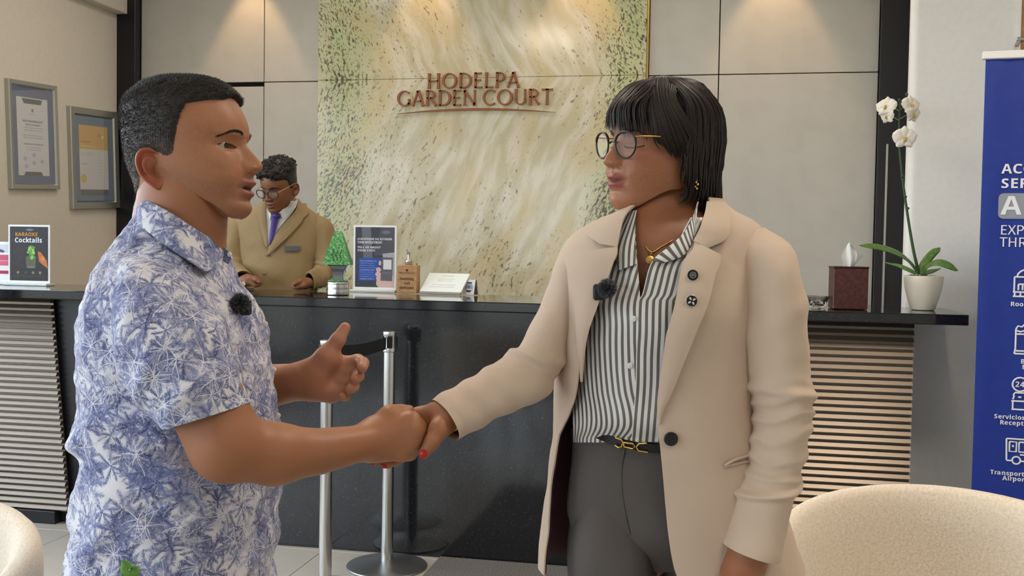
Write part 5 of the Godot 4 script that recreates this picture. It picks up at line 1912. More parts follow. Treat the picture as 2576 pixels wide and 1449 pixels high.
func cropped_hair(t: Node3D, H: Head) -> void:
	var line := PackedVector2Array([Vector2(140, 140), Vector2(78, 92), Vector2(76.5, 86.5), Vector2(60, 84), Vector2(44, 80), Vector2(32, 77), Vector2(26, 62), Vector2(20, 36), Vector2(16, 18), Vector2(13, 0), Vector2(2, -4), Vector2(-12, 3), Vector2(-30, 7), Vector2(-43, -4), Vector2(-47, -24), Vector2(-56, -46), Vector2(-66, -57), Vector2(-80, -60), Vector2(-160, -62), Vector2(-160, 160)])
	var nu := H.nu
	var nv := H.nv
	var W := PackedVector3Array()
	var C := PackedColorArray()
	var nz := noise(73, 1.0, 2)
	var dark := lin("231d1b")
	var fade := lin("51423a")
	var tips := []
	for j in nv:
		for i in nu:
			var p := H.P[j * nu + i] * 1000.0
			var q := Vector2(p.x, p.y)
			# towards the middle of the forehead the hairline stands a little higher
			if p.x > 40: q.y -= (0.06 * pow(75.0 - absf(p.z), 2.0) * 0.02) if absf(p.z) < 75 else 0.0
			var inside := Geometry2D.is_point_in_polygon(q, line)
			var d := 1e9
			for k in line.size():
				d = minf(d, seg_dist(q, line[k], line[(k + 1) % line.size()]))
			if not inside: d = -d
			if j < 8: d = -9.0
			var top := smoothstep(30.0, 95.0, p.y)
			var lenm := lerpf(2.6, 7.5, top)
			lenm = lerpf(1.3, lenm, smoothstep(-60.0, 5.0, p.y))
			var lift := lenm * smoothstep(-0.5, lerpf(9.0, 3.0, top), d) - 2.2 * (1.0 - smoothstep(-3.0, -0.3, d))
			lift += 0.45 * nz.get_noise_3d(p.x * 0.35, p.y * 0.35, p.z * 0.35) * clampf(d * 0.2, 0, 1)
			var o := Vector3(p.x + 8.0, p.y - 30.0, p.z).normalized()
			W.append(H.xf * ((p + o * lift) * 0.001))
			var thin := (1.0 - smoothstep(-55.0, 12.0, p.y)) * 0.9 if p.x < -30 else (1.0 - smoothstep(0.0, 34.0, p.y)) * 0.75
			var cc := dark.lerp(fade, clampf(thin + (0.25 if d < 4.0 and top < 0.5 else 0.0), 0, 1))
			C.append(cc)
			if d > 0.8 and j > 8: tips.append([W[-1], H.xf.basis * o, lenm, cc])
	var b := Mb.new()
	b.grid(W, nu, nv, true, false, Vector3.ZERO, PackedVector2Array(), C)
	var cap := part("hair", b, M.hair_tinted, t, "cropped dark hair, faded at the sides and nape")
	# short hairs standing out of the crop
	var cone := Mb.new()
	cone.lathe([Vector2(0.00042, 0.0), Vector2(0.00032, 0.6), Vector2(0.00008, 1.0)], 4)
	var mm := MultiMesh.new()
	mm.transform_format = MultiMesh.TRANSFORM_3D
	mm.use_colors = true
	mm.mesh = cone.mesh()
	var count := 26000
	mm.instance_count = count
	var r := RandomNumberGenerator.new()
	r.seed = 11
	for k in count:
		var q: Array = tips[r.randi_range(0, tips.size() - 1)]
		var o: Vector3 = q[1]
		var comb := (H.xf.basis * Vector3(0.75, 0.15, 0)).slide(o)
		if q[2] < 3.0: comb = (H.xf.basis * Vector3(-0.1, -0.8, 0)).slide(o)
		var dirv := (o * 0.55 + comb * 0.8 + Vector3(r.randf() - 0.5, r.randf() - 0.5, r.randf() - 0.5) * 0.35).normalized()
		var jit := Vector3(r.randf() - 0.5, r.randf() - 0.5, r.randf() - 0.5) * 0.0022
		var ln: float = (q[2] * 0.75 + 1.2) * 0.001 * (0.7 + 0.6 * r.randf())
		var bs := Basis(Quaternion(Vector3.UP, dirv))
		bs.y *= ln
		mm.set_instance_transform(k, Transform3D(bs, q[0] + jit - o * 0.001))
		var cc: Color = q[3]
		mm.set_instance_color(k, cc.lerp(lin("6e625c"), 0.35 * r.randf()))
	var mi := MultiMeshInstance3D.new()
	mi.multimesh = mm
	mi.material_override = M.hair_tinted
	mi.name = "short_hairs"
	cap.add_child(mi, true)
	tag(mi, "", "", "", "stuff")

func torso_table(tab: Array, d0: float, base: Vector3, nseg: int, y0: float, y1: float, rows: int, wr: Callable = no_fn, power := 1.0) -> Array:
	# rows [py, left px, right px, half depth, depth offset]: a closed trunk; returns [points, uvs]
	var P := PackedVector3Array()
	var UV := PackedVector2Array()
	for j in rows:
		var f := float(j) / (rows - 1)
		var py := lerpf(y0, y1, f)
		var xl := lerp_table(tab, py, 1)
		var xr := lerp_table(tab, py, 2)
		var hd := lerp_table(tab, py, 3)
		var dd := d0 + lerp_table(tab, py, 4)
		var c := at((xl + xr) / 2, py, dd) - base
		var A := at(xr, py, dd) - base - c
		var B := cam.transform.basis.z * hd
		var run := 0.0
		var last := Vector3.ZERO
		for i in nseg:
			var a := TAU * i / nseg - PI / 2      # seam at the far side
			var ca := cos(a)
			var sa := sin(a)
			ca = signf(ca) * pow(absf(ca), power)
			sa = signf(sa) * pow(absf(sa), power)
			var dv := A * ca + B * sa
			var p := c + dv
			if i > 0: run += p.distance_to(last)
			last = p
			if wr.is_valid(): p += dv.normalized() * wr.call(p, a, py)
			P.append(p)
			UV.append(Vector2(run, py * d0 / F_PX))
	return [P, UV]

func palm_print() -> Image:
	# indigo palm crowns and fronds on white cloth
	var n := 1024
	var im := Image.create_empty(n, n, false, Image.FORMAT_RGB8)
	im.fill(Color("dedce2"))
	var r := RandomNumberGenerator.new()
	r.seed = 21
	var inks := [Color("565f8c"), Color("6b74a0"), Color("878eb4"), Color("434a74"), Color("a3a8c6")]
	var dot := func(x: float, y: float, w: int, c: Color) -> void:
		im.fill_rect(Rect2i(posmod(int(x), n), posmod(int(y), n), w, w), c)
	for k in 230:
		# passes: pale underprint, dark crowns, then white-ribbed fronds over them
		var kind := 0 if k < 60 else 1 if k < 175 else 2
		var cx := r.randf() * n
		var cy := r.randf() * n
		var big := r.randf_range(62, 112)
		var fronds := r.randi_range(7, 10)
		var a0 := r.randf() * TAU
		for f in fronds:
			var a := a0 + TAU * f / fronds + r.randf_range(-0.3, 0.3)
			var bend := r.randf_range(-0.9, 0.9)
			var ln := big * r.randf_range(0.65, 1.1)
			var ink: Color = inks[4 if kind == 0 and f % 2 == 0 else r.randi_range(0, 3) if kind == 1 else r.randi_range(0, 2)]
			var x := cx
			var y := cy
			var steps := int(ln / 1.5)
			for s in steps:
				var t := float(s) / steps
				var ang := a + bend * t
				x += cos(ang) * 1.5
				y += sin(ang) * 1.5
				dot.call(x, y, 3 if t < 0.55 else 2, Color("e3e2ea") if kind == 2 else ink)
				if s % 3 == 0 and t > 0.08:
					for sd: float in [-1.0, 1.0]:
						var la := ang + sd * r.randf_range(0.6, 0.95)
						var ll := ln * 0.30 * sin(PI * (0.12 + 0.84 * t)) * r.randf_range(0.6, 1.1)
						var lx := x
						var ly := y
						var i2: Color = ink if r.randf() < 0.6 else inks[r.randi_range(0, 4)]
						if kind == 2 and r.randf() < 0.35: i2 = Color("e3e2ea")
						for q in int(ll / 1.5):
							la += sd * -0.012
							lx += cos(la) * 1.5
							ly += sin(la) * 1.5
							dot.call(lx, ly, 2 if q < ll * 0.3 and kind != 2 else 1, i2)
		if kind == 2 and k % 3 == 0:
			var ty := cy
			var tx := cx
			for s in 60:
				ty += 1.6
				tx += sin(s * 0.05) * 0.6
				dot.call(tx, ty, 4, Color("d9d9e6"))
				dot.call(tx + 4, ty, 2, inks[0])
				if s % 6 == 0: im.fill_rect(Rect2i(posmod(int(tx), n), posmod(int(ty), n), 4, 1), inks[1])
	return im

func man_shirt(t: Node3D, base: Vector3) -> void:
	var cloth := mat(Color.WHITE, 0.85)
	cloth.albedo_texture = ImageTexture.create_from_image(palm_print())
	cloth.uv1_triplanar = true
	cloth.uv1_triplanar_sharpness = 8.0
	cloth.uv1_scale = Vector3.ONE * 3.1
	cloth.rim_enabled = true
	cloth.rim = 0.25
	cloth.backlight_enabled = true
	cloth.backlight = Color(0.12, 0.12, 0.13)
	var tab := [
		[508, 352, 500, 0.060, 0.0], [540, 341, 525, 0.064, 0.0], [575, 312, 545, 0.078, 0.0], [613, 286, 562, 0.098, 0.0], [640, 268, 574, 0.124, 0.0], [667, 252, 582, 0.156, 0.0], [724, 222, 613, 0.194, 0.0],
		[785, 204, 653, 0.205, 0.0], [857, 193, 676, 0.205, 0.0], [947, 188, 686, 0.205, 0.0], [1040, 190, 699, 0.205, 0.0], [1098, 184, 702, 0.205, 0.0], [1122, 199, 702, 0.205, 0.0],
		[1170, 195, 702, 0.205, 0.0], [1226, 192, 701, 0.205, 0.0], [1277, 185, 699, 0.205, 0.0], [1296, 191, 697, 0.205, 0.0], [1346, 181, 693, 0.205, 0.0], [1415, 172, 689, 0.205, 0.0], [1560, 168, 690, 0.205, 0.0], [1640, 170, 690, 0.20, 0.0]]
	var f1 := noise(82, 1.0, 2)
	var wr := func(p: Vector3, a: float, py: float) -> float:
		# folds: slack cloth running down and across the back and belly
		var q := p * Vector3(7, 13, 7)
		var d := 0.0065 * f1.get_noise_3d(q.x, q.y, q.z) + 0.0034 * f1.get_noise_3d(p.x * 22, p.y * 30 + p.x * 20, p.z * 22)
		var s := smoothstep(520.0, 620.0, py)
		var wave := p.y * 62.0 + 5.0 * f1.get_noise_3d(p.x * 4, p.y * 3, p.z * 4) + p.z * 9.0 + p.x * 10.0
		d += (0.0068 + 0.004 * clampf(-cos(a), 0.0, 1.0)) * pow(0.5 + 0.5 * sin(wave), 3.0) * smoothstep(900.0, 1060.0, py)
		d += 0.005 * pow(0.5 + 0.5 * sin((p.x * 1.6 + p.z * 0.5) * 70.0 + 3.0 * f1.get_noise_3d(p.x * 5, p.y * 4, p.z * 5)), 2.0) * (1.0 - smoothstep(800.0, 950.0, py))
		return d * s
	var q := torso_table(silhouettes(tab, DM, 0.9), DM, base, 150, 508, 1640, 230, wr, 0.9)
	var b := Mb.new()
	b.grid(q[0], 150, 230, true, false, Vector3.ZERO, q[1])
	var shirt := part("shirt", b, cloth, t, "white short-sleeved shirt with a blue palm print")
	# near sleeve
	var P := func(px: float, py: float, d: float) -> Vector3: return at(px, py, d) - base
	var Z := cam.transform.basis.z
	var ring := func(r: Array, f: Array, d: float, hh: float) -> Array:
		var a: Vector3 = P.call(r[0], r[1], d)
		var e: Vector3 = P.call(f[0], f[1], d)
		return [(a + e) / 2, (e - a) / 2, Z * hh]
	var rings := [
		ring.call([338, 640], [432, 650], 1.575, 0.045), ring.call([318, 668], [470, 682], 1.535, 0.066), ring.call([300, 735], [515, 745], 1.50, 0.078), ring.call([294, 840], [560, 815], 1.475, 0.086),
		ring.call([312, 930], [584, 890], 1.462, 0.084), ring.call([352, 1000], [604, 955], 1.457, 0.080), ring.call([412, 1068], [616, 1011], 1.455, 0.074),
		ring.call([416, 1064], [612, 1008], 1.455, 0.071), ring.call([360, 996], [596, 952], 1.457, 0.074)]
	var wr2 := func(p: Vector3, a: float, run: float) -> float:
		var d := 0.004 * f1.get_noise_3d(p.x * 9, p.y * 9, p.z * 9) + 0.003 * f1.get_noise_3d(p.x * 26, p.y * 20, p.z * 26)
		d += 0.005 * pow(0.5 + 0.5 * sin((p.x * 1.3 - p.y * 0.5) * 85.0 + 4.0 * f1.get_noise_3d(p.x * 5, p.y * 5, p.z * 5)), 2.0)
		return d * smoothstep(0.0, 0.05, run)
	b = Mb.new()
	loft(b, rings, 96, 110, wr2)
	part("sleeve", b, cloth, t)
	# far sleeve
	b = Mb.new()
	loft(b, [ring.call([400, 690], [520, 690], 1.80, 0.05), ring.call([400, 800], [600, 800], 1.86, 0.075), ring.call([440, 930], [640, 920], 1.87, 0.08), ring.call([470, 1030], [660, 1000], 1.87, 0.075), ring.call([475, 1026], [655, 998], 1.87, 0.070)], 40, 40, wr2)
	part("sleeve", b, cloth, t)
	# collar: stands round the neck, folds over, points at the throat
	for sd: float in [1.0, -1.0]:
		var up := curve_pts([Vector3(346, 497, 0.0), Vector3(362, 502, -0.050), Vector3(394, 517, -0.080), Vector3(437, 541, -0.091), Vector3(491, 577, -0.078), Vector3(533, 603, -0.040), Vector3(546, 611, -0.006)], 30)
		var mid := curve_pts([Vector3(338, 518, 0.0), Vector3(352, 530, -0.060), Vector3(388, 552, -0.092), Vector3(440, 585, -0.106), Vector3(492, 617, -0.082), Vector3(532, 640, -0.050), Vector3(551, 636, -0.018)], 30)
		var lo := curve_pts([Vector3(334, 548, 0.0), Vector3(350, 565, -0.070), Vector3(384, 592, -0.108), Vector3(436, 630, -0.122), Vector3(486, 662, -0.120), Vector3(523, 682, -0.104), Vector3(551, 655, -0.04)], 30)
		var G := PackedVector3Array()
		var UV := PackedVector2Array()
		for j in 13:
			var f := j / 12.0
			for i in 30:
				var m: Vector3 = up[i].lerp(mid[i], f * 2.0) if f < 0.5 else mid[i].lerp(lo[i], f * 2.0 - 1.0)
				m += (up[i] + lo[i] - mid[i] * 2.0) * (0.0) 
				G.append(P.call(m.x, m.y, DM + m.z * sd - 0.004 * sin(f * PI) * sd))
				UV.append(Vector2(i * 0.0075, f * 0.06 + sd))
		b = Mb.new()
		thick_sheet(b, G, 30, 13, 0.0028, UV, (-Z if sd < 0 else Z) * 1.0)
		part("collar", b, cloth, shirt)
	# the far leaf of the collar, seen past the throat
	var FG := PackedVector3Array()
	var FU := PackedVector2Array()
	var fu := curve_pts([Vector3(534, 601, 0.030), Vector3(546, 604, 0.012), Vector3(560, 618, 0.006), Vector3(577, 634, 0.002)], 12)
	var fl := curve_pts([Vector3(545, 640, 0.010), Vector3(558, 652, 0.006), Vector3(572, 662, 0.002), Vector3(584, 651, 0.000)], 12)
	for j in 6:
		for i in 12:
			var m: Vector3 = fu[i].lerp(fl[i], j / 5.0)
			FG.append(P.call(m.x, m.y, DM + m.z - 0.012))
			FU.append(Vector2(i, j))
	b = Mb.new()
	thick_sheet(b, FG, 12, 6, 0.003, FU, Z)
	part("collar", b, cloth, shirt)
	# button at the throat and down the placket
	var wm := mat(Color("e3e0dc"), 0.3)
	for s in [[577, 640, -0.012], [611, 715, -0.03], [668, 815, -0.03], [689, 930, -0.03], [700, 1045, -0.03]]:
		b = Mb.new()
		b.ball(P.call(s[0], s[1], DM + s[2]), Vector3(0.0042, 0.0042, 0.0022), cam.transform.basis, 12, 6)
		part("button", b, wm, shirt)

func man_legs(t: Node3D, base: Vector3) -> void:
	# trousers and shoes below the picture's edge
	var b := Mb.new()
	var hip := at(430, 1560, DM) - base
	var bones := []
	for sd: float in [-1.0, 1.0]:
		var z := cam.transform.basis.z * (0.09 * sd)
		bones.append([hip + z, Vector3(hip.x + z.x + 0.01, 0.47, hip.z + z.z), 0.105, 0.075, 0.03])
		bones.append([Vector3(hip.x + z.x + 0.01, 0.47, hip.z + z.z), Vector3(hip.x + z.x - 0.02, 0.06, hip.z + z.z), 0.075, 0.06, 0.03])
	nets(b, bones, 0.02)
	part("trousers", b, mat(Color("2a2c36"), 0.85), t)
	for sd: float in [-1.0, 1.0]:
		var z := cam.transform.basis.z * (0.09 * sd)
		b = Mb.new()
		nets(b, [[Vector3(hip.x + z.x - 0.04, 0.045, hip.z + z.z), Vector3(hip.x + z.x + 0.15, 0.036, hip.z + z.z), 0.045, 0.036, 0.02]], 0.012)
		part("shoe", b, M.black_plastic, t)

func fur_mic(_o: Vector3, _t: Node3D, c: Vector3, r: float, body_at: Vector3, label: String) -> void:
	var w := c + _t.position
	var t := thing("lapel_microphone", label, "microphone", w)
	var b := Mb.new()
	b.box(body_at + _t.position - w, Vector3(0.018, 0.026, 0.010), 0.003, cam.transform.basis)
	part("transmitter", b, M.black_plastic, t)
	b = Mb.new()
	b.ball(Vector3.ZERO, Vector3.ONE * r * 0.8, Basis.IDENTITY, 16, 12)
	var core := part("windscreen", b, mat(Color("3a3b40"), 0.9), t, "grey and black fur windscreen")
	var cone := Mb.new()
	cone.lathe([Vector2(0.00045, 0.0), Vector2(0.0003, 0.6), Vector2(0.00005, 1.0)], 4)
	var mm := MultiMesh.new()
	mm.transform_format = MultiMesh.TRANSFORM_3D
	mm.use_colors = true
	mm.mesh = cone.mesh()
	mm.instance_count = 2600
	var rr := RandomNumberGenerator.new()
	rr.seed = 4
	for k in 2600:
		var d := Vector3(rr.randfn(), rr.randfn(), rr.randfn()).normalized()
		var bs := Basis(Quaternion(Vector3.UP, (d + Vector3(rr.randfn(), rr.randfn() - 0.3, rr.randfn()) * 0.28).normalized()))
		bs.y *= r * rr.randf_range(0.35, 0.75)
		mm.set_instance_transform(k, Transform3D(bs, d * r * 0.72))
		var g := rr.randf()
		mm.set_instance_color(k, lin("1c1d20").lerp(lin("8e9096"), g * g))
	var mi := MultiMeshInstance3D.new()
	mi.multimesh = mm
	mi.material_override = M.hair_tinted
	mi.name = "fur"
	core.add_child(mi, true)
	tag(mi, "", "", "", "stuff")
# ------------------------------------------------------------------ the woman in the beige blazer
const DW := 1.80

func trunk_at(tab: Array, d0: float, base: Vector3, py: float) -> Array:
	var xl := lerp_table(tab, py, 1)
	var xr := lerp_table(tab, py, 2)
	var dd := d0 + lerp_table(tab, py, 4)
	var c := at((xl + xr) / 2, py, dd) - base
	return [c, at(xr, py, dd) - base - c, cam.transform.basis.z * lerp_table(tab, py, 3), (xl + xr) / 2, (xr - xl) / 2]

func on_trunk(tab: Array, d0: float, base: Vector3, px: float, py: float, off := 0.0) -> Vector3:
	# the point of a trunk's front that is seen at (px, py), lifted by off
	var x := px
	var y := py
	var p := Vector3.ZERO
	for it in 4:
		var q := trunk_at(tab, d0, base, y)
		var t := clampf((x - q[3]) / q[4], -1.0, 1.0)
		var s := sqrt(1.0 - t * t)
		var n: Vector3 = (q[1].normalized() * (t / q[1].length()) + q[2].normalized() * (s / q[2].length())).normalized()
		p = q[0] + q[1] * t + q[2] * s + n * off
		var seen := px_of(p + base)
		x = clampf(x + px - seen.x, q[3] - q[4] * 1.05, q[3] + q[4] * 1.05)
		y += py - seen.y
	return p

func panel(b: Mb, tab: Array, d0: float, base: Vector3, left: Array, right: Array, y0: float, y1: float, nu: int, nv: int, off, thick: float, bulge := 0.0, wr: Callable = no_fn, u0 := 0.0) -> void:
	# a piece of cloth lying on a trunk's front between two edges (rows [py, px])
	var P := PackedVector3Array()
	var UV := PackedVector2Array()
	for j in nv:
		var f := float(j) / (nv - 1)
		var py := lerpf(y0, y1, f)
		var a := lerp_table(left, py, 1)
		var c := lerp_table(right, py, 1)
		var run := u0
		var last := Vector3.ZERO
		for i in nu:
			var s := float(i) / (nu - 1)
			var o: float = lerp_table(off, py, 1) if off is Array else off
			o += bulge * sin(PI * s)
			var p := on_trunk(tab, d0, base, lerpf(a, c, s), py, o)
			if wr.is_valid(): p += cam.transform.basis.z * wr.call(p, s, py)
			if i > 0: run += p.distance_to(last)
			last = p
			P.append(p)
			UV.append(Vector2(run, f * (y1 - y0) * d0 / F_PX))
	thick_sheet(b, P, nu, nv, thick, UV, cam.transform.basis.z)

func build_woman() -> void:
	var base := at(1650, 1000, DW)
	base.y = 0.0
	var t := thing("person", "woman with a dark bob, round glasses, beige blazer and striped blouse, shaking hands", "person", base)
	var P := func(px: float, py: float, d: float) -> Vector3: return at(px, py, d) - base
	var Z := cam.transform.basis.z
	var skin := lin("9a6445")
	var fair := lin("a97453")
	var blush := lin("9c5644")
	var lip := lin("8e4648")
	var tone := noise(75, 80.0, 3)
	var xf := head_frame(1670, 385, DW, deg_to_rad(29.0), deg_to_rad(-3.0), deg_to_rad(-6.0), -1.0)
	xf.origin -= base
	var h := {
		"chin": -98.0, "jaw": -62.0, "neck_x": 8.0, "box": 0.97, "seed": 2,
		"rows": [[-100.0, 82, -56, 38], [-95.5, 94, -58, 44], [-88, 101.5, -62, 50], [-79.5, 104.0, -66, 55], [-69, 103.5, -72, 59.5], [-60, 104, -77, 62.5], [-51, 105, -81, 64.5], [-35, 106.5, -85, 67], [-20, 105, -90, 69.5], [0, 101, -95, 71.5], [16, 97.5, -98, 72], [28, 97.5, -99.5, 73], [35, 98.5, -100, 74], [50, 99, -100.5, 75.5], [68, 95, -99, 75], [82, 86.5, -95, 72], [92, 80, -89, 68], [102, 70, -79, 60], [111, 59, -69, 50], [117, 47, -58, 39], [121, 34, -46, 28], [123.4, 16, -28, 14], [124, 0, -12, 1]],
		"nose": [[-31, 0.0, 12], [-27, 1.6, 13.5], [-24, 7, 13.5], [-20, 14.5, 13.2], [-15, 19.0, 12.6], [-10, 19.8, 11.6], [-4, 17.5, 10.4], [4, 12.5, 9.2], [12, 7.6, 8.4], [20, 3.6, 8.4], [27, 1.2, 9.5], [34, 0.0, 10]],
		"eye_z": 31.0, "eye_y": 11.0, "eye_w": 14.5, "eye_up": 1.0, "eye_dn": 3.6, "eye_in": 0.0, "eye_sink": 4.0, "closed": true,
		"bumps": [
			[17, 31, -8.0, 10, 16], [33, 26, 1.2, 6.5, 20], [17, 30, 5.2, 6.5, 14], [2, 30, 1.4, 5, 14], [-4, 40, 3.5, 14, 15], [-12, 48, 4.0, 16, 17],
			[-17, 13.5, 7.5, 6.5, 6], [-15, 20, -2.0, 8, 4], [-24.0, 7.0, -3.5, 3.0, 3.2], [-30, 0, -1.2, 5, 3],
			[-40.5, 0, 6.5, 4.6, 18, 3.2], [-47.0, 0, -4.0, 1.9, 19, 4], [-54.0, 0, 7.5, 5.2, 16, 3.2], [-48, 24, -2.4, 6, 5], [-66, 0, -2.0, 4, 16],
			[-34, 27, -1.8, 12, 5], [-34, 44, 5.0, 18, 18], [-80, 0, 2.0, 9, 15], [-92, 30, 2.0, 10, 20], [48, 0, 1.0, 16, 30],
		],
	}
	var H := head_points(h)
	var body := Mb.new()
	head_mesh(body, H, xf, func(p: Vector3) -> Color:
		var c := skin.lerp(fair, clampf(0.5 + tone.get_noise_3d(p.x * 0.01, p.y * 0.01, p.z * 0.01), 0, 1))
		var az := absf(p.z)
		if p.x > 20.0:
			c = c.lerp(blush, 0.45 * exp(-pow((p.y + 8) / 17.0, 2.0) - pow((az - 52) / 17.0, 2.0)))
			var m := maxf(exp(-pow((p.y + 40.3) / 5.2, 4.0)), exp(-pow((p.y + 53.5) / 6.4, 4.0)))
			if p.x > 60.0:
				c = c.lerp(lip, 0.9 * m * (1.0 - smoothstep(19.0, 25.0, az)))
				c = c.lerp(lin("4a2019"), 0.75 * exp(-pow((p.y + 47.0) / 1.5, 2.0)) * (1.0 - smoothstep(17.0, 22.0, az)))
				c = c.lerp(lin("7d5547"), 0.5 * exp(-pow((p.y - 18) / 5.0, 2.0) - pow((az - 31) / 13.0, 2.0)))
		return c)
	for sd: float in [1.0, -1.0]:
		var e := Transform3D(xf.basis * Basis.from_scale(Vector3(1, 1, sd)), xf * Vector3(-0.014, -0.016, 0.066 * sd))
		e.basis = e.basis * Basis(Vector3.BACK, 0.10)
		ear(body, e, skin, lin("a8604a"), 0.94)
	var bones := []
	bones.append([P.call(1690, 470, DW + 0.01), P.call(1672, 590, DW + 0.01), 0.050, 0.056, 0.03])
	bones.append([P.call(1630, 498, DW - 0.015), P.call(1650, 585, DW - 0.02), 0.032, 0.044, 0.03])
	bones.append([P.call(1560, 640, DW - 0.03), P.call(1800, 640, DW - 0.03), 0.058, 0.058, 0.05])
	bones.append([P.call(1630, 640, DW - 0.05), P.call(1640, 760, DW - 0.075), 0.050, 0.050, 0.04])
	bones.append([P.call(1650, 760, DW), P.call(1660, 1300, DW), 0.095, 0.10, 0.05])
	nets(body, bones, 0.008, func(_p): return skin)
	# arms inside the sleeves; hands
	bones = []
	bones.append([P.call(1412, 780, 1.775), P.call(1365, 900, 1.735), 0.034, 0.034, 0.02])
	bones.append([P.call(1365, 900, 1.735), P.call(1170, 1028, 1.66), 0.036, 0.027, 0.02])
	bones.append([P.call(1170, 1028, 1.66), P.call(1125, 1045, 1.642), 0.027, 0.0255, 0.02])
	bones.append([P.call(1945, 800, 1.70), P.call(1968, 990, 1.69), 0.038, 0.033, 0.02])
	bones.append([P.call(1968, 990, 1.69), P.call(1938, 1190, 1.668), 0.033, 0.029, 0.02])
	bones.append([P.call(1938, 1190, 1.668), P.call(1900, 1340, 1.642), 0.029, 0.029, 0.02])
	bones.append([P.call(1900, 1340, 1.642), P.call(1876, 1420, 1.625), 0.030, 0.033, 0.02])
	nets(body, bones, 0.0055, func(_p): return skin)
	bones = fingers([
		[[1145, 1040, 0.005, 0.0255, 0.02], [1118, 1046, 0.004, 0.0240, 0.02]],
		[[1120, 1032, 0.010, 0.0185, 0.014], [1052, 1046, 0.020, 0.0125, 0.01], [1020, 1090, 0.034, 0.0095], [1000, 1120, 0.034, 0.0085], [985, 1140, 0.024, 0.0078]],
		[[1118, 1046, 0.010, 0.0185, 0.014], [1050, 1066, 0.020, 0.0125, 0.01], [1004, 1118, 0.036, 0.0095], [980, 1148, 0.028, 0.0085], [948, 1161, 0.004, 0.0076]],
		[[1114, 1060, 0.012, 0.0175, 0.014], [1050, 1086, 0.022, 0.0120, 0.01], [1014, 1136, 0.036, 0.0090], [996, 1158, 0.026, 0.0082], [975, 1168, 0.004, 0.0074]],
		[[1112, 1070, 0.014, 0.0160, 0.014], [1052, 1104, 0.024, 0.0110, 0.01], [1024, 1140, 0.034, 0.0080], [1008, 1152, 0.028, 0.0072], [994, 1158, 0.016, 0.0066]],
		[[1128, 1054, -0.008, 0.0180, 0.014], [1104, 1080, -0.028, 0.0145, 0.010], [1086, 1112, -0.040, 0.0116, 0.006], [1067, 1139, -0.042, 0.0092, 0.005]],
	], 1.64, base)
	nets(body, bones, 0.0025, func(_p): return skin.lerp(fair, 0.35))
	# hanging left hand, relaxed, below the frame
	bones = fingers([
		[[1880, 1400, 0.0, 0.032, 0.02], [1864, 1445, 0.0, 0.033, 0.02]],
		[[1862, 1440, -0.012, 0.018, 0.014], [1832, 1520, -0.02, 0.0125, 0.01], [1822, 1570, -0.016, 0.0095], [1826, 1602, -0.006, 0.0085], [1832, 1622, 0.002, 0.0075]],
		[[1870, 1442, -0.002, 0.018, 0.014], [1850, 1525, -0.006, 0.0125, 0.01], [1842, 1580, 0.0, 0.0095], [1846, 1614, 0.008, 0.0085], [1852, 1636, 0.016, 0.0075]],
		[[1880, 1442, 0.008, 0.018, 0.014], [1868, 1522, 0.008, 0.012, 0.01], [1862, 1572, 0.014, 0.009], [1866, 1604, 0.022, 0.008], [1870, 1624, 0.028, 0.0072]],
		[[1890, 1442, 0.016, 0.016, 0.014], [1884, 1512, 0.022, 0.011, 0.01], [1880, 1550, 0.026, 0.008], [1882, 1574, 0.032, 0.0072], [1884, 1590, 0.036, 0.0066]],
		[[1862, 1430, -0.014, 0.016, 0.014], [1830, 1472, -0.030, 0.0135, 0.01], [1812, 1512, -0.034, 0.0105, 0.006], [1806, 1542, -0.030, 0.0085, 0.005]],
	], 1.622, base)
	nets(body, bones, 0.0032, func(_p): return skin.lerp(fair, 0.2))
	part("body", body, M.skin, t)
	var nail := mat(Color("b8101c"), 0.12)
	for q in [[1065.0, 1142, 1.5895, 0.0058, 0.0080, -0.45], [937, 1163, 1.640, 0.0045, 0.0055, 1.2], [966, 1172, 1.637, 0.004, 0.005, 1.0]]:
		var nb := Mb.new()
		nb.ball(P.call(q[0], q[1], q[2]), Vector3(q[3], q[4], 0.0024), cam.transform.basis * Basis(Vector3.BACK, q[5]), 16, 8)
		part("fingernail", nb, nail, t, "red varnished nail")
	eyes(t, H, Color("2b1a10"), Vector3(0.8, -0.55, 0.0))
	lashes(t, H, M.hair, 0.0011)
	eyebrow(t, H, [Vector2(31, 12), Vector2(35, 24), Vector2(36, 36), Vector2(29, 48)], [[0.0, 2.6], [0.4, 2.6], [0.8, 1.8], [1.0, 0.6]], M.hair, 5)
	bob_hair(t, H)
	glasses(t, H, 0.106, 0.012, 0.034, 0.0238, 0.0218, 0.0020, M.black_plastic, M.gold, -0.02)
	var er := Mb.new()
	for k in 5:
		er.ball(xf * Vector3(-0.003 + 0.002 * (k % 2), -0.046 - k * 0.0035, -0.0865 - 0.002 * (k % 3)), Vector3.ONE * 0.0024, Basis.IDENTITY, 8, 6)
	part("earring", er, M.gold, t, "small gold earring")
	woman_clothes(t, base)

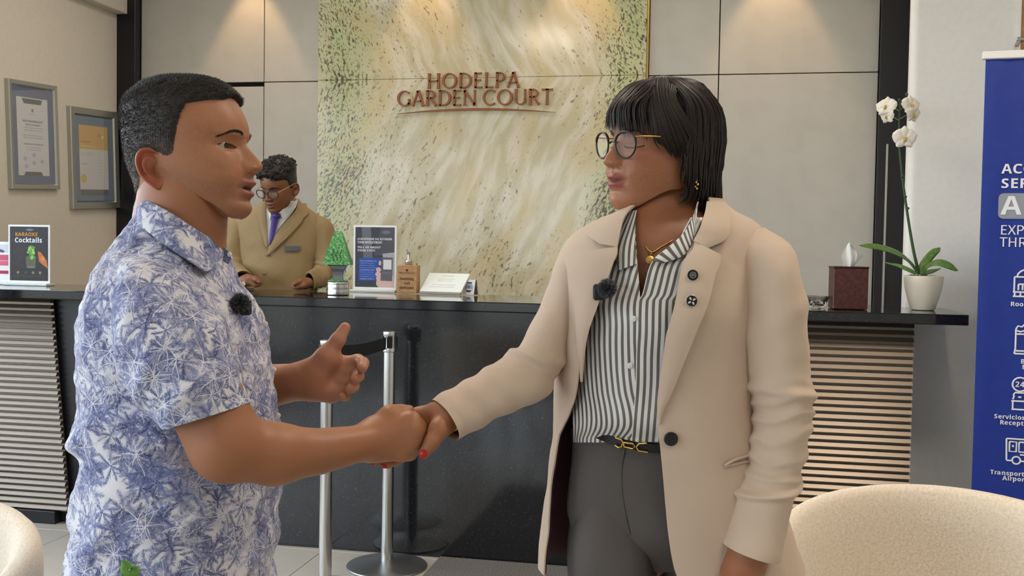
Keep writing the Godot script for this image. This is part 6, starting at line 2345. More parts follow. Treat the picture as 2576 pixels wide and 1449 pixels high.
func glasses(t: Node3D, H: Head, x: float, y: float, z: float, hw: float, hh: float, r: float, rim: Material, temple: Material, tilt := 0.0) -> void:
	var lens := mat(Color(0.96, 0.97, 0.98, 0.05), 0.02)
	lens.metallic_specular = 0.18
	lens.transparency = BaseMaterial3D.TRANSPARENCY_ALPHA
	var xf := H.xf
	var g := Node3D.new()
	g.name = "glasses"
	t.add_child(g, true)
	for sd: float in [-1.0, 1.0]:
		var wrap := Basis(Vector3.UP, -0.16 * sd) * Basis(Vector3.BACK, tilt)
		var pts := []
		var P := PackedVector3Array()
		for k in 41:
			var a := TAU * k / 40
			var yy := sin(a) * hh
			var zz := cos(a) * hw * (1.0 + 0.10 * sin(a))
			yy = signf(yy) * hh * pow(absf(yy) / hh, 0.85)
			var p := Vector3(x, y, z * sd) + wrap * Vector3(0, yy, zz)
			pts.append(xf * p)
		var b := Mb.new()
		var rr := []
		for k in 41: rr.append(Vector2(r * 0.9, r * (1.25 if sin(TAU * k / 40.0) > 0.2 else 0.8)))
		b.tube(pts.slice(0, 40) + [pts[0], pts[1]], rr, 8, false, xf.basis.x)
		part("rim", b, rim, g)
		b = Mb.new()
		var c := xf * Vector3(x, y, z * sd)
		var fr := []
		for k in 40: fr.append(pts[k].lerp(c, 0.03))
		b.fan(fr, (xf.basis * wrap * Vector3(1, 0, 0)).normalized())
		part("lens", b, lens, g)
		b = Mb.new()
		var hx := x - 0.003
		b.tube([xf * Vector3(hx, y + hh * 0.62, (z + hw * 0.98) * sd), xf * Vector3(hx - 0.006, y + hh * 0.64, (z + hw + 0.006) * sd), xf * Vector3(hx - 0.03, y + hh * 0.64, 0.0715 * sd), xf * Vector3(0.03, y + hh * 0.60, 0.0775 * sd), xf * Vector3(-0.012, y + hh * 0.5, 0.0765 * sd), xf * Vector3(-0.032, y - 0.014, 0.074 * sd)], [0.0016], 8)
		part("temple", b, temple, g)
	var bb := Mb.new()
	bb.tube([xf * Vector3(x, y + 0.004, -(z - hw) - 0.001), xf * Vector3(x + 0.003, y + 0.007, 0), xf * Vector3(x, y + 0.004, z - hw + 0.001)], [r * 0.9], 8)
	part("bridge", bb, rim, g)

func bob_hair(t: Node3D, H: Head) -> void:
	var xf := H.xf
	# the hair's body: an ellipsoid cap over the skull that falls as a curtain behind the face
	var front := 108.0
	var back := 109.0
	var side := 86.0
	var shape := func(az: float, el_or_y: float, lift: float) -> Vector3:
		# az: 0 forward, + to her left (towards the viewer); el_or_y > 1000: elevation in degrees + 1000, else height in mm
		var ca := cos(az)
		var sa := sin(az)
		var rx: float = front if ca > 0 else back
		var c := Vector3(-2, 30, 0)
		if el_or_y > 1000.0:
			var el := deg_to_rad(el_or_y - 1000.0)
			var ce := pow(maxf(cos(el), 0.0), 0.84)
			return c + Vector3(ca * (rx + lift) * ce, (101.0 + lift) * sin(el), -sa * (side + lift) * ce)
		var y := el_or_y
		var g := 1.0 - 0.10 * smoothstep(20.0, -50.0, y) + 0.06 * smoothstep(-60.0, -100.0, y)
		return Vector3(c.x + ca * (rx + lift) * g, y, -sa * (side + lift) * (1.0 - 0.03 * smoothstep(20.0, -60.0, y)))
	var b := Mb.new()
	var P := PackedVector3Array()
	var nu := 64
	var nv := 26
	for j in nv:
		for i in nu:
			var az := TAU * i / nu
			var aa := absf(wrapf(az, -PI, PI))
			# how far down the curtain reaches at this azimuth
			var low := lerpf(lerpf(74.0, 52.0, smoothstep(-0.9, 0.5, wrapf(az, -PI, PI))), -93.0, smoothstep(1.30, 1.72, aa))
			var f := float(j) / (nv - 1)
			var total := rad_to_deg(acos(clampf((low - 30.0) / 96.0, 0.0, 1.0))) + maxf(0.0, 30.0 - low) * 0.6
			var s := f * total
			var q: Vector3 = shape.call(az, 1090.0 - s, -3.0) if s < 89.9 else shape.call(az, 30.0 - (s - 90.0) / 0.6, -5.0)
			P.append(xf * (q * 0.001))
	b.grid(P, nu, nv, true)
	var hair := part("hair", b, M.hair_gloss, t, "dark brown bob with a side-swept fringe")
	# locks
	var r := RandomNumberGenerator.new()
	r.seed = 31
	var lock := func(pts: Array, w: float, th: float) -> Mb:
		var m := Mb.new()
		var c := curve_pts(pts, 18)
		var out := []
		var rr := []
		for k in 18:
			var f := k / 17.0
			out.append(xf * (c[k] * 0.001))
			var tp := minf(1.0, (1.0 - f) * 3.0 + 0.08) * minf(1.0, f * 6.0 + 0.3)
			rr.append(Vector2(w * tp, th * tp) * 0.001)
		var o: Vector3 = xf.basis * (c[2] - Vector3(0, 30, 0)).normalized()
		m.tube(out, rr, 6, false, o)
		return m
	var all := Mb.new()
	var join := func(m: Mb) -> void:
		var f := all.v.size()
		all.v.append_array(m.v); all.n.append_array(m.n); all.uv.append_array(m.uv); all.c.append_array(m.c)
		for k in m.ix: all.ix.append(f + k)
	# sides and back: from the crown down to the jaw
	for k in 760:
		var az := r.randf_range(1.40, TAU - 1.40)
		var aa := absf(wrapf(az, -PI, PI))
		var lift := r.randf_range(-3.0, 5.0)
		var end := lerpf(-58.0, -99.0, smoothstep(1.4, 2.1, aa)) + r.randf_range(-6, 8)
		if r.randf() < 0.25: end = r.randf_range(-60, 0)
		var a0 := lerpf(0.0, az, 0.45) if az < PI else lerpf(TAU, az, 0.45)
		var sw := r.randf_range(-0.10, 0.10)
		var pts := [shape.call(a0, 1082.0, lift - 4), shape.call(lerpf(a0, az, 0.6), 1058.0, lift), shape.call(az, 1030.0, lift), shape.call(az + sw * 0.5, 30.0, lift), shape.call(az + sw, lerpf(30, end, 0.5), lift), shape.call(az + sw * 1.2, lerpf(30, end, 0.85), lift + r.randf_range(-2, 2)), shape.call(az + sw * 1.1, end, lift - r.randf_range(-3, 14))]
		join.call(lock.call(pts, r.randf_range(1.4, 3.4), r.randf_range(0.9, 1.6)))
	# fringe: a deep side parting; most of it sweeps towards the viewer's side of the brow
	for k in 330:
		var f := r.randf()
		var a0 := lerpf(-1.1, 0.9, f) + r.randf_range(-0.1, 0.1)
		var a1 := lerpf(-1.5, 0.66, f) + r.randf_range(-0.1, 0.1)
		var lift := r.randf_range(-4.0, 3.0)
		var end := lerpf(56.0, 20.0, pow(f, 1.3)) + r.randf_range(-6, 9)
		if end > 30.0: end = 1000.0 + rad_to_deg(asin((end - 30.0) / 100.0))
		var pts := [shape.call(a0 * 0.4 + 0.1, 1080.0, lift - 4), shape.call(lerpf(a0, a1, 0.25), 1058.0, lift), shape.call(lerpf(a0, a1, 0.6), 1040.0, lift + 2), shape.call(a1, 1024.0, lift + 3), shape.call(a1 + 0.10, end, lift + 2)]
		join.call(lock.call(pts, r.randf_range(1.1, 2.6), r.randf_range(0.7, 1.2)))
	for k in 230:
		# long pieces that cross the temple and end beside the cheek
		var f := r.randf()
		var a1 := lerpf(0.90, 1.60, f) + r.randf_range(-0.05, 0.05)
		var lift := r.randf_range(-3.0, 4.0)
		var end := lerpf(10.0, -34.0, f) + r.randf_range(-8, 8)
		var pts := [shape.call(lerpf(0.25, 1.3, f), 1082.0, lift - 3), shape.call(lerpf(0.35, a1, 0.35 + 0.5 * f), 1060.0, lift), shape.call(lerpf(0.4, a1, 0.65), 1034.0, lift + 1), shape.call(lerpf(0.5, a1, 0.85), 1008.0, lift + 2), shape.call(a1, 18.0, lift + 1), shape.call(a1 + 0.10, end, lift - 3)]
		join.call(lock.call(pts, r.randf_range(1.1, 2.6), r.randf_range(0.7, 1.2)))
	for k in 36:
		# in front of and below the ear, curling in at the jaw
		var a1 := r.randf_range(1.46, 1.8)
		var lift := r.randf_range(-4.0, 2.0)
		var end := r.randf_range(-88, -58)
		var pts := [shape.call(a1 - 0.3, 1050.0, lift), shape.call(a1, 1010.0, lift), shape.call(a1 - 0.02, 0.0, lift), shape.call(a1 - 0.06, end * 0.5, lift), shape.call(a1 - 0.05, end * 0.85, lift - 2), shape.call(a1 - 0.16, end, lift - 6)]
		join.call(lock.call(pts, r.randf_range(1.6, 3.2), r.randf_range(0.8, 1.3)))
	tag(part("locks", all, M.hair_gloss, hair), "", "", "", "stuff")

const BLOUSE_OUTLINE := [
	[540, 1575, 1780, 0.070, 0.0], [575, 1500, 1850, 0.090, 0.0], [610, 1452, 1895, 0.108, 0.0], [660, 1432, 1905, 0.125, 0.0], [720, 1428, 1900, 0.142, 0.0], [800, 1425, 1890, 0.158, 0.0],
	[900, 1430, 1880, 0.150, 0.0], [980, 1432, 1880, 0.146, 0.0], [1050, 1434, 1885, 0.146, 0.0], [1120, 1438, 1892, 0.140, 0.0], [1250, 1430, 1925, 0.150, 0.0], [1320, 1432, 1930, 0.144, 0.0], [1400, 1462, 1900, 0.100, 0.0], [1500, 1480, 1880, 0.080, 0.0]]
const JACKET_OUTLINE := [
	[515, 1590, 1815, 0.072, 0.012], [535, 1562, 1840, 0.084, 0.010], [555, 1512, 1880, 0.098, 0.006], [580, 1468, 1908, 0.112, 0.0], [610, 1434, 1925, 0.124, 0.0], [660, 1414, 1925, 0.142, 0.0], [720, 1408, 1915, 0.160, 0.0], [800, 1405, 1905, 0.176, 0.0],
	[900, 1402, 1898, 0.170, 0.0], [1000, 1403, 1902, 0.166, 0.0], [1100, 1402, 1918, 0.168, 0.0], [1225, 1394, 1950, 0.170, 0.0], [1363, 1372, 1992, 0.168, 0.0], [1432, 1366, 2014, 0.166, 0.0], [1500, 1366, 2012, 0.166, 0.0]]

var BLOUSE := []
var JACKET := []

func woman_clothes(t: Node3D, base: Vector3) -> void:
	BLOUSE = silhouettes(BLOUSE_OUTLINE, DW)
	JACKET = silhouettes(JACKET_OUTLINE, DW)
	var P := func(px: float, py: float, d: float) -> Vector3: return at(px, py, d) - base
	var Z := cam.transform.basis.z
	var f1 := noise(83, 1.0, 2)
	# ---- blouse
	var im := Image.create_empty(64, 4, false, Image.FORMAT_RGB8)
	for i in 64:
		for j in 4: im.set_pixel(i, j, Color("dedbd9") if i < 35 else Color("5f5b50"))
	im.set_pixel(0, 0, Color("dedbd9"))
	var stripe := mat(Color.WHITE, 0.42)
	stripe.albedo_texture = ImageTexture.create_from_image(im)
	stripe.uv1_scale = Vector3(1.0 / 0.0104, 6, 1)
	stripe.rim_enabled = true
	stripe.rim = 0.2
	var fold := func(p: Vector3, s: float, py: float) -> float:
		return 0.0035 * f1.get_noise_3d(p.x * 16 + p.y * 4, p.y * 5, 0.0) + 0.003 * sin(p.x * 55.0 + 3.0 * f1.get_noise_3d(p.x * 5, p.y * 5, 2.0)) * smoothstep(860.0, 1060.0, py) + 0.0025 * sin((p.x * 0.7 + p.y) * 60.0) * exp(-pow((py - 740.0) / 70.0, 2.0))
	var VL := [[540, 1597], [600, 1600], [660, 1604], [700, 1607], [757, 1611], [845, 1607], [1000, 1601], [1110, 1592]]
	var VR := [[540, 1742], [575, 1722], [603, 1706], [645, 1652], [672, 1634], [742, 1616], [757, 1607], [845, 1603], [1000, 1597], [1110, 1588]]
	var EL := [[540, 1560], [600, 1470], [700, 1436], [1120, 1444]]
	var ER := [[540, 1790], [600, 1860], [700, 1880], [1120, 1860]]
	var lift := [[540, 0.012], [760, 0.008], [980, 0.008], [1040, 0.013], [1072, 0.012], [1100, 0.003]]
	var hemL := func(py: float) -> float: return py
	var b := Mb.new()
	panel(b, BLOUSE, DW, base, EL, VL, 548, 1112, 56, 120, lift, 0.002, 0.0, fold)
	panel(b, BLOUSE, DW, base, VR, ER, 548, 1112, 64, 120, lift, 0.002, 0.002, fold, 0.004)
	var bl := part("blouse", b, stripe, t, "white and olive striped blouse, open at the throat")
	# collar leaves
	b = Mb.new()
	var G := PackedVector3Array()
	var UV := PackedVector2Array()
	var ca := curve_pts([Vector2(1758, 508), Vector2(1738, 560), Vector2(1704, 603), Vector2(1640, 655)], 20)
	var cb := curve_pts([Vector2(1752, 560), Vector2(1744, 596), Vector2(1722, 640), Vector2(1668, 662)], 20)
	for j in 20:
		for i in 9:
			var q: Vector2 = ca[j].lerp(cb[j], i / 8.0)
			G.append(on_trunk(BLOUSE, DW, base, q.x, q.y, 0.020 + 0.008 * (1.0 - j / 19.0) + 0.003 * sin(PI * i / 8.0)))
			UV.append(Vector2(j * 0.006, i * 0.004))
	thick_sheet(b, G, 9, 20, 0.002, UV, Z)
	G = PackedVector3Array(); UV = PackedVector2Array()
	ca = curve_pts([Vector2(1601, 530), Vector2(1598, 570), Vector2(1598, 610), Vector2(1602, 664)], 20)
	cb = curve_pts([Vector2(1580, 532), Vector2(1560, 580), Vector2(1548, 630), Vector2(1556, 680)], 20)
	for j in 20:
		for i in 9:
			var q: Vector2 = cb[j].lerp(ca[j], i / 8.0)
			G.append(on_trunk(BLOUSE, DW, base, q.x, q.y, 0.016 + 0.003 * sin(PI * i / 8.0)))
			UV.append(Vector2(i * 0.0045 + j * 0.001, j * 0.004))
	thick_sheet(b, G, 9, 20, 0.002, UV, Z)
	part("collar", b, stripe, bl)
	var pearl := mat(Color("dfe6df"), 0.2)
	for q in [[1594, 802], [1585, 920], [1569, 1037]]:
		b = Mb.new()
		b.ball(on_trunk(BLOUSE, DW, base, q[0], q[1], 0.012), Vector3(0.0052, 0.0052, 0.002), cam.transform.basis, 14, 6)
		part("button", b, pearl, bl, "white shirt button")
	# ---- trousers
	var cloth := grained(Color("56504d"), 0.06, 0.88, 84, 30.0, 0.08)
	var wr3 := func(p: Vector3, a: float, py: float) -> float:
		return 0.003 * f1.get_noise_3d(p.x * 8, p.y * 8, p.z * 8) + 0.003 * sin((p.y * 0.9 + p.x * 0.7) * 55.0) * exp(-pow((py - 1330.0) / 60.0, 2.0))
	var q := torso_table(BLOUSE, DW, base, 96, 1072, 1400, 70, wr3)
	b = Mb.new()
	b.grid(q[0], 96, 70, true, false, Vector3.ZERO, q[1])
	var tr := part("trousers", b, cloth, t, "grey tailored trousers")
	for s: float in [0.0, 1.0]:
		b = Mb.new()
		var x0 := 1428.0 if s == 0.0 else 1650.0
		var x1 := 1646.0 if s == 0.0 else 1935.0
		var rings := []
		for k in [[1240, 26.0, 0.110], [1310, 8.0, 0.134], [1370, 0.0, 0.148], [1430, 0.0, 0.146], [1560, 8.0, 0.115], [1900, 40.0, 0.085], [2540, 62.0, 0.085]]:
			var c: Vector3 = P.call((x0 + x1) / 2, k[0], DW)
			var e: Vector3 = P.call(x1 - k[1] * (1.3 if s == 1.0 else 1.0), k[0], DW) - P.call((x0 + x1) / 2, k[0], DW)
			rings.append([c, e, Z * k[2]])
		var foot: Vector3 = rings[6][0]
		foot.y = 0.045
		rings[6][0] = foot
		loft(b, rings, 64, 80, no_fn, 0.86)
		part("leg", b, cloth, tr)
		b = Mb.new()
		nets(b, [[Vector3(foot.x + 0.03, 0.040, foot.z), Vector3(foot.x - 0.10, 0.032, foot.z + 0.10), 0.040, 0.030, 0.02]], 0.012)
		part("shoe", b, M.black_plastic, t)
	b = Mb.new()
	b.tube(curve_pts([on_trunk(BLOUSE, DW, base, 1571, 1128, 0.001), on_trunk(BLOUSE, DW, base, 1563, 1180, 0.001), on_trunk(BLOUSE, DW, base, 1565, 1240, 0.001), on_trunk(BLOUSE, DW, base, 1574, 1300, 0.001), on_trunk(BLOUSE, DW, base, 1584, 1345, 0.0)], 24), [0.0014], 6)
	part("fly_seam", b, cloth, tr)
	# ---- belt
	b = Mb.new()
	var BT := [[1425, 1050], [1467, 1071], [1488, 1084], [1530, 1103], [1560, 1113], [1600, 1122], [1629, 1126], [1660, 1129], [1740, 1128], [1890, 1100]]
	G = PackedVector3Array()
	for i in 60:
		var px := lerpf(1434, 1880, i / 59.0)
		var py := lerp_table(BT, px, 1)
		for k in 4:
			G.append(on_trunk(BLOUSE, DW, base, px, py - 11 + k * 7.3, 0.005))
	thick_sheet(b, G, 4, 60, 0.004, PackedVector2Array(), Z)
	var belt := part("belt", b, mat(Color("0e0d10"), 0.3), t, "narrow black belt")
	b = Mb.new()
	var S := func(px: float, py: float) -> Vector3: return on_trunk(BLOUSE, DW, base, px, py, 0.011)
	b.tube([S.call(1548, 1101), S.call(1562, 1106), S.call(1567, 1112), S.call(1564, 1124), S.call(1556, 1126), S.call(1547, 1120)], [0.0016], 8)
	b.tube([S.call(1568, 1113), S.call(1592, 1116), S.call(1597, 1122), S.call(1592, 1129), S.call(1570, 1124), S.call(1568, 1113)], [0.0016], 8)
	b.tube([S.call(1627, 1115), S.call(1608, 1116), S.call(1601, 1124), S.call(1606, 1134), S.call(1630, 1138)], [0.0016], 8)
	part("buckle", b, M.gold, belt, "gold link buckle")
	# ---- blazer
	var bz := mat(Color("cab49f"), 0.82)
	bz.rim_enabled = true
	bz.rim = 0.35
	bz.normal_enabled = true
	bz.normal_texture = noise_tex(85, 0.35, [], 256, true, 2.0)
	bz.uv1_triplanar = true
	bz.uv1_scale = Vector3.ONE * 22.0
	bz.normal_scale = 0.22
	var lining := mat(Color("7d5863"), 0.5)
	var FR := [[515, 1778], [560, 1766], [600, 1748], [645, 1724], [690, 1713], [769, 1699], [845, 1678], [897, 1671], [948, 1664], [1000, 1657], [1036, 1660], [1077, 1655], [1122, 1660], [1191, 1667], [1277, 1674], [1346, 1681], [1408, 1691], [1449, 1704], [1480, 1728], [1500, 1770]]
	var FL := [[515, 1592], [540, 1572], [600, 1557], [638, 1550], [690, 1533], [755, 1509], [845, 1478], [931, 1466], [1000, 1456], [1029, 1446], [1077, 1426], [1098, 1418], [1180, 1406], [1260, 1399], [1346, 1390], [1413, 1383], [1500, 1376]]
	var nu := 150
	var nv := 130
	var J := PackedVector3Array()
	var JI := PackedVector3Array()
	for j in nv:
		var py := lerpf(505, 1428, j / (nv - 1.0))
		var k := trunk_at(JACKET, DW, base, py)
		var tR := edge_angle(k, base, FR)
		var tL := edge_angle(k, base, FL)
		for i in nu:
			# spend half of the columns on the front that faces the viewer
			var s := i / (nu - 1.0)
			var a: float
			if s < 0.45: a = lerpf(tR, 0.0, s / 0.45)
			elif s < 0.85: a = lerpf(0.0, -PI, (s - 0.45) / 0.4)
			else: a = lerpf(-PI, tL - TAU, (s - 0.85) / 0.15)
			var ca2 := cos(a)
			var sa2 := sin(a)
			var dv: Vector3 = k[1] * ca2 + k[2] * sa2
			var n: Vector3 = (k[1].normalized() * (ca2 / k[1].length()) + k[2].normalized() * (sa2 / k[2].length())).normalized()
			var p: Vector3 = k[0] + dv
			var wv := 0.0045 * f1.get_noise_3d(p.x * 6, p.y * 5, p.z * 6) + 0.0012 * f1.get_noise_3d(p.x * 20, p.y * 16, p.z * 20)
			wv += 0.006 * exp(-pow((s - 0.38) / 0.03, 2.0)) * exp(-pow((py - 720.0) / 90.0, 2.0))
			wv -= 0.005 * exp(-pow((s - 0.31) / 0.03, 2.0)) * exp(-pow((py - 760.0) / 120.0, 2.0))
			J.append(p + n * (0.008 + wv))
			JI.append(p + n * (0.0045 + wv))
	b = Mb.new()
	thick_sheet(b, J, nu, nv, 0.0028)
	var jacket := part("blazer", b, bz, t, "beige blazer with notched lapels")
	b = Mb.new()
	b.grid(JI, nu, nv, false, false)
	for k in b.n.size(): b.n[k] = b.n[k]
	part("lining", b, lining, jacket, "dark plum lining")
	# lapels
	b = Mb.new()
	var LO := [[600, 1790], [639, 1812], [693, 1799], [762, 1782], [831, 1754], [914, 1720], [1000, 1685], [1026, 1671], [1066, 1661]]
	var LI := [[600, 1749], [624, 1735], [645, 1723], [690, 1712], [769, 1698], [845, 1677], [897, 1670], [948, 1663], [1000, 1656], [1066, 1656]]
	var lapR := [[600, 0.015], [650, 0.021], [900, 0.021], [1040, 0.016], [1066, 0.011]]
	panel_skew(b, base, LI, LO, [1747, 607], [1812, 641], 1066, 18, 60, lapR, 0.003)
	part("lapel", b, bz, jacket)
	b = Mb.new()
	var RO := [[600, 1470], [634, 1464], [655, 1453], [707, 1447], [780, 1448], [860, 1452], [930, 1460], [960, 1462]]
	var RI := [[600, 1557], [638, 1550], [690, 1533], [755, 1509], [845, 1478], [931, 1466], [960, 1464]]
	panel_skew(b, base, RO, RI, [1464, 633], [1553, 622], 960, 18, 60, [[600, 0.015], [660, 0.021], [900, 0.018], [960, 0.011]], 0.003)
	part("lapel", b, bz, jacket)
	# collar leaves over the shoulders, round the neck
	for side in 2:
		b = Mb.new()
		G = PackedVector3Array()
		var inn: Array
		var outr: Array
		if side == 0:
			inn = curve_pts([Vector2(1780, 508), Vector2(1772, 540), Vector2(1760, 575), Vector2(1745, 605)], 20)
			outr = curve_pts([Vector2(1834, 524), Vector2(1836, 548), Vector2(1829, 597), Vector2(1781, 624)], 20)
		else:
			inn = curve_pts([Vector2(1592, 518), Vector2(1572, 545), Vector2(1561, 580), Vector2(1553, 622)], 20)
			outr = curve_pts([Vector2(1572, 522), Vector2(1535, 545), Vector2(1482, 588), Vector2(1509, 613)], 20)
		for j in 20:
			for i in 12:
				var w: Vector2 = inn[j].lerp(outr[j], i / 11.0)
				var f := j / 19.0
				G.append(on_trunk(JACKET, DW, base, w.x, w.y, 0.018 + 0.010 * (1.0 - f) * (1.0 - i / 11.0) + 0.003 * sin(PI * i / 11.0)))
		thick_sheet(b, G, 12, 20, 0.0035, PackedVector2Array(), Z)
		part("collar", b, bz, jacket)
	# the collar behind the neck
	b = Mb.new()
	G = PackedVector3Array()
	for i in 24:
		var a := lerpf(-0.25, PI + 0.25, i / 23.0)
		for k in 5:
			var cc: Vector3 = P.call(1688, 512 + k * 9.0, DW + 0.012)
			G.append(cc + cam.transform.basis.x * cos(a) * (0.070 + k * 0.004) - Z * sin(a) * (0.072 + k * 0.004))
	thick_sheet(b, G, 5, 24, 0.004)
	part("collar", b, bz, jacket)
	# sleeves
	var ring := func(l: Array, r: Array, d: float, hh: float) -> Array:
		var a: Vector3 = P.call(l[0], l[1], d)
		var e: Vector3 = P.call(r[0], r[1], d)
		return [(a + e) / 2, (e - a) / 2, Z * hh]
	var wrs := func(p: Vector3, a: float, run: float) -> float:
		var d := 0.0035 * f1.get_noise_3d(p.x * 10, p.y * 10, p.z * 10)
		var low := smoothstep(0.24, 0.32, run) * (1.0 - smoothstep(0.43, 0.46, run))
		d += 0.0055 * low * pow(0.5 + 0.5 * sin(run * 210.0 + 2.5 * sin(a) + 4.0 * f1.get_noise_3d(p.x * 9, p.y * 7, p.z * 9)), 1.5)
		d += 0.008 * exp(-pow((run - 0.285 - 0.012 * cos(a)) / 0.008, 2.0)) + 0.010 * exp(-pow((run - 0.452 + 0.014 * cos(a)) / 0.007, 2.0))
		d += 0.004 * exp(-pow((run - 0.17 + 0.02 * cos(a)) / 0.02, 2.0))
		return d
	b = Mb.new()
	var rings := [ring.call([1838, 590], [1925, 572], 1.755, 0.03), ring.call([1852, 640], [1990, 622], 1.722, 0.056), ring.call([1864, 724], [2012, 705], 1.702, 0.066), ring.call([1868, 845], [2029, 825], 1.695, 0.064), ring.call([1888, 985], [2034, 965], 1.690, 0.060),
		ring.call([1894, 1064], [2036, 1050], 1.685, 0.059), ring.call([1879, 1165], [2014, 1165], 1.675, 0.056), ring.call([1856, 1232], [1992, 1262], 1.655, 0.054), ring.call([1840, 1300], [1975, 1338], 1.642, 0.055), ring.call([1822, 1361], [1958, 1402], 1.632, 0.057), ring.call([1825, 1358], [1955, 1398], 1.632, 0.054), ring.call([1842, 1310], [1970, 1345], 1.642, 0.052)]
	loft(b, rings, 72, 190, wrs)
	part("sleeve", b, bz, jacket)
	b = Mb.new()
	var wr4 := func(p: Vector3, a: float, run: float) -> float:
		return 0.004 * f1.get_noise_3d(p.x * 9, p.y * 9, p.z * 9) + 0.006 * exp(-pow((run - 0.225 + 0.02 * cos(a)) / 0.010, 2.0)) + 0.005 * exp(-pow((run - 0.255 + 0.03 * sin(a)) / 0.012, 2.0)) * (0.5 - 0.5 * cos(a)) - 0.004 * exp(-pow((run - 0.24) / 0.008, 2.0)) + 0.0015 * sin(run * 130.0 + 2.0 * cos(a)) * smoothstep(0.27, 0.32, run)
	rings = [ring.call([1432, 604], [1500, 650], 1.83, 0.045), ring.call([1398, 655], [1490, 700], 1.80, 0.058), ring.call([1370, 738], [1468, 765], 1.775, 0.060), ring.call([1342, 802], [1440, 850], 1.752, 0.058), ring.call([1306, 872], [1404, 950], 1.728, 0.054), ring.call([1270, 900], [1372, 1000], 1.712, 0.051), ring.call([1208, 934], [1290, 1034], 1.685, 0.047), ring.call([1150, 968], [1214, 1072], 1.662, 0.043), ring.call([1096, 1000], [1146, 1100], 1.643, 0.040), ring.call([1100, 1000], [1148, 1096], 1.643, 0.038), ring.call([1150, 972], [1206, 1066], 1.662, 0.040)]
	var X := cam.transform.basis.x
	for k in [8, 9]: rings[k][2] += X * 0.018
	rings[7][2] += X * 0.008
	loft(b, rings, 64, 150, wr4)
	part("sleeve", b, bz, jacket)
	b = Mb.new()
	var cl := [ring.call([1103, 1002], [1149, 1094], 1.643, 0.0370), ring.call([1140, 980], [1190, 1070], 1.657, 0.038)]
	cl[0][2] += X * 0.017
	loft(b, cl, 48, 10)
	part("cuff_lining", b, lining, jacket, "patterned plum cuff lining")
	b = Mb.new()
	var br := []
	for k in 41:
		var a := TAU * k / 40
		var c0: Vector3 = P.call(1132, 1046, 1.642)
		br.append(c0 + (P.call(1121, 1004, 1.642) - c0) * cos(a) * 0.86 + (Z * 0.031 + X * 0.012) * sin(a))
	b.tube(br, [0.0014], 6, false)
	part("bracelet", b, M.gold, t, "thin gold bracelet")
	# pocket welt, button, pins
	b = Mb.new()
	b.tube(curve_pts([on_trunk(JACKET, DW, base, 1824, 1170, 0.012), on_trunk(JACKET, DW, base, 1850, 1156, 0.014), on_trunk(JACKET, DW, base, 1884, 1146, 0.014)], 12), [Vector2(0.003, 0.0022)], 8)
	b.tube(curve_pts([on_trunk(JACKET, DW, base, 1826, 1173, 0.011), on_trunk(JACKET, DW, base, 1854, 1166, 0.012), on_trunk(JACKET, DW, base, 1884, 1160, 0.012)], 12), [Vector2(0.003, 0.0018)], 8)
	part("pocket", b, bz, jacket)
	var bt := on_trunk(JACKET, DW, base, 1688, 1104, 0.0125)
	b = Mb.new()
	b.lathe([Vector2(0, 0), Vector2(0.0105, 0), Vector2(0.0112, 0.0015), Vector2(0.0108, 0.0034), Vector2(0.0090, 0.0036), Vector2(0.0078, 0.0026), Vector2(0, 0.0024)], 28, bt, cam.transform.basis * Basis(Vector3.RIGHT, PI / 2))
	part("button", b, M.black_plastic, jacket, "large black button")
	pin(t, on_trunk(JACKET, DW, base, 1744, 692, 0.0345), 0)
	pin(t, on_trunk(JACKET, DW, base, 1742, 757, 0.0345), 1)
	# necklace
	b = Mb.new()
	var ch := curve_pts([P.call(1606, 556, DW - 0.052), P.call(1612, 590, DW - 0.082), P.call(1624, 620, DW - 0.103), P.call(1640, 634, DW - 0.112), P.call(1662, 622, DW - 0.110), P.call(1692, 604, DW - 0.095), P.call(1716, 585, DW - 0.075)], 60)
	for k in 60:
		b.ball(ch[k], Vector3(0.0017, 0.0015, 0.0017), Basis.IDENTITY, 6, 5)
	b.tube([P.call(1640, 634, DW - 0.113), P.call(1636, 643, DW - 0.117)], [0.0016], 6)
	b.lathe([Vector2(0, 0), Vector2(0.0068, 0), Vector2(0.0072, 0.0008), Vector2(0.0066, 0.0016), Vector2(0, 0.0016)], 20, P.call(1635, 654, DW - 0.119), cam.transform.basis * Basis(Vector3.RIGHT, PI / 2 - 0.2))
	part("necklace", b, M.gold, t, "gold chain with a round pendant")
	var fm: Vector3 = on_trunk(JACKET, DW, base, 1527, 726, 0.034)
	fur_mic(Vector3(), t, fm, 0.0125, on_trunk(JACKET, DW, base, 1506, 735, 0.026), "furry grey microphone clipped to the woman's blazer lapel")

func edge_angle(k: Array, base: Vector3, edge: Array) -> float:
	# the angle round a trunk's row at which an edge (rows [py, px] as seen) lies
	var x := -1.0
	var c := 0.0
	for it in 6:
		c = clampf(c if it > 0 else 0.0, -1.0, 1.0)
		var p: Vector3 = k[0] + k[1] * c + k[2] * sqrt(1.0 - c * c)
		var seen := px_of(p + base)
		x = lerp_table(edge, seen.y, 1)
		c += (x - seen.x) / k[4] * 0.93
	return acos(clampf(c, -1.0, 1.0))

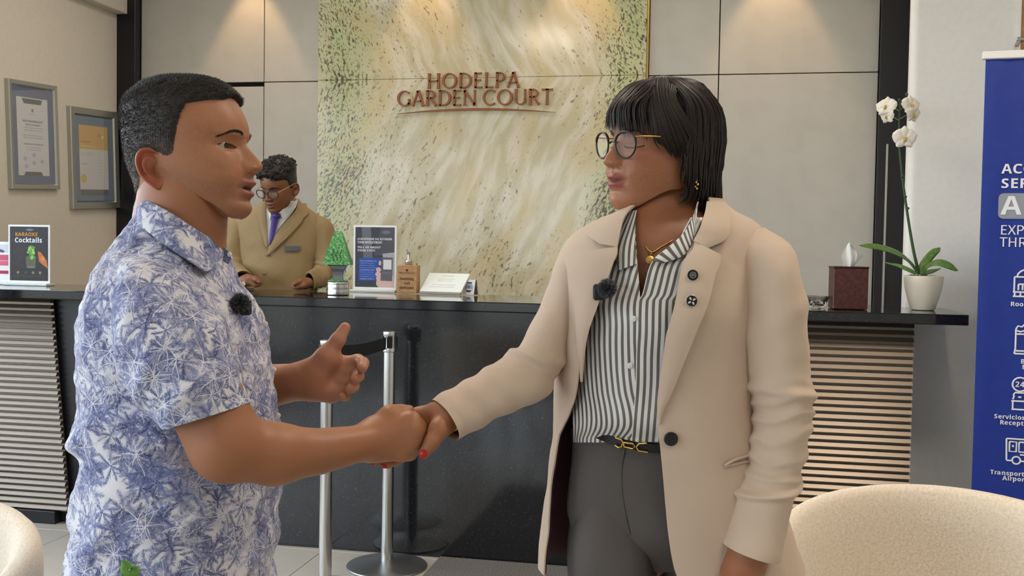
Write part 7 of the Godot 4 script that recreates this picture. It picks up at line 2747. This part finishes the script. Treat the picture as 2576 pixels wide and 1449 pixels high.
func panel_skew(b: Mb, base: Vector3, left: Array, right: Array, p0: Array, p1: Array, y1: float, nu: int, nv: int, off: Array, thick: float) -> void:
	# a lapel: its upper edge runs from p0 to p1, its sides follow the edge tables down to y1
	var P := PackedVector3Array()
	for j in nv:
		var f := float(j) / (nv - 1)
		for i in nu:
			var s := float(i) / (nu - 1)
			var ytop := lerpf(p0[1], p1[1], s)
			var py := lerpf(ytop, y1, f)
			var px := lerpf(lerp_table(left, py, 1), lerp_table(right, py, 1), s)
			if f < 0.12: px = lerpf(lerpf(p0[0], p1[0], s), px, smoothstep(0.0, 0.12, f))
			P.append(on_trunk(JACKET, DW, base, px, py, lerp_table(off, py, 1) + 0.003 * sin(PI * clampf(s, 0, 1)) + 0.006 * (s if p1[0] > 1650.0 else 1.0 - s) * (1.0 - f)))
	thick_sheet(b, P, nu, nv, thick, PackedVector2Array(), cam.transform.basis.z)

func pin(t: Node3D, c: Vector3, kind: int) -> void:
	var w := c + t.position
	var o := thing("lapel_pin", "round black pin with a grey ring emblem, upper one on the woman's lapel" if kind == 0 else "round black pin with four white petals, lower one on the woman's lapel", "pin", w)
	var bs := cam.transform.basis * Basis(Vector3.RIGHT, PI / 2)
	var b := Mb.new()
	b.lathe([Vector2(0, 0), Vector2(0.0082, 0), Vector2(0.0086, 0.0012), Vector2(0.0080, 0.0026), Vector2(0, 0.0026)], 28, Vector3.ZERO, bs)
	part("disc", b, M.black_plastic, o)
	b = Mb.new()
	var z := cam.transform.basis.z * 0.0027
	var wm := mat(Color("d8d6cf"), 0.4)
	if kind == 0:
		var pts := []
		for k in 25: pts.append(z + cam.transform.basis * Vector3(cos(TAU * k / 24) * 0.0044, sin(TAU * k / 24) * 0.0044, 0))
		b.tube(pts, [0.0005], 5, false)
		for k in 3: b.tube([z + cam.transform.basis * Vector3(-0.0024, 0.0012 - k * 0.0014, 0), z + cam.transform.basis * Vector3(0.0024, 0.0020 - k * 0.0014, 0)], [0.0004], 5)
		part("emblem", b, mat(Color("a9a9a6"), 0.4), o)
	else:
		for k in 4:
			var a := k * PI / 2 + 0.55
			b.ball(z + cam.transform.basis * Vector3(cos(a) * 0.0042, sin(a) * 0.0042, 0), Vector3(0.0026, 0.0015, 0.0005), cam.transform.basis * Basis(Vector3.BACK, a), 10, 6)
		part("emblem", b, wm, o)
		b = Mb.new()
		var pts := []
		for k in 29: pts.append(cam.transform.basis * Vector3(cos(TAU * k / 28) * 0.0086, sin(TAU * k / 28) * 0.0086, 0.0016))
		b.tube(pts, [0.0006], 5, false)
		part("rim", b, M.steel, o)
# ------------------------------------------------------------------ the receptionist behind the counter
const DR := 5.44
const SUIT_OUTLINE := [
	[500, 672, 752, 0.055, -0.02], [512, 655, 762, 0.075, -0.01], [530, 622, 788, 0.10, 0.0], [555, 594, 812, 0.115, 0.0], [580, 590, 816, 0.125, 0.0], [620, 600, 808, 0.135, 0.0], [670, 606, 800, 0.135, 0.0], [730, 606, 800, 0.135, 0.0], [800, 600, 806, 0.14, 0.0], [960, 600, 806, 0.14, 0.0]]

var SUIT := []

func build_receptionist() -> void:
	SUIT = silhouettes(SUIT_OUTLINE, DR)
	var base := at(703, 700, DR)
	base.y = 0.0
	var t := thing("person", "young receptionist in a tan suit, purple tie and glasses looking down behind the counter", "person", base)
	var P := func(px: float, py: float, d: float) -> Vector3: return at(px, py, d) - base
	var Z := cam.transform.basis.z
	var skin := lin("7f5034")
	var lip := lin("7a4238")
	var xf := head_frame(704, 472, DR - 0.22, deg_to_rad(66.0), deg_to_rad(-27.0), deg_to_rad(-5.0), -1.0)
	xf.origin -= base
	xf.basis = xf.basis.scaled(Vector3.ONE * 1.06)
	var h := {
		"chin": -98.0, "jaw": -60.0, "neck_x": 5.0, "box": 0.97, "seed": 3, "res": 0.62,
		"rows": [[-100.0, 82, -56, 34], [-95.5, 94, -58, 39], [-88, 101.5, -62, 44], [-79.5, 104.0, -66, 49], [-69, 103, -72, 54], [-60, 103.5, -77, 58], [-51, 105, -81, 61], [-35, 106.5, -85, 64], [-20, 105, -90, 67], [0, 101, -95, 69], [16, 97.5, -98, 71], [28, 98, -99.5, 72], [35, 99.5, -100, 73], [50, 99, -100.5, 75], [68, 94, -99, 74], [82, 86.5, -95, 71], [92, 80, -89, 67], [102, 70, -79, 60], [111, 59, -69, 50], [117, 47, -58, 39], [121, 34, -46, 28], [123.4, 16, -28, 14], [124, 0, -12, 1]],
		"nose": [[-32, 0.0, 13], [-27.5, 2.0, 14], [-24, 9, 14], [-20, 16.0, 14], [-15, 20.0, 13.5], [-10, 20.0, 12.2], [-4, 17.5, 10.5], [4, 12.5, 9.2], [12, 8.0, 8.4], [20, 4.0, 8.4], [27, 1.4, 9.5], [34, 0.0, 10]],
		"eye_z": 31.0, "eye_y": 13.0, "eye_w": 14.0, "eye_up": 1.0, "eye_dn": 3.2, "eye_in": 0.0, "eye_sink": 4.0, "closed": true,
		"bumps": [[17, 31, -9.0, 11, 17], [33, 26, 2.6, 6.5, 20], [18, 30, 4.6, 6, 14], [-8, 50, 3.0, 15, 17], [-17, 14.5, 8.0, 7, 6], [-24.5, 7.5, -4.0, 3.2, 3.4], [-40.5, 0, 6.5, 4.6, 19, 3.5], [-48, 0, -4.0, 2.2, 17, 4], [-56, 0, 7.5, 5.2, 16, 3.5], [-69, 0, -1.5, 4, 16]],
	}
	var H := head_points(h)
	var body := Mb.new()
	head_mesh(body, H, xf, func(p: Vector3) -> Color:
		if p.x > 60.0:
			var m := maxf(exp(-pow((p.y + 40.5) / 4.6, 2.0)), exp(-pow((p.y + 56.0) / 5.2, 2.0)))
			return skin.lerp(lip, 0.8 * m * (1.0 - smoothstep(18.0, 24.0, absf(p.z))))
		return skin)
	for sd: float in [1.0, -1.0]:
		var e := Transform3D(xf.basis * Basis.from_scale(Vector3(1, 1, sd)), xf * Vector3(-0.016, -0.014, 0.066 * sd))
		ear(body, e, skin, lin("8a5038"), 0.95)
	nets(body, [[P.call(706, 492, DR - 0.10), P.call(703, 560, DR), 0.052, 0.062, 0.03], [P.call(703, 620, DR), P.call(703, 900, DR), 0.09, 0.10, 0.05]], 0.012, func(_p): return skin)
	nets(body, fingers([
		[[612, 706, 0.0, 0.026, 0.02], [622, 705, 0.0, 0.026, 0.02]],
		[[622, 700, 0.0, 0.020, 0.012], [642, 701, 0.0, 0.0125, 0.01], [652, 706, -0.01, 0.0095], [656, 712, -0.02, 0.008]],
		[[622, 704, -0.01, 0.020, 0.012], [641, 706, -0.012, 0.0125, 0.01], [650, 712, -0.02, 0.0095], [652, 717, -0.025, 0.008]],
		[[622, 707, -0.02, 0.020, 0.012], [638, 710, -0.024, 0.012, 0.01], [645, 715, -0.03, 0.009], [646, 719, -0.034, 0.008]],
		[[622, 709, -0.03, 0.018, 0.012], [634, 713, -0.034, 0.011, 0.01], [639, 717, -0.038, 0.008], [640, 720, -0.04, 0.007]],
		[[618, 702, -0.005, 0.018, 0.012], [630, 699, -0.03, 0.013, 0.01], [644, 704, -0.045, 0.010], [652, 710, -0.05, 0.008]],
	], DR - 0.40, base), 0.004, func(_p): return skin)
	nets(body, fingers([
		[[776, 712, 0.0, 0.026, 0.02], [766, 714, 0.0, 0.026, 0.02]],
		[[766, 710, 0.0, 0.020, 0.012], [748, 712, 0.0, 0.0125, 0.01], [740, 716, -0.01, 0.0095], [736, 720, -0.02, 0.008]],
		[[766, 714, -0.01, 0.020, 0.012], [748, 717, -0.012, 0.0125, 0.01], [741, 720, -0.02, 0.0095], [738, 722, -0.025, 0.008]],
		[[766, 717, -0.02, 0.020, 0.012], [750, 720, -0.024, 0.012, 0.01], [744, 722, -0.03, 0.009], [741, 723, -0.034, 0.008]],
		[[766, 718, -0.03, 0.018, 0.012], [752, 721, -0.034, 0.011, 0.01], [747, 723, -0.038, 0.008], [744, 723, -0.04, 0.007]],
		[[768, 709, -0.005, 0.018, 0.012], [756, 708, -0.03, 0.013, 0.01], [746, 712, -0.045, 0.010], [740, 716, -0.05, 0.008]],
	], DR - 0.40, base), 0.004, func(_p): return skin)
	part("body", body, M.skin, t)
	eyes(t, H, Color("1f130c"), Vector3(0.8, -0.5, 0.0))
	lashes(t, H, M.hair, 0.0008)
	eyebrow(t, H, [Vector2(33, 10), Vector2(36, 24), Vector2(36, 36), Vector2(29, 46)], [[0.0, 3.6], [0.4, 3.8], [0.8, 2.4], [1.0, 0.8]], M.hair, 8)
	glasses(t, H, 0.108, 0.009, 0.034, 0.026, 0.020, 0.0026, mat(Color("2a1815"), 0.35), mat(Color("b9a27a"), 0.35))
	# hair: short at the sides, tall and curly on top
	var line := PackedVector2Array([Vector2(150, 160), Vector2(84, 84), Vector2(80, 68), Vector2(58, 62), Vector2(44, 60), Vector2(30, 52), Vector2(20, 30), Vector2(14, 4), Vector2(0, 0), Vector2(-14, 8), Vector2(-32, 2), Vector2(-46, -30), Vector2(-60, -54), Vector2(-160, -60), Vector2(-160, 160)])
	var W := PackedVector3Array()
	var nz := noise(93, 1.0, 2)
	for k in H.P.size():
		var p := H.P[k] * 1000.0
		var q := Vector2(p.x, p.y)
		var d := 1e9
		for i in line.size(): d = minf(d, seg_dist(q, line[i], line[(i + 1) % line.size()]))
		if not Geometry2D.is_point_in_polygon(q, line): d = -d
		if k < 8 * H.nu: d = -9.0
		var top := smoothstep(45.0, 100.0, p.y)
		var lift := lerpf(4.0, 21.0, top) * smoothstep(-0.5, 7.0, d) - 2.5 * (1.0 - smoothstep(-3.0, -0.3, d))
		lift += (5.0 * nz.get_noise_3d(p.x * 0.10, p.y * 0.10, p.z * 0.10) + 2.2 * nz.get_noise_3d(p.x * 0.3, p.y * 0.3, p.z * 0.3)) * top * clampf(d * 0.15, 0, 1)
		W.append(xf * ((p + Vector3(p.x + 8.0, p.y - 30.0, p.z).normalized() * lift) * 0.001))
	var b := Mb.new()
	b.grid(W, H.nu, H.nv, true)
	var hair := part("hair", b, M.hair, t, "short black hair, curly on top")
	var curls := Mb.new()
	var r := RandomNumberGenerator.new()
	r.seed = 14
	for k in 260:
		var i := r.randi_range(H.nu * H.nv * 3 / 4, H.P.size() - 1)
		var p := H.P[i] * 1000.0
		if p.y < 66 or p.x > 88: continue
		var o := xf.basis.orthonormalized() * Vector3(p.x + 8.0, p.y - 30.0, p.z).normalized()
		var c: Vector3 = W[i] - o * 0.004
		var sidev := o.cross(Vector3(r.randf() - 0.5, r.randf(), r.randf() - 0.5)).normalized()
		var pts := []
		for s in 6: pts.append(c + o * (0.011 * sin(s * 0.62)) + sidev * (s * 0.0032 - 0.008) + o.cross(sidev) * (0.003 * sin(s * 1.3)))
		curls.tube(pts, [0.0018, 0.0021, 0.0021, 0.0018, 0.0013, 0.0006], 5)
	tag(part("curls", curls, M.hair, hair), "", "", "", "stuff")
	# suit
	var cloth := grained(Color("97805a"), 0.06, 0.8, 94, 12.0, 0.05)
	var f1 := noise(95, 1.0, 2)
	var wr := func(p: Vector3, a: float, py: float) -> float: return 0.006 * f1.get_noise_3d(p.x * 6, p.y * 6, p.z * 6) + 0.0025 * f1.get_noise_3d(p.x * 18, p.y * 14, p.z * 18)
	var q := torso_table(SUIT, DR, base, 72, 500, 960, 90, wr)
	b = Mb.new()
	b.grid(q[0], 72, 90, true, false, Vector3.ZERO, q[1])
	var jk := part("suit_jacket", b, cloth, t, "tan suit jacket")
	b = Mb.new()
	trunk_panel(b, SUIT, DR, base, [[504, 672], [530, 668], [570, 670], [615, 675]], [[504, 750], [530, 738], [570, 706], [615, 677]], 506, 614, 16, 30, 0.010, 0.003)
	var sh := part("dress_shirt", b, mat(Color("dcdcd8"), 0.7), t, "white dress shirt")
	for s in 2:
		b = Mb.new()
		var G := PackedVector3Array()
		var a := [Vector2(672, 506), Vector2(676, 524), Vector2(682, 540)] if s == 0 else [Vector2(751, 500), Vector2(728, 522), Vector2(702, 541)]
		var c := [Vector2(674, 524), Vector2(676, 540), Vector2(680, 556)] if s == 0 else [Vector2(744, 522), Vector2(728, 540), Vector2(714, 552)]
		for j in 3:
			for i in 5: 
				var w: Vector2 = a[j].lerp(c[j], i / 4.0)
				G.append(on_trunk(SUIT, DR, base, w.x, w.y, 0.022 - 0.002 * i))
		thick_sheet(b, G, 5, 3, 0.003, PackedVector2Array(), Z)
		part("collar", b, sh.material_override, sh)
	b = Mb.new()
	trunk_panel(b, SUIT, DR, base, [[538, 684], [550, 685], [556, 683], [600, 677], [616, 676]], [[538, 708], [550, 703], [556, 700], [600, 688], [616, 680]], 537, 615, 8, 24, 0.019, 0.004, 0.004)
	part("tie", b, grained(Color("3f2480"), 0.1, 0.4, 96, 40.0), t, "purple tie")
	b = Mb.new()
	b.ball(on_trunk(SUIT, DR, base, 696, 543, 0.022), Vector3(0.022, 0.016, 0.010), cam.transform.basis, 14, 10)
	part("tie_knot", b, grained(Color("3f2480"), 0.1, 0.4, 96, 40.0), t, "purple tie knot")
	b = Mb.new()
	trunk_panel(b, SUIT, DR, base, [[510, 752], [534, 740], [570, 708], [615, 679], [640, 674]], [[510, 768], [534, 776], [550, 762], [556, 760], [590, 730], [630, 688], [640, 677]], 512, 640, 10, 40, 0.018, 0.004, 0.003)
	part("lapel", b, cloth, jk)
	b = Mb.new()
	trunk_panel(b, SUIT, DR, base, [[510, 655], [540, 650], [570, 655], [620, 668]], [[510, 670], [530, 668], [570, 671], [620, 674]], 510, 620, 8, 30, 0.018, 0.004, 0.003)
	part("lapel", b, cloth, jk)
	for s in [[672, 641], [664, 688]]:
		b = Mb.new()
		b.ball(on_trunk(SUIT, DR, base, s[0], s[1], 0.008), Vector3(0.009, 0.009, 0.003), cam.transform.basis, 12, 6)
		part("button", b, mat(Color("8a7350"), 0.4), jk)
	b = Mb.new()
	trunk_panel(b, SUIT, DR, base, [[618, 716], [631, 716]], [[618, 755], [631, 755]], 619, 631, 6, 3, 0.013, 0.003)
	part("name_tag", b, mat(Color("5b5c60"), 0.4), t, "dark grey name tag")
	var ring := func(c: Array, rad: float, dz: float, dir: Vector3) -> Array:
		var s := dir.cross(Z).normalized()
		return [P.call(c[0], c[1], DR + dz), s * rad, dir.cross(s).normalized() * rad]
	var wr2 := func(p: Vector3, a: float, run: float) -> float: return 0.005 * f1.get_noise_3d(p.x * 12, p.y * 12, p.z * 12) + 0.004 * sin(run * 120.0 + 2.0 * cos(a)) * smoothstep(0.15, 0.3, run)
	b = Mb.new()
	loft(b, [ring.call([795, 552], 0.03, 0.0, Vector3(0.8, -0.6, 0)), ring.call([806, 572], 0.062, 0.0, Vector3(0.5, -1, 0)), ring.call([818, 620], 0.066, 0.0, Vector3(0.1, -1, 0)), ring.call([818, 668], 0.060, -0.02, Vector3(-0.1, -1, 0.3)), ring.call([808, 694], 0.055, -0.10, Vector3(-0.4, -0.5, 0.8)), ring.call([780, 708], 0.045, -0.36, Vector3(-0.6, -0.15, 0.7)), ring.call([782, 708], 0.040, -0.35, Vector3(-0.6, -0.15, 0.7))], 36, 60, wr2)
	part("sleeve", b, cloth, jk)
	b = Mb.new()
	loft(b, [ring.call([612, 552], 0.03, 0.0, Vector3(-0.8, -0.6, 0)), ring.call([600, 572], 0.062, 0.0, Vector3(-0.5, -1, 0)), ring.call([590, 620], 0.066, 0.0, Vector3(-0.1, -1, 0)), ring.call([588, 664], 0.060, -0.02, Vector3(0.1, -1, 0.3)), ring.call([594, 688], 0.055, -0.10, Vector3(0.4, -0.5, 0.8)), ring.call([610, 703], 0.045, -0.36, Vector3(0.5, -0.15, 0.7)), ring.call([608, 703], 0.040, -0.35, Vector3(0.5, -0.15, 0.7))], 36, 60, wr2)
	part("sleeve", b, cloth, jk)
	b = Mb.new()
	var hip: Vector3 = P.call(703, 940, DR)
	var legs := []
	for sd: float in [-1.0, 1.0]:
		var o := cam.transform.basis.x * (0.09 * sd)
		legs.append([hip + o, Vector3(hip.x + o.x, 0.06, hip.z + o.z), 0.10, 0.06, 0.02])
	nets(b, legs, 0.025)
	part("trousers", b, cloth, t)
	for sd: float in [-1.0, 1.0]:
		var o := cam.transform.basis.x * (0.09 * sd)
		b = Mb.new()
		nets(b, [[Vector3(hip.x + o.x, 0.045, hip.z + o.z - 0.03), Vector3(hip.x + o.x, 0.034, hip.z + o.z + 0.14), 0.044, 0.034, 0.02]], 0.015)
		part("shoe", b, M.black_plastic, t)
	# the sheet of paper by his hand
	var pp := Mb.new()
	pp.box(Vector3.ZERO, Vector3(0.10, 0.0012, 0.07), 0.0003, Basis(Vector3.UP, 0.3) * Basis(Vector3.RIGHT, -0.12))
	var pn := part("paper_slip", pp, M.paper, self)
	pn.position = Vector3(-2.300, TOP + 0.0055, -4.74)
	tag(pn, "small white slip of paper on the counter by the receptionist's hand", "paper")

func trunk_panel(b: Mb, tab: Array, d0: float, base: Vector3, left: Array, right: Array, y0: float, y1: float, nu: int, nv: int, off: float, thick: float, bulge := 0.0) -> void:
	panel(b, tab, d0, base, left, right, y0, y1, nu, nv, off, thick, bulge)
func build_people() -> void:
	M.skin = mat(Color.WHITE, 0.48)
	M.skin.vertex_color_use_as_albedo = true
	M.skin.subsurf_scatter_enabled = true
	M.skin.subsurf_scatter_strength = 0.12
	M.skin.normal_enabled = true
	M.skin.normal_texture = noise_tex(91, 0.12, [], 512, true, 2.5)
	M.skin.uv1_triplanar = true
	M.skin.uv1_scale = Vector3.ONE * 9.0
	M.skin.normal_scale = 0.4
	M.shaded_sclera = mat(Color("a79e95"), 0.15)  # eye white greyed: the shade on the eye is put into its colour
	M.hair = mat(Color("1d1714"), 0.5)
	M.hair_tinted = mat(Color.WHITE, 0.5)
	M.hair_tinted.vertex_color_use_as_albedo = true
	M.hair_gloss = grained(Color("1b120e"), 0.3, 0.42, 92, 40.0, 0.05)
	M.hair_gloss.metallic_specular = 0.35
	build_man()
	build_woman()
	build_receptionist()
